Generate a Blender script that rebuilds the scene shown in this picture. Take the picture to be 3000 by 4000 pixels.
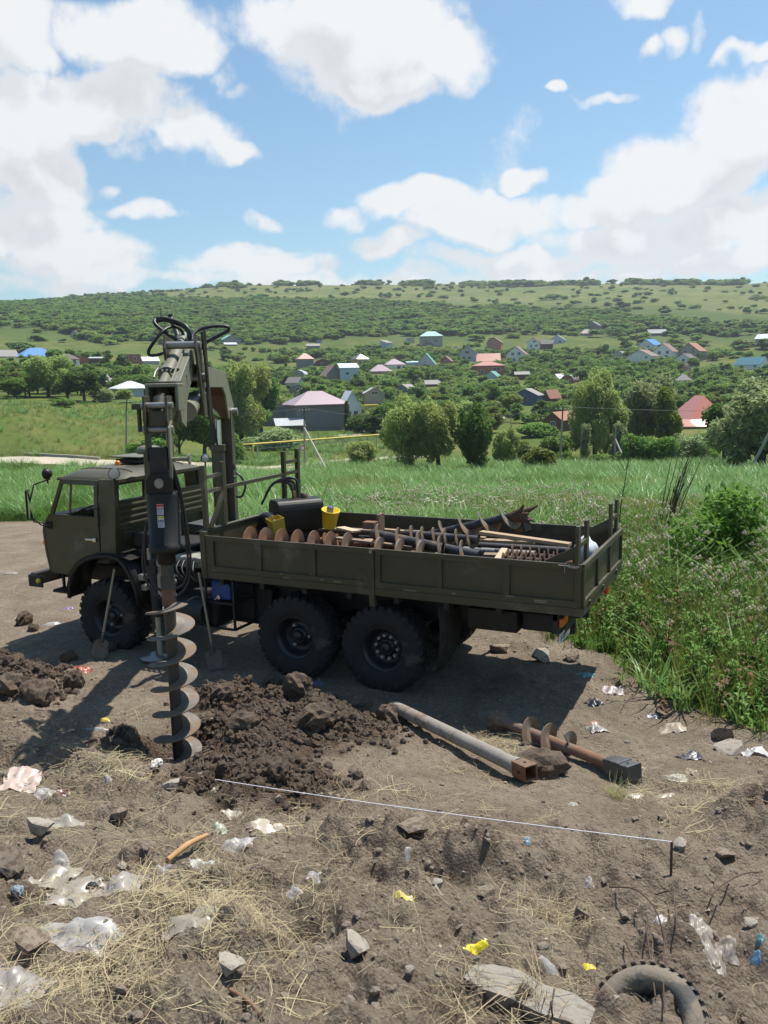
import bpy, bmesh, math, random, re
import numpy as np
from mathutils import Vector, Matrix
for _o in list(bpy.data.objects): bpy.data.objects.remove(_o)
SC = bpy.context.scene
COL = SC.collection
random.seed(7); RNG = np.random.default_rng(11)

# ------------------------------------------------------------------ camera
FPX = 3235.0                                     # focal length in pixels of the 3000x4000 photograph
CAM = np.array([9.21, -9.14, 3.992]); YAW, PITCH, ROLL = math.radians(-25.874), math.radians(-9.077), math.radians(-1.144)
def _basis():
    cy, sy, cp, sp = math.cos(YAW), math.sin(YAW), math.cos(PITCH), math.sin(PITCH)
    f = np.array([sy*cp, cy*cp, sp]); r = np.array([cy, -sy, 0.0]); u = np.cross(r, f)
    cr, sr = math.cos(ROLL), math.sin(ROLL)
    return cr*r+sr*u, -sr*r+cr*u, f
CR, CU, CF = _basis()
cam = bpy.data.objects.new('camera', bpy.data.cameras.new('camera')); COL.objects.link(cam)
cam.data.sensor_fit = 'VERTICAL'; cam.data.sensor_height = 24.0; cam.data.lens = FPX/4000*24.0
cam.data.clip_start = 0.1; cam.data.clip_end = 6000
cam.matrix_world = Matrix(((CR[0], CU[0], -CF[0], CAM[0]), (CR[1], CU[1], -CF[1], CAM[1]), (CR[2], CU[2], -CF[2], CAM[2]), (0, 0, 0, 1)))
SC.camera = cam

def ray(px, py):
    v = CF + CR*(px-1500)/FPX - CU*(py-2000)/FPX
    return v
def on_plane(px, py, ax, val):
    v = ray(px, py); t = (val-CAM[ax])/v[ax]
    return CAM+t*v

# ------------------------------------------------------------------ sun, sky, exposure
SUN = np.array([0.16, 0.41, 1.0]); SUN /= np.linalg.norm(SUN)
SUN_EL = math.asin(SUN[2]); SUN_AZ = math.atan2(SUN[0], SUN[1])
sun = bpy.data.objects.new('sun', bpy.data.lights.new('sun', 'SUN')); COL.objects.link(sun)
sun.data.energy = 5.0; sun.data.angle = math.radians(0.53); sun.data.color = (1.0, 0.955, 0.88)
sun.rotation_euler = Vector(SUN).to_track_quat('Z', 'Y').to_euler(); sun.location = (0, 0, 60)
SC.view_settings.view_transform = 'Standard'; SC.view_settings.look = 'None'
SC.view_settings.gamma = 1.0; SC.view_settings.use_curve_mapping = False
SC.view_settings.exposure = 0.38

world = bpy.data.worlds.new('World'); SC.world = world; world.use_nodes = True
wt = world.node_tree; wt.nodes.clear()
def N(t, typ, **kw):
    n = t.nodes.new(typ)
    for k, v in kw.items(): setattr(n, k, v)
    return n
def math_node(t, op, a, b=None, clamp=False):
    n = N(t, 'ShaderNodeMath', operation=op, use_clamp=clamp)
    for i, s in enumerate((a, b)):
        if s is None: continue
        if isinstance(s, (int, float)): n.inputs[i].default_value = s
        else: t.links.new(s, n.inputs[i])
    return n.outputs[0]
# clouds: (azimuth, elevation) ellipses of the cumulus masses, broken up by noise
CLOUDS = [(580,150,300,150,1.0),(330,90,160,100,.8),(30,110,170,150,1.0),(430,400,300,120,1.0),(720,520,260,95,.9),(900,570,150,40,.8),(60,480,190,190,1.0),(120,700,210,180,1.0),(130,900,300,120,.8),(330,1010,330,110,.9),
 (890,320,60,95,.55),(930,370,70,50,.5),(1380,120,430,250,1.2),(1180,60,330,170,1.0),(1750,220,190,130,1.0),(1450,330,260,80,.9),(590,815,130,42,.75),(2900,480,230,190,1.1),(2700,620,270,150,1.0),(2450,760,260,100,.9),
 (1640,790,290,80,1.0),(1900,860,330,100,1.0),(2060,690,95,55,.8),(2250,800,150,70,.8),(2500,930,430,120,.9),(2860,860,260,140,1.0),(1300,860,110,50,.55),(950,1050,300,65,.8),(1500,960,230,55,.65),(2510,20,120,50,.7),
 (2660,130,70,35,.5),(2550,170,45,30,.5),(2790,120,40,50,.45),(2150,350,50,24,.6),(2410,355,140,30,.45),(2920,195,70,32,.6),(480,705,60,30,.4),(1020,850,90,40,.4),(2850,1010,420,90,.9),(2000,1020,420,60,.75),(1000,1000,150,40,.5),(700,1110,1200,45,.45),(2200,1080,1200,50,.5)]
def cloud_group(dw, df, big_on):
    g = bpy.data.node_groups.new('cloud_density', 'ShaderNodeTree')
    g.interface.new_socket('Dir', in_out='INPUT', socket_type='NodeSocketVector')
    g.interface.new_socket('D', in_out='OUTPUT', socket_type='NodeSocketFloat')
    gi, go = N(g, 'NodeGroupInput'), N(g, 'NodeGroupOutput')
    sep = N(g, 'ShaderNodeSeparateXYZ'); g.links.new(gi.outputs[0], sep.inputs[0])
    az = math_node(g, 'ARCTAN2', sep.outputs[0], sep.outputs[1]); el = math_node(g, 'ARCSINE', sep.outputs[2])
    comb = N(g, 'ShaderNodeCombineXYZ'); g.links.new(az, comb.inputs[0]); g.links.new(el, comb.inputs[1])
    w = N(g, 'ShaderNodeTexNoise', noise_dimensions='3D'); w.inputs['Scale'].default_value = 10.0; w.inputs['Detail'].default_value = dw; w.inputs['Roughness'].default_value = .55
    g.links.new(gi.outputs[0], w.inputs['Vector'])
    wv = N(g, 'ShaderNodeVectorMath', operation='MULTIPLY_ADD'); g.links.new(w.outputs['Color'], wv.inputs[0])
    wv.inputs[1].default_value = (.11, .09, 0); g.links.new(comb.outputs[0], wv.inputs[2])
    off = N(g, 'ShaderNodeVectorMath', operation='SUBTRACT'); g.links.new(wv.outputs[0], off.inputs[0]); off.inputs[1].default_value = (.055, .045, 0)
    uv = off.outputs[0]
    best = None
    for (cx, cy, rx, ry, wgt) in CLOUDS:
        d = ray(cx, cy); d = d/np.linalg.norm(d)
        s = N(g, 'ShaderNodeVectorMath', operation='SUBTRACT'); g.links.new(uv, s.inputs[0]); s.inputs[1].default_value = (math.atan2(d[0], d[1]), math.asin(d[2]), 0)
        m = N(g, 'ShaderNodeVectorMath', operation='MULTIPLY'); g.links.new(s.outputs[0], m.inputs[0]); m.inputs[1].default_value = (FPX/(rx*.97), FPX/(ry*.95), 0)
        q = N(g, 'ShaderNodeVectorMath', operation='DOT_PRODUCT'); g.links.new(m.outputs[0], q.inputs[0]); g.links.new(m.outputs[0], q.inputs[1])
        k = math_node(g, 'MULTIPLY_ADD', q.outputs['Value'], -.5*wgt); k.node.inputs[2].default_value = .5*wgt
        best = k if best is None else math_node(g, 'MAXIMUM', best, k)
    big = N(g, 'ShaderNodeTexNoise'); big.inputs['Scale'].default_value = 2.6; big.inputs['Detail'].default_value = 1
    g.links.new(gi.outputs[0], big.inputs['Vector'])
    bg = math_node(g, 'MULTIPLY_ADD', big.outputs['Fac'], 3.0); bg.node.inputs[2].default_value = -2.25
    best = math_node(g, 'MAXIMUM', best, math_node(g, 'MAXIMUM', bg, -.55))
    f = N(g, 'ShaderNodeTexNoise'); f.inputs['Scale'].default_value = 12.0; f.inputs['Detail'].default_value = df; f.inputs['Roughness'].default_value = .66
    g.links.new(gi.outputs[0], f.inputs['Vector'])
    fd = math_node(g, 'MULTIPLY_ADD', f.outputs['Fac'], 1.15); fd.node.inputs[2].default_value = -.62
    g.links.new(math_node(g, 'ADD', best, fd), go.inputs[0])
    return g
CG = cloud_group(3.0, 7.0, True); CG2 = cloud_group(1.0, 2.0, False)
geo = N(wt, 'ShaderNodeTexCoord'); dirv = geo.outputs['Generated']
sky = N(wt, 'ShaderNodeTexSky', sky_type='NISHITA', sun_disc=False); sky.sun_elevation = SUN_EL; sky.sun_rotation = SUN_AZ
sky.altitude = 300; sky.air_density = 1.15; sky.dust_density = 1.0; sky.ozone_density = 1.4
d1 = N(wt, 'ShaderNodeGroup', node_tree=CG); wt.links.new(dirv, d1.inputs[0])
upv = N(wt, 'ShaderNodeVectorMath', operation='ADD'); wt.links.new(dirv, upv.inputs[0]); upv.inputs[1].default_value = (.012, .02, .055)
upn = N(wt, 'ShaderNodeVectorMath', operation='NORMALIZE'); wt.links.new(upv.outputs[0], upn.inputs[0])
d2 = N(wt, 'ShaderNodeGroup', node_tree=CG2); wt.links.new(upn.outputs[0], d2.inputs[0])
def mapr(t, v, a, b, c, d, interp='SMOOTHSTEP'):
    m = N(t, 'ShaderNodeMapRange', interpolation_type=interp)
    t.links.new(v, m.inputs['Value'])
    for k, x in zip(('From Min', 'From Max', 'To Min', 'To Max'), (a, b, c, d)): m.inputs[k].default_value = x
    return m.outputs['Result']
cover = mapr(wt, d1.outputs[0], -.13, .24, 0, 1)
diff = math_node(wt, 'SUBTRACT', d1.outputs[0], d2.outputs[0])
lit = mapr(wt, diff, -.30, .16, .0, 1)
thin = mapr(wt, d1.outputs[0], .05, .75, 1, 0)
lit2 = math_node(wt, 'MAXIMUM', lit, math_node(wt, 'MULTIPLY', thin, .62))
cc = N(wt, 'ShaderNodeMix', data_type='RGBA'); wt.links.new(lit2, cc.inputs[0])
cc.inputs[6].default_value = (5.1, 5.2, 5.4, 1); cc.inputs[7].default_value = (7.2, 7.2, 7.15, 1)
mixs = N(wt, 'ShaderNodeMix', data_type='RGBA'); wt.links.new(math_node(wt, 'MULTIPLY', cover, .95), mixs.inputs[0])
skyg = N(wt, 'ShaderNodeMix', data_type='RGBA', blend_type='MULTIPLY'); skyg.inputs[0].default_value = 1.0
wt.links.new(sky.outputs[0], skyg.inputs[6]); skyg.inputs[7].default_value = (.84, 1.03, 1.06, 1)
wt.links.new(skyg.outputs[2], mixs.inputs[6]); wt.links.new(cc.outputs[2], mixs.inputs[7])
bgn = N(wt, 'ShaderNodeBackground'); bgn.inputs['Strength'].default_value = 0.1
wt.links.new(mixs.outputs[2], bgn.inputs['Color'])
wo = N(wt, 'ShaderNodeOutputWorld'); wt.links.new(bgn.outputs[0], wo.inputs[0])
world.cycles.sampling_method = 'MANUAL'; world.cycles.sample_map_resolution = 512
SC.cycles.use_adaptive_sampling = True; SC.cycles.adaptive_threshold = .02
SC.cycles.max_bounces = 6; SC.cycles.diffuse_bounces = 3; SC.cycles.glossy_bounces = 3; SC.cycles.transmission_bounces = 4; SC.cycles.transparent_max_bounces = 8
SC.cycles.caustics_reflective = False; SC.cycles.caustics_refractive = False
# ------------------------------------------------------------------ helpers
def lin(c):
    if isinstance(c, str):
        c = c.lstrip('#'); c = [int(c[i:i+2], 16)/255 for i in (0, 2, 4)]
        return tuple(x/12.92 if x <= .04045 else ((x+.055)/1.055)**2.4 for x in c)
    return tuple(c)
MATS = {}
def mat(name, col, rough=.6, var=.25, scale=8.0, metal=0.0, bump=0.0, bscale=None, col2=None, thr=None, detail=5, spec=.5, sheen=0, obj_var=0.0, trans=0.0, coord='Object', stretch=None):
    """principled material; col varied by noise (value by var, or towards col2 where noise passes thr)"""
    if name in MATS: return MATS[name]
    m = bpy.data.materials.new(name); m.use_nodes = True; t = m.node_tree; b = t.nodes['Principled BSDF']
    c = lin(col); b.inputs['Roughness'].default_value = rough; b.inputs['Metallic'].default_value = metal; b.inputs['Specular IOR Level'].default_value = spec
    tc = N(t, 'ShaderNodeTexCoord'); src = tc.outputs[coord]
    if stretch:
        mp = N(t, 'ShaderNodeMapping'); mp.inputs['Scale'].default_value = stretch; t.links.new(src, mp.inputs[0]); src = mp.outputs[0]
    no = N(t, 'ShaderNodeTexNoise'); no.inputs['Scale'].default_value = scale; no.inputs['Detail'].default_value = detail; no.inputs['Roughness'].default_value = .6
    t.links.new(src, no.inputs['Vector'])
    hs = N(t, 'ShaderNodeHueSaturation'); hs.inputs['Color'].default_value = (*c, 1)
    v = math_node(t, 'MULTIPLY_ADD', no.outputs['Fac'], 2*var); v.node.inputs[2].default_value = 1-var
    if obj_var:
        oi = N(t, 'ShaderNodeObjectInfo'); v2 = math_node(t, 'MULTIPLY_ADD', oi.outputs['Random'], 2*obj_var); v2.node.inputs[2].default_value = 1-obj_var
        v = math_node(t, 'MULTIPLY', v, v2)
        hh = math_node(t, 'MULTIPLY_ADD', oi.outputs['Random'], .05*min(1, obj_var*3)); hh.node.inputs[2].default_value = .5-.025*min(1, obj_var*3)
        t.links.new(hh, hs.inputs['Hue'])
    t.links.new(v, hs.inputs['Value'])
    out = hs.outputs[0]
    if col2 is not None:
        n2 = N(t, 'ShaderNodeTexNoise'); n2.inputs['Scale'].default_value = scale*.45; n2.inputs['Detail'].default_value = 8; n2.inputs['Roughness'].default_value = .7
        t.links.new(src, n2.inputs['Vector'])
        th = .55 if thr is None else thr
        fac = mapr(t, n2.outputs['Fac'], th-.05, th+.07, 0, 1)
        mx = N(t, 'ShaderNodeMix', data_type='RGBA'); t.links.new(fac, mx.inputs[0]); t.links.new(out, mx.inputs[6]); mx.inputs[7].default_value = (*lin(col2), 1)
        out = mx.outputs[2]
        rr = mapr(t, n2.outputs['Fac'], th-.05, th+.07, rough, min(1, rough+.25)); t.links.new(rr, b.inputs['Roughness'])
    t.links.new(out, b.inputs['Base Color'])
    if bump:
        bn = N(t, 'ShaderNodeTexNoise'); bn.inputs['Scale'].default_value = bscale or scale*3; bn.inputs['Detail'].default_value = 6
        t.links.new(src, bn.inputs['Vector'])
        bp = N(t, 'ShaderNodeBump'); bp.inputs['Strength'].default_value = min(1, bump); bp.inputs['Distance'].default_value = .02*max(1, bump)
        t.links.new(bn.outputs['Fac'], bp.inputs['Height']); t.links.new(bp.outputs[0], b.inputs['Normal'])
    if trans:
        tr = N(t, 'ShaderNodeBsdfTranslucent'); t.links.new(out, tr.inputs['Color'])
        ms = N(t, 'ShaderNodeMixShader'); ms.inputs[0].default_value = trans
        t.links.new(b.outputs[0], ms.inputs[1]); t.links.new(tr.outputs[0], ms.inputs[2])
        t.links.new(ms.outputs[0], t.nodes['Material Output'].inputs['Surface'])
    MATS[name] = m
    return m
def link(name, me, m=None, parent=None):
    o = bpy.data.objects.new(name, me); COL.objects.link(o)
    if m is not None and not me.materials: me.materials.append(m)
    if parent is not None: o.parent = parent
    return o
def np_mesh(name, V, F, smooth=False):
    """V (n,3) array, F (m,k) int array of k-gons"""
    V = np.asarray(V, np.float32); F = np.asarray(F, np.int32)
    me = bpy.data.meshes.new(name); n, k = F.shape
    me.vertices.add(len(V)); me.vertices.foreach_set('co', V.ravel())
    me.loops.add(n*k); me.loops.foreach_set('vertex_index', F.ravel())
    me.polygons.add(n); me.polygons.foreach_set('loop_start', np.arange(0, n*k, k, dtype=np.int32))
    try: me.polygons.foreach_set('loop_total', np.full(n, k, np.int32))
    except Exception: pass
    if smooth: me.polygons.foreach_set('use_smooth', np.ones(n, bool))
    me.update(calc_edges=True)
    return me
def tag(o, label, cat, group=None):
    o['label'] = label; o['category'] = cat
    if group: o['group'] = group
    return o
def thing(name, label, cat, loc=(0, 0, 0), rz=0.0, group=None):
    o = bpy.data.objects.new(name, None); COL.objects.link(o); o.empty_display_size = .1
    o.location = loc; o.rotation_euler = (0, 0, rz)
    return tag(o, label, cat, group)
def struct(o): o['kind'] = 'structure'; return o
def copy_tree(o, parent=None):
    c = o.copy(); COL.objects.link(c); c.parent = parent
    for ch in [k for k in o.children]: copy_tree(ch, c)
    return c
class MB:
    """collects shapes into one mesh"""
    def __init__(s): s.v = []; s.f = []; s.sm = []
    def add(s, V, F, smooth=False):
        b = len(s.v); s.v += [tuple(map(float, p)) for p in V]
        for f in F: s.f.append([b+i for i in f]); s.sm.append(smooth)
        return s
    def box(s, a, b, bev=0.0):
        x0, y0, z0 = (min(a[i], b[i]) for i in range(3)); x1, y1, z1 = (max(a[i], b[i]) for i in range(3))
        if bev <= 0:
            V = [(x0,y0,z0),(x1,y0,z0),(x1,y1,z0),(x0,y1,z0),(x0,y0,z1),(x1,y0,z1),(x1,y1,z1),(x0,y1,z1)]
            return s.add(V, [(3,2,1,0),(4,5,6,7),(0,1,5,4),(1,2,6,5),(2,3,7,6),(3,0,4,7)])
        bm = bmesh.new(); r = bmesh.ops.create_cube(bm, size=1)
        for v in bm.verts: v.co = ((x0+x1)/2+v.co.x*(x1-x0), (y0+y1)/2+v.co.y*(y1-y0), (z0+z1)/2+v.co.z*(z1-z0))
        bmesh.ops.bevel(bm, geom=bm.edges[:], offset=bev, segments=2, affect='EDGES', profile=.5)
        return s.bm(bm)
    def bm(s, bm, M=None, smooth=False):
        bm.verts.index_update(); V = [(M @ v.co if M else v.co.copy()) for v in bm.verts]
        s.add(V, [[v.index for v in f.verts] for f in bm.faces], smooth); bm.free(); return s
    def bar(s, p, q, w, h, up=(0, 0, 1)):
        """rectangular bar from p to q, w wide (sideways), h high"""
        p, q = Vector(p), Vector(q); d = (q-p).normalized(); u = Vector(up)
        if abs(d.dot(u)) > .98: u = Vector((1, 0, 0))
        r = d.cross(u).normalized(); u = r.cross(d).normalized()
        V = [e + r*a*w/2 + u*b*h/2 for e in (p, q) for a, b in ((-1,-1),(1,-1),(1,1),(-1,1))]
        return s.add(V, [(3,2,1,0),(4,5,6,7),(0,1,5,4),(1,2,6,5),(2,3,7,6),(3,0,4,7)])
    def tube(s, pts, r, n=10, cap=True, smooth=True):
        """tube through pts; r number or list"""
        P = [Vector(p) for p in pts]; R = r if isinstance(r, (list, tuple)) else [r]*len(P)
        V = []; F = []; ref = None
        for i, p in enumerate(P):
            d = (P[min(i+1, len(P)-1)]-P[max(i-1, 0)]).normalized()
            if ref is None: ref = Vector((0, 0, 1)) if abs(d.z) < .9 else Vector((1, 0, 0))
            a = d.cross(ref).normalized(); ref = a.cross(d).normalized()
            for k in range(n):
                t = 2*math.pi*k/n; V.append(p+(a*math.cos(t)+ref*math.sin(t))*R[i])
        for i in range(len(P)-1):
            for k in range(n): F.append((i*n+k, i*n+(k+1) % n, (i+1)*n+(k+1) % n, (i+1)*n+k))
        s.add(V, F, smooth)
        if cap: s.add(V[:n], [list(range(n))[::-1]]); s.add(V[-n:], [list(range(n))])
        return s
    def lathe(s, prof, n=32, M=None, smooth=True, close=False):
        """prof [(r,z)] about z, then matrix M"""
        V = []; F = []
        for r, z in prof:
            for k in range(n):
                t = 2*math.pi*k/n; p = Vector((r*math.cos(t), r*math.sin(t), z)); V.append(M @ p if M else p)
        m = len(prof)
        for i in range(m-1 if not close else m):
            j = (i+1) % m
            for k in range(n): F.append((i*n+k, i*n+(k+1) % n, j*n+(k+1) % n, j*n+k))
        return s.add(V, F, smooth)
    def prism(s, poly, a, b, ax=1):
        """poly 2-D outline extruded along axis ax from a to b"""
        def P(u, v, w): return {0: (w, u, v), 1: (u, w, v), 2: (u, v, w)}[ax]
        n = len(poly); V = [P(u, v, a) for u, v in poly]+[P(u, v, b) for u, v in poly]
        F = [list(range(n))[::-1], list(range(n, 2*n))]+[(i, (i+1) % n, n+(i+1) % n, n+i) for i in range(n)]
        return s.add(V, F)
    def xf(s, M): s.v = [tuple(M @ Vector(p)) for p in s.v]; return s
    def build(s, name, m, parent=None, bevel=0.0):
        me = bpy.data.meshes.new(name); me.from_pydata(s.v, [], s.f); me.polygons.foreach_set('use_smooth', s.sm)
        me.validate(); bm = bmesh.new(); bm.from_mesh(me); bmesh.ops.recalc_face_normals(bm, faces=bm.faces[:]); bm.to_mesh(me); bm.free(); me.update()
        o = link(name, me, m, parent)
        if bevel:
            md = o.modifiers.new('bevel', 'BEVEL'); md.width = bevel; md.segments = 2; md.limit_method = 'ANGLE'; md.angle_limit = math.radians(40)
        return o
def curve_pts(ctrl, n=8):
    """Catmull-Rom through control points"""
    P = [np.array(c, float) for c in ctrl]; P = [2*P[0]-P[1]]+P+[2*P[-1]-P[-2]]; out = []
    for i in range(1, len(P)-2):
        a, b, c, d = P[i-1:i+3]
        for k in range(n):
            t = k/n; out.append(.5*((2*b)+(c-a)*t+(2*a-5*b+4*c-d)*t*t+(-a+3*b-3*c+d)*t**3))
    out.append(P[-2]); return [tuple(p) for p in out]
# ---- value noise in numpy
def _hash(ix, iy, s):
    h = (ix.astype(np.int64)*374761393+iy.astype(np.int64)*668265263+s*974634777) & 0xffffffff
    h = ((h ^ (h >> 13))*1274126177) & 0xffffffff
    return ((h ^ (h >> 16)) & 0xffff)/65535.0
def vnoise(x, y, s=0):
    x = np.asarray(x, float); y = np.asarray(y, float)
    ix, iy = np.floor(x), np.floor(y); fx, fy = x-ix, y-iy; fx = fx*fx*(3-2*fx); fy = fy*fy*(3-2*fy)
    ix = ix.astype(np.int64); iy = iy.astype(np.int64)
    a, b, c, d = _hash(ix, iy, s), _hash(ix+1, iy, s), _hash(ix, iy+1, s), _hash(ix+1, iy+1, s)
    return (a*(1-fx)+b*fx)*(1-fy)+(c*(1-fx)+d*fx)*fy
def fbm(x, y, o=4, s=0, g=.5, billow=False):
    v = 0; a = 1; t = 0
    for i in range(o):
        n = vnoise(x*2**i+i*17.3, y*2**i-i*9.1, s+i)
        if billow: n = 1-np.abs(2*n-1)
        v = v+a*n; t += a; a *= g
    return v/t
def sstep(a, b, x):
    t = np.clip((x-a)/(b-a), 0, 1); return t*t*(3-2*t)
# ------------------------------------------------------------------ terrain
COLS = {  # photo column -> (distance, photo row (>900) or height)
 -900: [(30,-.8),(60,-3),(95,-5),(104,1800),(112,1776),(128,1560),(150,1520),(180,1500),(230,1460),(330,1400),(420,1360),(520,1320),(640,1285),(800,1255),(1000,1236),(1200,1228),(1300,1226)],
 0:    [(30,-.8),(60,-3),(95,-5),(104,1793),(112,1772),(128,1615),(150,1588),(180,1560),(230,1500),(330,1422),(420,1388),(520,1330),(640,1270),(800,1225),(1000,1200),(1200,1190),(1300,1186)],
 500:  [(30,-.8),(60,-3),(95,-5.3),(104,1790),(112,1774),(135,1700),(160,1612),(180,1560),(230,1515),(330,1435),(420,1390),(520,1330),(640,1270),(800,1215),(1000,1175),(1200,1156),(1300,1150)],
 1000: [(30,-.9),(60,-3.2),(90,-5.5),(104,1830),(115,1800),(135,1758),(160,1718),(190,1675),(230,1610),(300,1535),(350,1490),(400,1450),(450,1410),(500,1375),(600,1310),(750,1235),(900,1180),(1050,1145),(1200,1120),(1300,1113)],
 1500: [(30,-1),(60,-3.4),(90,-5.8),(104,1826),(120,1795),(140,1752),(180,1685),(230,1605),(300,1535),(350,1490),(400,1450),(450,1410),(500,1375),(600,1310),(750,1235),(900,1180),(1050,1145),(1200,1118),(1300,1108)],
 2200: [(30,-1.1),(60,-3.4),(90,-5.6),(104,1808),(120,1778),(140,1738),(180,1672),(230,1600),(300,1530),(350,1488),(400,1450),(450,1412),(500,1378),(600,1312),(750,1237),(900,1182),(1050,1147),(1200,1122),(1300,1110)],
 3000: [(30,-1.1),(60,-3.2),(90,-5.2),(104,1806),(120,1770),(140,1728),(180,1660),(230,1590),(300,1525),(350,1488),(400,1452),(450,1416),(500,1382),(600,1314),(750,1238),(900,1182),(1050,1145),(1200,1118),(1300,1106)],
 3900: [(30,-1),(60,-3.1),(90,-5.1),(104,1790),(120,1755),(140,1715),(180,1650),(230,1580),(300,1515),(350,1480),(400,1446),(450,1410),(500,1378),(600,1310),(750,1234),(900,1180),(1050,1142),(1200,1114),(1300,1102)]}
LD = np.linspace(math.log(20), math.log(3000), 500)
def _table():
    az = []; zz = []
    for px, pts in COLS.items():
        r0 = ray(px, 1480); az.append(math.atan2(r0[0], r0[1])); D = []; Z = []
        for d, v in pts:
            if v > 900: r = ray(px, v); v = CAM[2]+d*r[2]/math.hypot(r[0], r[1])
            D.append(math.log(d)); Z.append(v)
        D.append(math.log(1500)); Z.append(Z[-1]-2); D.append(math.log(3000)); Z.append(Z[-1]-150)
        z = np.interp(LD, D, Z); k = np.exp(-np.linspace(-2, 2, 13)**2); k /= k.sum()
        z = np.convolve(np.pad(z, 6, mode='edge'), k, 'valid'); zz.append(z)
    return np.array(az), np.array(zz)
TAZ, TZ = _table()
FEAT = []      # local mounds and pits: (x, y, rx, ry, height, rotation)
def ground_far(d, az):
    ld = np.log(np.clip(d, 20, 2999)); i = np.clip((ld-LD[0])/(LD[1]-LD[0]), 0, len(LD)-1.001); i0 = i.astype(int); f = i-i0
    a = np.clip(az, TAZ[0], TAZ[-1]-1e-6); j = np.clip(np.searchsorted(TAZ, a, side='right')-1, 0, len(TAZ)-2)
    g = (a-TAZ[j])/(TAZ[j+1]-TAZ[j]); g = g*g*(3-2*g)
    z0 = TZ[j, i0]*(1-f)+TZ[j, i0+1]*f; z1 = TZ[j+1, i0]*(1-f)+TZ[j+1, i0+1]*f
    return z0*(1-g)+z1*g
def ground_near(x, y):
    w = -y-1.0+.25*(x-5)
    z = .16*np.log1p(np.exp(np.clip(w*2, -30, 30)))/2
    for fx, fy, rx, ry, h, rot in FEAT:
        c, s = math.cos(rot), math.sin(rot); u = ((x-fx)*c+(y-fy)*s)/rx; v = (-(x-fx)*s+(y-fy)*c)/ry
        z = z+h*np.exp(-(u*u+v*v)**1.3)
    return z
def gz0(x, y):
    """smooth ground height"""
    x = np.asarray(x, float); y = np.asarray(y, float)
    dx, dy = x-CAM[0], y-CAM[1]; d = np.hypot(dx, dy); az = np.arctan2(dx, dy)
    back = sstep(1.2, 2.2, np.abs(az-YAW))           # behind the camera: level bank
    zf = ground_far(d, az)*(1-back)+back*np.clip(1.5+.002*d, 0, 6)
    k = sstep(17, 34, d)
    return ground_near(x, y)*(1-k)+zf*k
# bare dirt / meadow border, as points on the ground
def gp(px, py, full=False):
    """point of the ground seen at a photo pixel"""
    v = ray(px, py); n = math.hypot(v[0], v[1]); t = np.exp(np.linspace(math.log(2.0), math.log(1600), 2500))/n
    P = CAM[None]+t[:, None]*v[None]; h = (gz if full else gz0)(P[:, 0], P[:, 1]); k = np.argmax(P[:, 2] < h)
    a, b = (t[k-1], t[k]) if k else (t[0], t[0])
    for _ in range(12):
        m = (a+b)/2; p = CAM+m*v
        if p[2] < float((gz if full else gz0)(p[0:1], p[1:2])[0]): b = m
        else: a = m
    return CAM+b*v
BORDER = [(-60, 16)]+[tuple(gp(*p)[:2]) for p in ((-500,2065),(-150,2050),(60,2040),(200,2052))]+[(-1.2, 3.6), (1.2, 3.0), (5.2, 3.2)] + [tuple(gp(*p)[:2]) for p in ((2000,2480),(2120,2520),(2230,2580),(2330,2690),(2500,2790),(2700,2850),(2850,2890),(3050,2960),(3300,3080),(3800,3300))] + [(30, -8)]
def border_dist(x, y):
    """signed distance to the border: positive on the meadow side"""
    best = np.full(np.shape(x), 1e9); sg = np.ones(np.shape(x))
    for (ax, ay), (bx, by) in zip(BORDER[:-1], BORDER[1:]):
        ex, ey = bx-ax, by-ay; t = np.clip(((x-ax)*ex+(y-ay)*ey)/(ex*ex+ey*ey), 0, 1)
        qx, qy = x-ax-t*ex, y-ay-t*ey; d = np.hypot(qx, qy); c = ex*(y-ay)-ey*(x-ax)
        m = d < best-1e-9; best = np.where(m, d, best); sg = np.where(m, np.sign(c+1e-12), sg)
    return best*sg
PILES = []
def _features():
    def F(px, py, rx, ry, h, rot=0, pile=True):
        p = gp(px, py); FEAT.append((p[0], p[1], rx, ry, h, rot))
        if pile: PILES.append((p[0], p[1], rx, ry, rot))
    F(1000, 2890, .80, .65, .19, .2); F(1170, 2800, .95, .5, .20, .1); F(890, 2740, .45, .4, .13); F(1000, 3040, .7, .45, .08); F(540, 2900, .36, .30, .07, .2)
    F(1330, 2830, .5, .35, .12)
    F(40, 2660, .75, .5, .30, .3); F(150, 2720, .3, .3, .14)
    F(2990, 3230, .35, .5, .26); F(2520, 3010, .6, .35, .1, 0, False)
    F(330, 2985, .55, .16, .17, -.25); F(80, 2960, .6, .2, .14, .1)
    F(330, 2880, .5, .22, -.14, -.25, False)
    F(1020, 3560, .5, .18, -.14, 0, False); F(700, 3420, .5, .25, .10, .2); F(1750, 3420, .9, .25, -.10, .1, False); F(1750, 3300, 1.0, .3, .1, .1)
    FEAT.append((3.50, -2.62, .50, .42, -.26, -.8)); FEAT.append((3.45, -2.52, .30, .30, -.45, 0))
_features()
def rough_mask(x, y):
    """how cloddy the dirt is: 0 trampled, 1 loose"""
    m = .25+.5*sstep(-1.8, -3.6, y)
    for px, py, rx, ry, rot in PILES:
        c, s = math.cos(rot), math.sin(rot); u = ((x-px)*c+(y-py)*s)/(rx*1.25); v = (-(x-px)*s+(y-py)*c)/(ry*1.25)
        m = np.maximum(m, 1.25*np.exp(-(u*u+v*v)**2))
    m = m*(1-.85*sstep(1.6, .2, np.hypot((x-6.3)/2.2, (y+2.3)/1.2)))+.0      # trampled patch round the loose pipe
    return np.clip(m+.35*(fbm(x*.7, y*.7, 2, 31)-.5), .06, 1.4)
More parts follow.
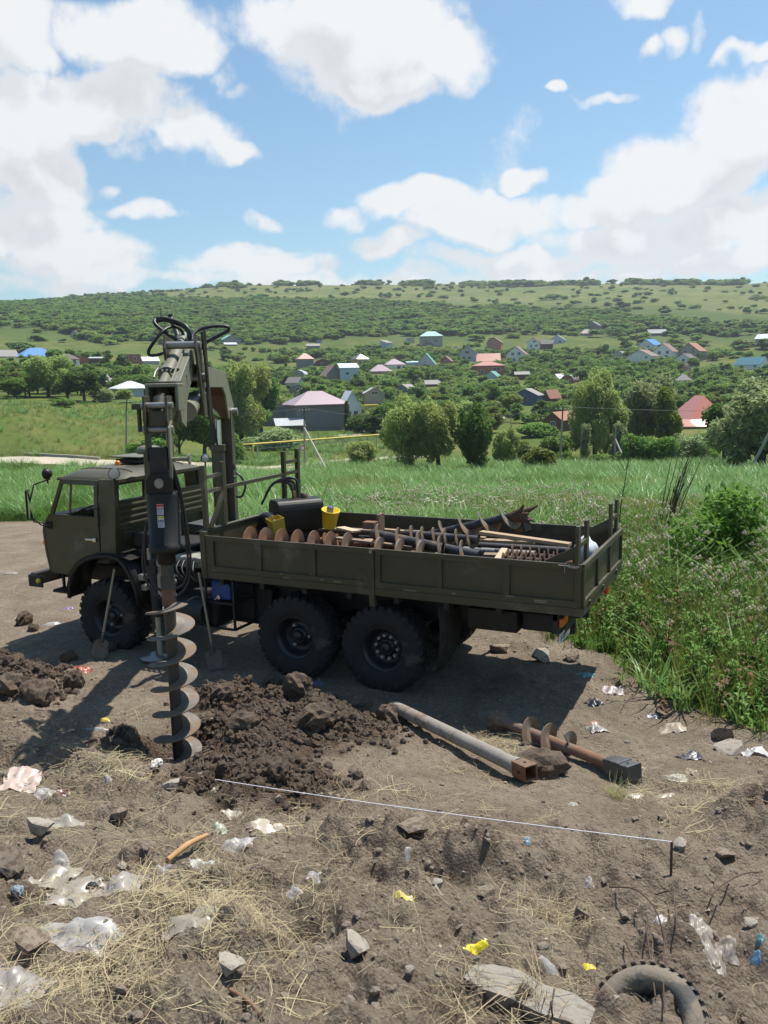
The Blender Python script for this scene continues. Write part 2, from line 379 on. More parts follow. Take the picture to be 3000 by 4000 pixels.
def gz(x, y):
    """ground height with clods"""
    x = np.asarray(x, float); y = np.asarray(y, float); z = gz0(x, y)
    d = np.hypot(x-CAM[0], y-CAM[1]); k = sstep(20, 12, d)
    m = rough_mask(x, y)
    wx = x+.12*(fbm(x*5, y*5, 2, 60)-.5); wy = y+.12*(fbm(x*5+9, y*5, 2, 61)-.5)
    n = (.12+.16*sstep(-2.8, -4.2, y))*(fbm(wx*1.6, wy*1.6, 3, 3)-.5)+.22*m*(fbm(wx*3.6, wy*3.6, 3, 9, .52)-.5)*1.6+.095*m*(fbm(wx*11, wy*11, 3, 21, .55)-.5)*1.5
    n = n+.07*m*np.clip(fbm(wx*7.5, wy*7.5, 2, 77, .5)-.58, 0, 1)*6*.5
    far = np.clip(d-40, 0, 500)*.006*(fbm(x*.02, y*.02, 3, 41)-.5)*2
    flat = sstep(.9, .2, np.hypot(np.clip(np.abs(x-2.4)-2.6, 0, 9), np.clip(np.abs(y-1.1)-1.2, 0, 9)))   # under the wheels
    return z+k*n*(1-.8*flat)+far
def _terrain():
    da = .0017; dense = np.arange(-.60, .60, da); side = []; a = .60; st = da
    while a < math.pi-.02: side.append(a); st = min(st*1.15, .12); a += st
    side = np.array(side); A = np.concatenate([-side[::-1], dense, side]); A = np.append(A, A[0]+2*math.pi)
    ds = [.5, 1.0, 1.5, 1.9]; d = 2.2
    while d < 17: ds.append(d); d *= 1.0052 if d < 11 else 1.009
    ds = np.array(ds)
    def grid(A, ds, drop=0.0):
        a, dd = np.meshgrid(A+YAW, ds, indexing='ij'); x = CAM[0]+dd*np.sin(a); y = CAM[1]+dd*np.cos(a)
        z = gz(x, y)-drop; na, nd = a.shape
        V = np.stack([x, y, z], -1).reshape(-1, 3); i = np.arange(na-1)[:, None]*nd+np.arange(nd-1)[None]
        F = np.stack([i, i+1, i+nd+1, i+nd], -1).reshape(-1, 4)
        return V, F
    V, F = grid(A, ds)
    c = V[F].mean(1); bd = border_dist(c[:, 0], c[:, 1])
    ground = struct(link('dirt_ground', np_mesh('dirt_ground', V, F[bd < .6], True), dirt_mat()))
    mead = F[bd >= .6]; used = np.unique(mead); re = np.full(len(V), -1); re[used] = np.arange(len(used))
    struct(link('meadow_edge', np_mesh('meadow_edge', V[used], re[mead], True), field_mat()))
    A2 = np.concatenate([-side[::-1][::1], np.arange(-.60, .60, .006), side]); A2 = np.append(A2, A2[0]+2*math.pi)
    ds2 = [16.4]
    while ds2[-1] < 1750: ds2.append(ds2[-1]*1.018)
    V, F = grid(A2, np.array(ds2), .01)
    dm = np.hypot(V[F].mean(1)[:, 0]-CAM[0], V[F].mean(1)[:, 1]-CAM[1])
    cc_ = V[F].mean(1); bare = (dm < 60) & (border_dist(cc_[:, 0], cc_[:, 1]) < .6)
    for nm, sel in (('meadow', (dm < 260) & ~bare), ('hillside', dm >= 260), ('far_dirt', bare)):
        f = F[sel]; used = np.unique(f); re = np.full(len(V), -1); re[used] = np.arange(len(used))
        struct(link(nm, np_mesh(nm, V[used], re[f], True), dirt_mat() if nm == 'far_dirt' else field_mat()))
def ramp(t, src, stops, interp='LINEAR'):
    r = N(t, 'ShaderNodeValToRGB'); r.color_ramp.interpolation = interp; e = r.color_ramp.elements
    while len(e) < len(stops): e.new(.5)
    for k, (p, c) in zip(e, stops): k.position = p; k.color = (*lin(c), 1)
    t.links.new(src, r.inputs[0]); return r.outputs[0]
def noise(t, src, scale, detail=5, rough=.6):
    n = N(t, 'ShaderNodeTexNoise'); n.inputs['Scale'].default_value = scale; n.inputs['Detail'].default_value = detail; n.inputs['Roughness'].default_value = rough
    t.links.new(src, n.inputs['Vector']); return n.outputs['Fac']
def mixc(t, fac, a, b, mode='MIX'):
    m = N(t, 'ShaderNodeMix', data_type='RGBA', blend_type=mode)
    for i, s in ((0, fac), (6, a), (7, b)):
        if isinstance(s, (int, float)): m.inputs[i].default_value = s
        elif isinstance(s, (tuple, str)): m.inputs[i].default_value = (*lin(s), 1)
        else: t.links.new(s, m.inputs[i])
    return m.outputs[2]
def dirt_mat():
    if 'dirt' in MATS: return MATS['dirt']
    m = bpy.data.materials.new('dirt'); m.use_nodes = True; t = m.node_tree; b = t.nodes['Principled BSDF']; b.inputs['Roughness'].default_value = .95; b.inputs['Specular IOR Level'].default_value = .15
    P = N(t, 'ShaderNodeTexCoord').outputs['Object']
    c = ramp(t, noise(t, P, 1.3, 8, .62), [(.25, (.135, .101, .069)), (.45, (.225, .177, .127)), (.6, (.29, .235, .173)), (.78, (.36, .302, .23))])
    c = mixc(t, mapr(t, noise(t, P, 9, 6, .7), .35, .65, 0, .5), c, (.115, .086, .060))
    c = mixc(t, mapr(t, noise(t, P, 38, 5, .7), .42, .62, 0, .45), c, (.30, .25, .185)); c = mixc(t, mapr(t, noise(t, P, 24, 6, .75), .52, .66, 0, .6), c, (.085, .062, .042))
    # freshly dug soil is darker and browner
    dug = None
    for (x, y, rx, ry, rot) in [p for p in PILES[:6]]:
        s = N(t, 'ShaderNodeVectorMath', operation='SUBTRACT'); t.links.new(P, s.inputs[0]); s.inputs[1].default_value = (x, y, 0)
        k = N(t, 'ShaderNodeVectorMath', operation='MULTIPLY'); t.links.new(s.outputs[0], k.inputs[0]); k.inputs[1].default_value = (.85/rx, .85/ry, 0)
        l = N(t, 'ShaderNodeVectorMath', operation='LENGTH'); t.links.new(k.outputs[0], l.inputs[0])
        dug = l.outputs['Value'] if dug is None else math_node(t, 'MINIMUM', dug, l.outputs['Value'])
    dn = math_node(t, 'ADD', dug, math_node(t, 'MULTIPLY_ADD', noise(t, P, 4, 6, .7), 1.2)); dn.node.inputs[1].links[0].from_node.inputs[2].default_value = -.6
    dark = ramp(t, noise(t, P, 6, 7, .65), [(.3, (.066, .046, .031)), (.55, (.115, .082, .055)), (.75, (.17, .125, .086))])
    c = mixc(t, mapr(t, dn, .95, 1.35, 1, 0), c, dark)
    # pale grit and chaff
    vo = N(t, 'ShaderNodeTexVoronoi'); vo.inputs['Scale'].default_value = 46; t.links.new(P, vo.inputs['Vector'])
    grit = math_node(t, 'MULTIPLY', mapr(t, vo.outputs['Distance'], .10, .20, 1, 0), mapr(t, noise(t, P, 7, 3), .52, .62, 0, 1))
    c = mixc(t, math_node(t, 'MULTIPLY', grit, .75), c, (.33, .29, .22))
    t.links.new(c, b.inputs['Base Color'])
    bp = N(t, 'ShaderNodeBump'); bp.inputs['Strength'].default_value = 1.0; bp.inputs['Distance'].default_value = .045
    hh = math_node(t, 'ADD', noise(t, P, 30, 8, .7), math_node(t, 'MULTIPLY', vo.outputs['Distance'], .35))
    t.links.new(hh, bp.inputs['Height']); t.links.new(bp.outputs[0], b.inputs['Normal'])
    MATS['dirt'] = m; return m
def field_mat():
    if 'field' in MATS: return MATS['field']
    m = bpy.data.materials.new('field'); m.use_nodes = True; t = m.node_tree; b = t.nodes['Principled BSDF']; b.inputs['Roughness'].default_value = .95; b.inputs['Specular IOR Level'].default_value = .1
    P = N(t, 'ShaderNodeTexCoord').outputs['Object']
    big = noise(t, P, .012, 5, .6); mid = noise(t, P, .09, 6, .65); fine = noise(t, P, 1.4, 6, .7)
    g = ramp(t, mid, [(.30, (.062, .105, .020)), (.48, (.10, .135, .030)), (.60, (.155, .155, .046)), (.75, (.215, .18, .072))])
    # drier, paler grass on the upper slope
    ln = N(t, 'ShaderNodeVectorMath', operation='DISTANCE'); t.links.new(P, ln.inputs[0]); ln.inputs[1].default_value = tuple(CAM)
    up = mapr(t, ln.outputs['Value'], 480, 900, 0, .6)
    dry = ramp(t, math_node(t, 'ADD', math_node(t, 'MULTIPLY', big, .7), math_node(t, 'MULTIPLY', mid, .3)), [(.35, (.105, .140, .036)), (.48, (.185, .190, .062)), (.62, (.24, .22, .09)), (.8, (.30, .25, .125))])
    c = mixc(t, up, g, dry)
    c = mixc(t, mapr(t, noise(t, P, .03, 5, .6), .52, .68, 0, .7), c, (.075, .115, .026))
    wb = math_node(t, 'MULTIPLY', mapr(t, ln.outputs['Value'], 500, 600, 0, 1), mapr(t, ln.outputs['Value'], 780, 960, 1, 0)); c = mixc(t, math_node(t, 'MULTIPLY', wb, mapr(t, noise(t, P, .009, 3, .6), .36, .52, 0, .75)), c, (.060, .105, .026))
    c = mixc(t, mapr(t, fine, .3, .7, .0, .35), c, (.05, .07, .018))
    t.links.new(c, b.inputs['Base Color'])
    bp = N(t, 'ShaderNodeBump'); bp.inputs['Strength'].default_value = .6; bp.inputs['Distance'].default_value = .25; t.links.new(fine, bp.inputs['Height']); t.links.new(bp.outputs[0], b.inputs['Normal'])
    MATS['field'] = m; return m
_terrain()
# ------------------------------------------------------------------ road, gas pipe, poles, houses
def ribbon(name, pts, w, m, lift=.06, n=10, flat=True):
    """a strip following ground points"""
    P = np.array(curve_pts([(p[0], p[1], 0) for p in pts], n)); d = np.gradient(P, axis=0); d /= np.linalg.norm(d, axis=1)[:, None]+1e-9
    W = np.interp(np.linspace(0, 1, len(P)), np.linspace(0, 1, len(w)), w) if isinstance(w, (list, tuple)) else np.full(len(P), w)
    V = []; k = 7
    for p, t, ww in zip(P, d, W):
        for j in range(k):
            u = (j/(k-1)-.5)*ww; e = .12*ww*(random.random()-.5) if j in (0, k-1) else 0
            x, y = p[0]-t[1]*(u+e), p[1]+t[0]*(u+e); V.append((x, y, float(gz(np.array([x]), np.array([y]))[0])+lift))
    F = [(i*k+j, i*k+j+1, (i+1)*k+j+1, (i+1)*k+j) for i in range(len(P)-1) for j in range(k-1)]
    return struct(link(name, np_mesh(name, V, F, True), m))
SAND = mat('sandy_road', (.42, .36, .27), .95, .25, .5, col2=(.30, .25, .17), thr=.58, bump=.3, bscale=6)
ribbon('dirt_road', [gp(*p) for p in ((-700,1812),(-300,1802),(0,1796),(250,1800),(500,1812),(700,1815),(900,1822),(1100,1836),(1300,1848),(1480,1852),(1600,1840))], [5, 5, 5.5, 6, 7, 8, 6, 4, 3], SAND)
ribbon('side_track', [gp(*p) for p in ((1050,1828),(1180,1815),(1300,1802),(1420,1790),(1560,1782),(1700,1775))], [6, 4, 3.5, 3.5], SAND, .075)
ribbon('village_lane', [gp(*p) for p in ((1330,1705),(1420,1690),(1480,1680),(1530,1668))], 4, SAND)
kb = mat('concrete_kerb', (.36, .33, .27), .9, .2, 2)
def kerb():
    P = [gp(*p) for p in ((93,1778),(180,1782),(280,1787),(390,1795))]
    o = MB()
    for a, b in zip(P[:-1], P[1:]): o.bar(a+np.array((0, 0, .12)), b+np.array((0, 0, .12)), .35, .35)
    tag(o.build('kerb', kb), 'low pale concrete kerb along the far side of the sandy road', 'kerb')
kerb()
YEL = mat('yellow_gas_pipe', (.55, .40, .06), .5, .2, 2); GPOST = mat('pale_truss_steel', (.42, .42, .38), .6, .2, 3)
def gas_pipe():
    a = gp(928, 1790); b = gp(1540, 1735); T_ = thing('gas_pipe', 'yellow overhead gas pipe on pale steel truss beside the road', 'pipe', tuple(a))
    L = np.linalg.norm((b-a)[:2]); dz = 0
    A, B = np.array(a), np.array(b)
    h0 = A[2]+1.85; h1 = B[2]+1.9
    pts = [(A+(B-A)*t)*np.array((1, 1, 0))+np.array((0, 0, h0+(h1-h0)*t)) for t in np.linspace(0, 1, 30)]
    loc = lambda p: tuple(np.array(p)-A)
    MB().tube([loc(A)]+[loc(p) for p in pts], .11, 8).build('pipe_run', YEL, T_)
    s = np.array((-(B-A)[1], (B-A)[0], 0)); s /= np.linalg.norm(s)
    a2 = np.array(gp(969, 1788)); p2 = [p-s*.45 for p in pts if (p-A)@(B-A) > (a2-A)@(B-A)]
    MB().tube([loc((p2[0][0], p2[0][1], a2[2]))]+[loc(p) for p in p2], .11, 8).build('pipe_run', YEL, T_)
    tr = MB(); q = [p+np.array((0, 0, -.12)) for p in pts[3:26]]
    tr.tube([loc(p) for p in q], .05, 5); lo = [p+np.array((0, 0, -.62)) for p in q]; tr.tube([loc(p) for p in lo], .05, 5)
    for i in range(len(q)-1):
        m = (q[i]+q[i+1])/2; tr.tube([loc(lo[i]), loc(m)], .035, 4); tr.tube([loc(m), loc(lo[i+1])], .035, 4)
    tr.build('truss', GPOST, T_)
    for k in (3, 10, 18, 25):
        p = pts[k]; g = float(gz0(p[0:1], p[1:2])[0]); MB().tube([loc((p[0], p[1], g-.3)), loc((p[0], p[1], p[2]-.1))], .09, 6).build('support_post', GPOST, T_)
gas_pipe()
CONC = mat('pole_concrete', (.33, .31, .27), .9, .2, 1.5); WOODP = mat('pole_wood', (.10, .075, .05), .9, .3, 3)
def pole(px, yt, yb, label, xt=None, brace=None, m=CONC, arm=True, r=.14, wires=()):
    b = gp(px, yb); dist = np.linalg.norm((b-CAM)[:2]); v = ray(px if xt is None else xt, yt); t = dist/math.hypot(v[0], v[1]); top = CAM+v*t
    h = top[2]-b[2]; o = thing('utility_pole', label, 'utility pole', tuple(b))
    q = top-b
    MB().tube([(0, 0, -.5), tuple(q*.78)], [r, r*.8], 8).build('post', m, o)
    MB().tube([tuple(q*.70), tuple(q)], r*.6, 6).build('post_extension', m if arm is False else WOODP, o)
    if arm:
        MB().bar(tuple(q*.94+np.array((-.7, -.2, 0))), tuple(q*.94+np.array((.7, .2, 0))), .09, .09).build('crossarm', WOODP, o)
        for k in (-.6, -.2, .2, .6): MB().lathe([(0, .16), (.05, .12), (.06, .06), (.03, 0)], 8, Matrix.Translation(tuple(q*.94+np.array((k, k*.28, .04))))).build('insulator', mat('insulator_white', (.7, .7, .66), .3, .1, 3), o)
    if brace:
        g = gp(*brace)-b; MB().tube([tuple(q*.66), tuple(g+np.array((0, 0, -.3)))], r*.8, 8).build('brace', m, o)
    return top, o
PT = {}
PT['a'], _ = pole(491, 1560, 1772, 'grey concrete utility pole on the grassy slope left of the crane', 495)
PT['b'], _o = pole(1190, 1592, 1822, 'concrete utility pole with slanting prop in front of the grey block house', 1188, (1281, 1836))
PT['c'], _ = pole(2187, 1588, 1812, 'concrete utility pole left of the tall double crowned willow', 2199)
PT['d'], _ = pole(2400, 1668, 1806, 'short concrete pole with slanting prop right of the tall willow', 2405, (2450, 1810), arm=False)
pole(1996, 1580, 1662, 'slim grey pole in the gardens below the dark blue house', 1996, arm=False, r=.10)
pole(2081, 1596, 1650, 'thin dark wooden pole in the gardens right of the slim grey pole', 2081, arm=False, m=WOODP, r=.09)
pole(1155, 1522, 1625, 'dark slim pole against the roof of the grey block house', 1154, arm=False, m=WOODP, r=.09)
pole(2920, 1845, 1850, 'leaning grey pole at the right edge of the meadow', 2920, arm=False) if False else None
def leaning():
    b = gp(2918, 1842); v = ray(3010, 1680); t = np.linalg.norm((b-CAM)[:2])/math.hypot(v[0], v[1]); q = CAM+v*t-b
    o = thing('utility_pole', 'leaning grey pole at the right edge of the meadow', 'utility pole', tuple(b)); MB().tube([(0, 0, -.4), tuple(q*1.25)], .13, 8).build('post', CONC, o)
leaning()
def sign():
    b = gp(1190, 1822); o = tag(MB().lathe([(0, .012), (.28, .012), (.30, 0), (.28, -.012), (0, -.012)], 20, Matrix.Translation((b[0]-.05, b[1]-.22, b[2]+2.35)) @ Matrix.Rotation(math.pi/2, 4, 'X')).build('road_sign', mat('sign_white', (.72, .70, .68), .5, .1, 4)), 'small round white road sign with red rim on the concrete pole', 'road sign')
    MB().lathe([(.22, .02), (.30, .02), (.305, 0), (.30, -.016), (.22, -.016)], 20, Matrix.Translation((b[0]-.05, b[1]-.22, b[2]+2.35)) @ Matrix.Rotation(math.pi/2, 4, 'X')).build('sign_rim', mat('sign_red', (.5, .05, .05), .5, .1, 4), o)
sign()
def wire(a, b, sag, label):
    P = [np.array(a)*(1-t)+np.array(b)*t+np.array((0, 0, -4*sag*t*(1-t))) for t in np.linspace(0, 1, 14)]
    tag(MB().tube([tuple(p) for p in P], .022, 4, False).build('power_line', mat('wire_grey', (.10, .10, .10), .6, .1, 3)), label, 'cable')
wire(PT['a'], PT['b'], 1.2, 'overhead wire from the left slope pole to the propped pole'); wire(PT['b'], PT['c'], 1.5, 'overhead wire from the propped pole to the pole by the willow')
wire(PT['c'], np.array(PT['c'])+np.array((45, 18, .3)), 1.0, 'overhead wire running right from the pole by the willow'); wire(PT['a'], np.array(PT['a'])+np.array((-60, -40, 1.5)), 1.0, 'overhead wire running left from the left slope pole')

# ---- houses: (x0, x1 walls, y base, y eave, y ridge) in photo pixels give the size; depth and turn in metres and degrees
WALLM = {}
def wallm(k):
    c = dict(grey=(.28, .27, .26), dgrey=(.20, .20, .205), white=(.74, .73, .71), cream=(.50, .40, .24), yellow=(.50, .36, .12), brick=(.34, .13, .075), orange=(.42, .20, .12), blue=(.22, .32, .50), dblue=(.075, .11, .19), brown=(.13, .075, .05), lgrey=(.42, .41, .42), stone=(.33, .30, .25), pink=(.42, .25, .20), paleblue=(.45, .53, .60), lilac=(.50, .48, .54))[k]
    return mat('wall_'+k, c, .9, .18, .8, bump=.15, bscale=8, coord='Object')
def roofm(k):
    c = dict(maroon=(.115, .055, .055), mauve=(.34, .23, .25), red=(.52, .15, .10), salmon=(.52, .22, .15), rust=(.30, .12, .06), teal=(.16, .42, .37), green=(.10, .28, .22), dteal=(.04, .15, .18), blue=(.09, .24, .62), white=(.70, .72, .76), slate=(.24, .22, .20), pale=(.50, .50, .50), dark=(.075, .065, .065), brown=(.19, .11, .085), pinkwhite=(.60, .42, .40), yellow=(.70, .50, .03), mint=(.38, .58, .55), grey=(.16, .15, .155))[k]
    return mat('roof_'+k, c, .30 if k in ('mauve', 'maroon', 'red', 'blue', 'white', 'teal', 'salmon', 'dteal', 'pinkwhite', 'pale', 'grey') else .8, .12, .7, metal=.0, spec=.9, bump=.1, bscale=5, stretch=(1, 6, 1))
WIN = mat('far_window', (.035, .04, .05), .15, .3, 2); WFR = mat('far_window_frame', (.72, .71, .68), .6, .1, 2); DOORM = mat('far_door', (.11, .07, .05), .6, .2, 2); CHIM = mat('chimney_brick', (.30, .14, .10), .9, .2, 3)
HOUSES = []
def short_label(t):
    w = t.split()[:8]
    while w[-1] in ('with', 'behind', 'near', 'on', 'in', 'above', 'beside', 'below', 'left', 'right', 'among', 'at', 'and', 'the', 'of', 'by', 'a', 'its', 'whose', 'between', 'one', 'against', 'over', 'half', 'bright', 'big', 'plain', 'long', 'thin', 'dark', 'pale', 'white', 'brown', 'mauve', 'two'): w.pop()
    return ' '.join(w)
def house(x0, x1, yb, ye, yr, wall, roof, label, style='gable', turn=0, depth=None, wins=(), eave=.35, chim=None, ridge='x', name='house', cat='house', door=None, wmat=None, mans=False):
    """style gable: ridge 'y' = gable end to the camera, ridge 'x' = roof slope to the camera; hip; flat; shed; arch; mansard"""
    cx = (x0+x1)/2; b = gp(cx, yb); dep = float((b-CAM)@CF); sc = dep/FPX
    w = (x1-x0)*sc; he = (yb-ye)*sc; hr = (yb-yr)*sc; d = depth or w*.9
    fw = b-CAM; az = math.atan2(fw[0], fw[1]); rz = -az+math.radians(turn)
    c = b+np.array((math.sin(az), math.cos(az), 0))*d/2*.98
    o = thing(name, label, cat, (c[0], c[1], b[2]-.25), rz)
    he += .25; hr += .25
    W, Dp = w/2, d/2; wm, rm = wallm(wall), roofm(roof)
    MB().box((-W, -Dp, -2.5), (W, Dp, he)).build('wall', wm, o)
    e = eave; th = .14
    if style == 'gable':
        if ridge == 'y':   # gable towards the camera
            MB().prism([(-W, he), (W, he), (0, hr-.1)], -Dp, Dp, 1).build('gable_wall', wm, o)
            k = (hr-he)/W; r = MB()
            for s in (-1, 1): r.add([(0, -Dp-e, hr), (s*(W+e), -Dp-e, hr-k*(W+e)), (s*(W+e), Dp+e, hr-k*(W+e)), (0, Dp+e, hr), (0, -Dp-e, hr+th), (s*(W+e), -Dp-e, hr-k*(W+e)+th), (s*(W+e), Dp+e, hr-k*(W+e)+th), (0, Dp+e, hr+th)], [(0, 1, 2, 3), (4, 5, 6, 7), (0, 1, 5, 4), (1, 2, 6, 5), (2, 3, 7, 6)])
        else:
            MB().prism([(-Dp, he), (Dp, he), (0, hr-.1)], -W, W, 0).build('gable_wall', wm, o)
            k = (hr-he)/Dp; r = MB()
            for s in (-1, 1): r.add([(-W-e, 0, hr), (-W-e, s*(Dp+e), hr-k*(Dp+e)), (W+e, s*(Dp+e), hr-k*(Dp+e)), (W+e, 0, hr), (-W-e, 0, hr+th), (-W-e, s*(Dp+e), hr-k*(Dp+e)+th), (W+e, s*(Dp+e), hr-k*(Dp+e)+th), (W+e, 0, hr+th)], [(0, 1, 2, 3), (4, 5, 6, 7), (0, 1, 5, 4), (1, 2, 6, 5), (2, 3, 7, 6)])
    elif style == 'hip':
        rl = max(0, W-Dp*.9) if W > Dp else 0; rd = max(0, Dp-W*.9) if Dp > W else 0
        z = he-.05; r = MB().add([(-W-e, -Dp-e, z), (W+e, -Dp-e, z), (W+e, Dp+e, z), (-W-e, Dp+e, z), (-rl, -rd, hr), (rl, -rd, hr), (rl, rd, hr), (-rl, rd, hr)], [(0, 1, 5, 4), (1, 2, 6, 5), (2, 3, 7, 6), (3, 0, 4, 7), (4, 5, 6, 7), (3, 2, 1, 0)])
        r.box((-W-e, -Dp-e, z-.18), (W+e, Dp+e, z-.01))
    elif style == 'mansard':
        P = [(-W-e*.4, he), (-W*.72, he+(hr-he)*.62), (0, hr), (W*.72, he+(hr-he)*.62), (W+e*.4, he)]
        MB().prism([(-W, he), (-W*.70, he+(hr-he)*.60), (0, hr-.12), (W*.70, he+(hr-he)*.60), (W, he)], -Dp, Dp, 1).build('gable_wall', wm, o)
        r = MB(); Q = [(x*1.0, z+th) for x, z in P]
        for i in range(4): r.prism([P[i], P[i+1], Q[i+1], Q[i]], -Dp-e*.5, Dp+e*.5, 1)
    elif style == 'arch':
        n = 10; P = [(W*1.04*math.cos(a), he+(hr-he)*math.sin(a)) for a in np.linspace(0, math.pi, n)]
        MB().prism([(p[0]*.95, p[1]-.05 if 0 < i < n-1 else p[1]) for i, p in enumerate(P)], -Dp, Dp, 1).build('gable_wall', wm, o)
        r = MB()
        for i in range(n-1): r.prism([P[i], P[i+1], (P[i+1][0]*1.02, P[i+1][1]+.1), (P[i][0]*1.02, P[i][1]+.1)], -Dp-e, Dp+e, 1)
    elif style == 'shed':
        r = MB().add([(-W-e, -Dp-e, he-.05), (W+e, -Dp-e, he-.05), (W+e, Dp+e, hr), (-W-e, Dp+e, hr), (-W-e, -Dp-e, he+.10), (W+e, -Dp-e, he+.10), (W+e, Dp+e, hr+.15), (-W-e, Dp+e, hr+.15)], [(3, 2, 1, 0), (4, 5, 6, 7), (0, 1, 5, 4), (1, 2, 6, 5), (2, 3, 7, 6), (3, 0, 4, 7)])
        MB().prism([(-Dp, he), (Dp, he), (Dp, hr-.05)], -W, W, 0).build('gable_wall', wm, o)
    else:
        r = MB().box((-W-.1, -Dp-.1, he), (W+.1, Dp+.1, he+.18))
    ro = r.build('roof', rm, o)
    if chim:
        cxm, hh = chim; MB().box((cxm*W-.3, -.3, hr-1.2), (cxm*W+.3, .3, hr+hh)).build('chimney', CHIM, ro)
    for (u, v, ww, hh) in wins:      # u, v centre as fractions of width and of the eave height; sizes in metres
        x = u*w-W; z = v*he; wn = MB().box((x-ww/2, -Dp-.03, z-hh/2), (x+ww/2, -Dp+.02, z+hh/2)).build('window', WIN, o)
        f = MB(); t = .09
        f.box((x-ww/2-t, -Dp-.06, z-hh/2-t), (x+ww/2+t, -Dp-.035, z-hh/2)).box((x-ww/2-t, -Dp-.06, z+hh/2), (x+ww/2+t, -Dp-.035, z+hh/2+t)).box((x-ww/2-t, -Dp-.06, z-hh/2), (x-ww/2, -Dp-.035, z+hh/2)).box((x+ww/2, -Dp-.06, z-hh/2), (x+ww/2+t, -Dp-.035, z+hh/2)).box((x-.03, -Dp-.055, z-hh/2), (x+.03, -Dp-.035, z+hh/2))
        f.build('window_frame', WFR, wn)
    if door: MB().box((door*w-W-.5, -Dp-.04, .25), (door*w-W+.5, -Dp+.02, 2.35)).build('door', DOORM, o)
    HOUSES.append((c[0], c[1], max(W, Dp)+1.0, float(dep), x0, x1, yr, yb, short_label(label)))
    return o
H = house
# near row
H(1133, 1336, 1680, 1580, 1530, 'dgrey', 'mauve', 'big plain grey block house with mauve hipped roof near the lane', 'hip', 18, 9.0, eave=.7)
H(1330, 1400, 1640, 1588, 1530, 'white', 'white', 'white house with bright white roof behind the grey block house', 'gable', 10, 9, ridge='y', wins=[(.3, .5, 1, 1.2), (.7, .5, 1, 1.2)])
H(1422, 1498, 1592, 1536, 1515, 'stone', 'pale', 'small stone house with pale gable roof above the yellow canopy', 'gable', 6, 6, ridge='y', wins=[(.42, 1.0, .8, .9), (.58, 1.0, .8, .9)], chim=(.0, .5))
H(1420, 1476, 1600, 1584, 1580, 'yellow', 'yellow', 'bright yellow flat canopy in front of the small stone house', 'flat', 4, 3, name='canopy', cat='canopy')
H(1000, 1125, 1665, 1590, 1588, 'dgrey', 'slate', 'low grey concrete garden wall left of the grey block house', 'flat', -8, .4, name='garden_wall', cat='wall')
H(1080, 1184, 1690, 1664, 1640, 'brown', 'pale', 'low open shed with pale corrugated lean-to roof by the propped pole', 'shed', 5, 5, name='shed', cat='shed')
H(985, 1028, 1655, 1612, 1604, 'dblue', 'slate', 'tiny dark blue shed against the grey garden wall', 'shed', 0, 2.5, name='shed', cat='shed')
H(1130, 1196, 1548, 1520, 1504, 'dgrey', 'grey', 'grey attic house with barrel roof above the grey block house', 'mansard', 0, 7, ridge='y', wins=[(.5, 1.0, 1.0, 1.0)])
H(1134, 1172, 1512, 1494, 1474, 'paleblue', 'slate', 'small pale blue cottage with steep grey slate roof', 'gable', 50, 6, ridge='y')
H(1142, 1198, 1482, 1464, 1446, 'stone', 'pale', 'tan stone attic cottage with mansard gable on the left slope', 'mansard', -15, 6, ridge='y', wins=[(.38, 1.05, .9, .9)])
H(1162, 1222, 1440, 1402, 1380, 'dgrey', 'salmon', 'grey block tower house with salmon pyramid roof', 'hip', 10, 7, wins=[(.4, .72, 1.0, .8)])
H(1224, 1290, 1432, 1422, 1402, 'brown', 'rust', 'dark brown barrel gabled cottage with rust red roof and white window', 'mansard', 8, 8, ridge='y', wins=[(.42, 1.0, 1.2, 1.3)])
H(1260, 1332, 1490, 1466, 1428, 'dgrey', 'brown', 'grey house with half built steep gable and flat white terrace', 'gable', 20, 8, ridge='y')
H(1326, 1398, 1492, 1438, 1420, 'paleblue', 'white', 'pale blue two storey house with white metal roof', 'shed', 8, 7, wins=[(.38, .62, 1.4, .9)])
H(1382, 1430, 1432, 1402, 1383, 'yellow', 'maroon', 'yellow house with maroon hipped roof and dark windows', 'hip', 22, 8, wins=[(.25, .6, 1.1, 1.3), (.75, .6, 1.2, 1.4)])
H(1442, 1528, 1466, 1450, 1424, 'pink', 'mauve', 'pink walled bungalow with low mauve metal roof', 'hip', 6, 9, wins=[(.4, .7, 1, 1)])
H(1500, 1578, 1448, 1424, 1402, 'white', 'mauve', 'white bungalow with mauve roof and brown framed window', 'hip', 12, 9, wins=[(.65, .55, 1.6, 1.4)], door=.9)
H(1546, 1580, 1418, 1390, 1384, 'brown', 'brown', 'narrow dark brown block behind the mauve roofed bungalow', 'flat', 8, 4, name='shed', cat='shed')
H(1588, 1634, 1430, 1416, 1411, 'paleblue', 'mint', 'low annex with mint roof beside the pointed white gable', 'shed', 4, 6)
H(1630, 1704, 1434, 1424, 1380, 'lilac', 'green', 'pale steep gabled house with green edged roof', 'gable', -8, 8, ridge='y', wins=[(.45, .9, 1.0, 1.0), (.5, 1.9, .8, .8)])
H(1724, 1766, 1425, 1410, 1392, 'brick', 'brown', 'small red brick cottage with brown roof right of the green edged gable', 'gable', -12, 6, ridge='y', wins=[(.5, .9, .7, .8)])
H(1640, 1727, 1345, 1313, 1294, 'stone', 'mint', 'large grey brick house with mint green hipped roof on the upper slope', 'hip', 3, 10, wins=[(.25, .45, 1.5, 1.3), (.7, .45, 1.8, 1.3)], eave=.5)
H(1646, 1688, 1358, 1348, 1338, 'dgrey', 'grey', 'dark barrel shed below the mint roofed house', 'arch', 8, 6, ridge='y', name='shed', cat='shed')
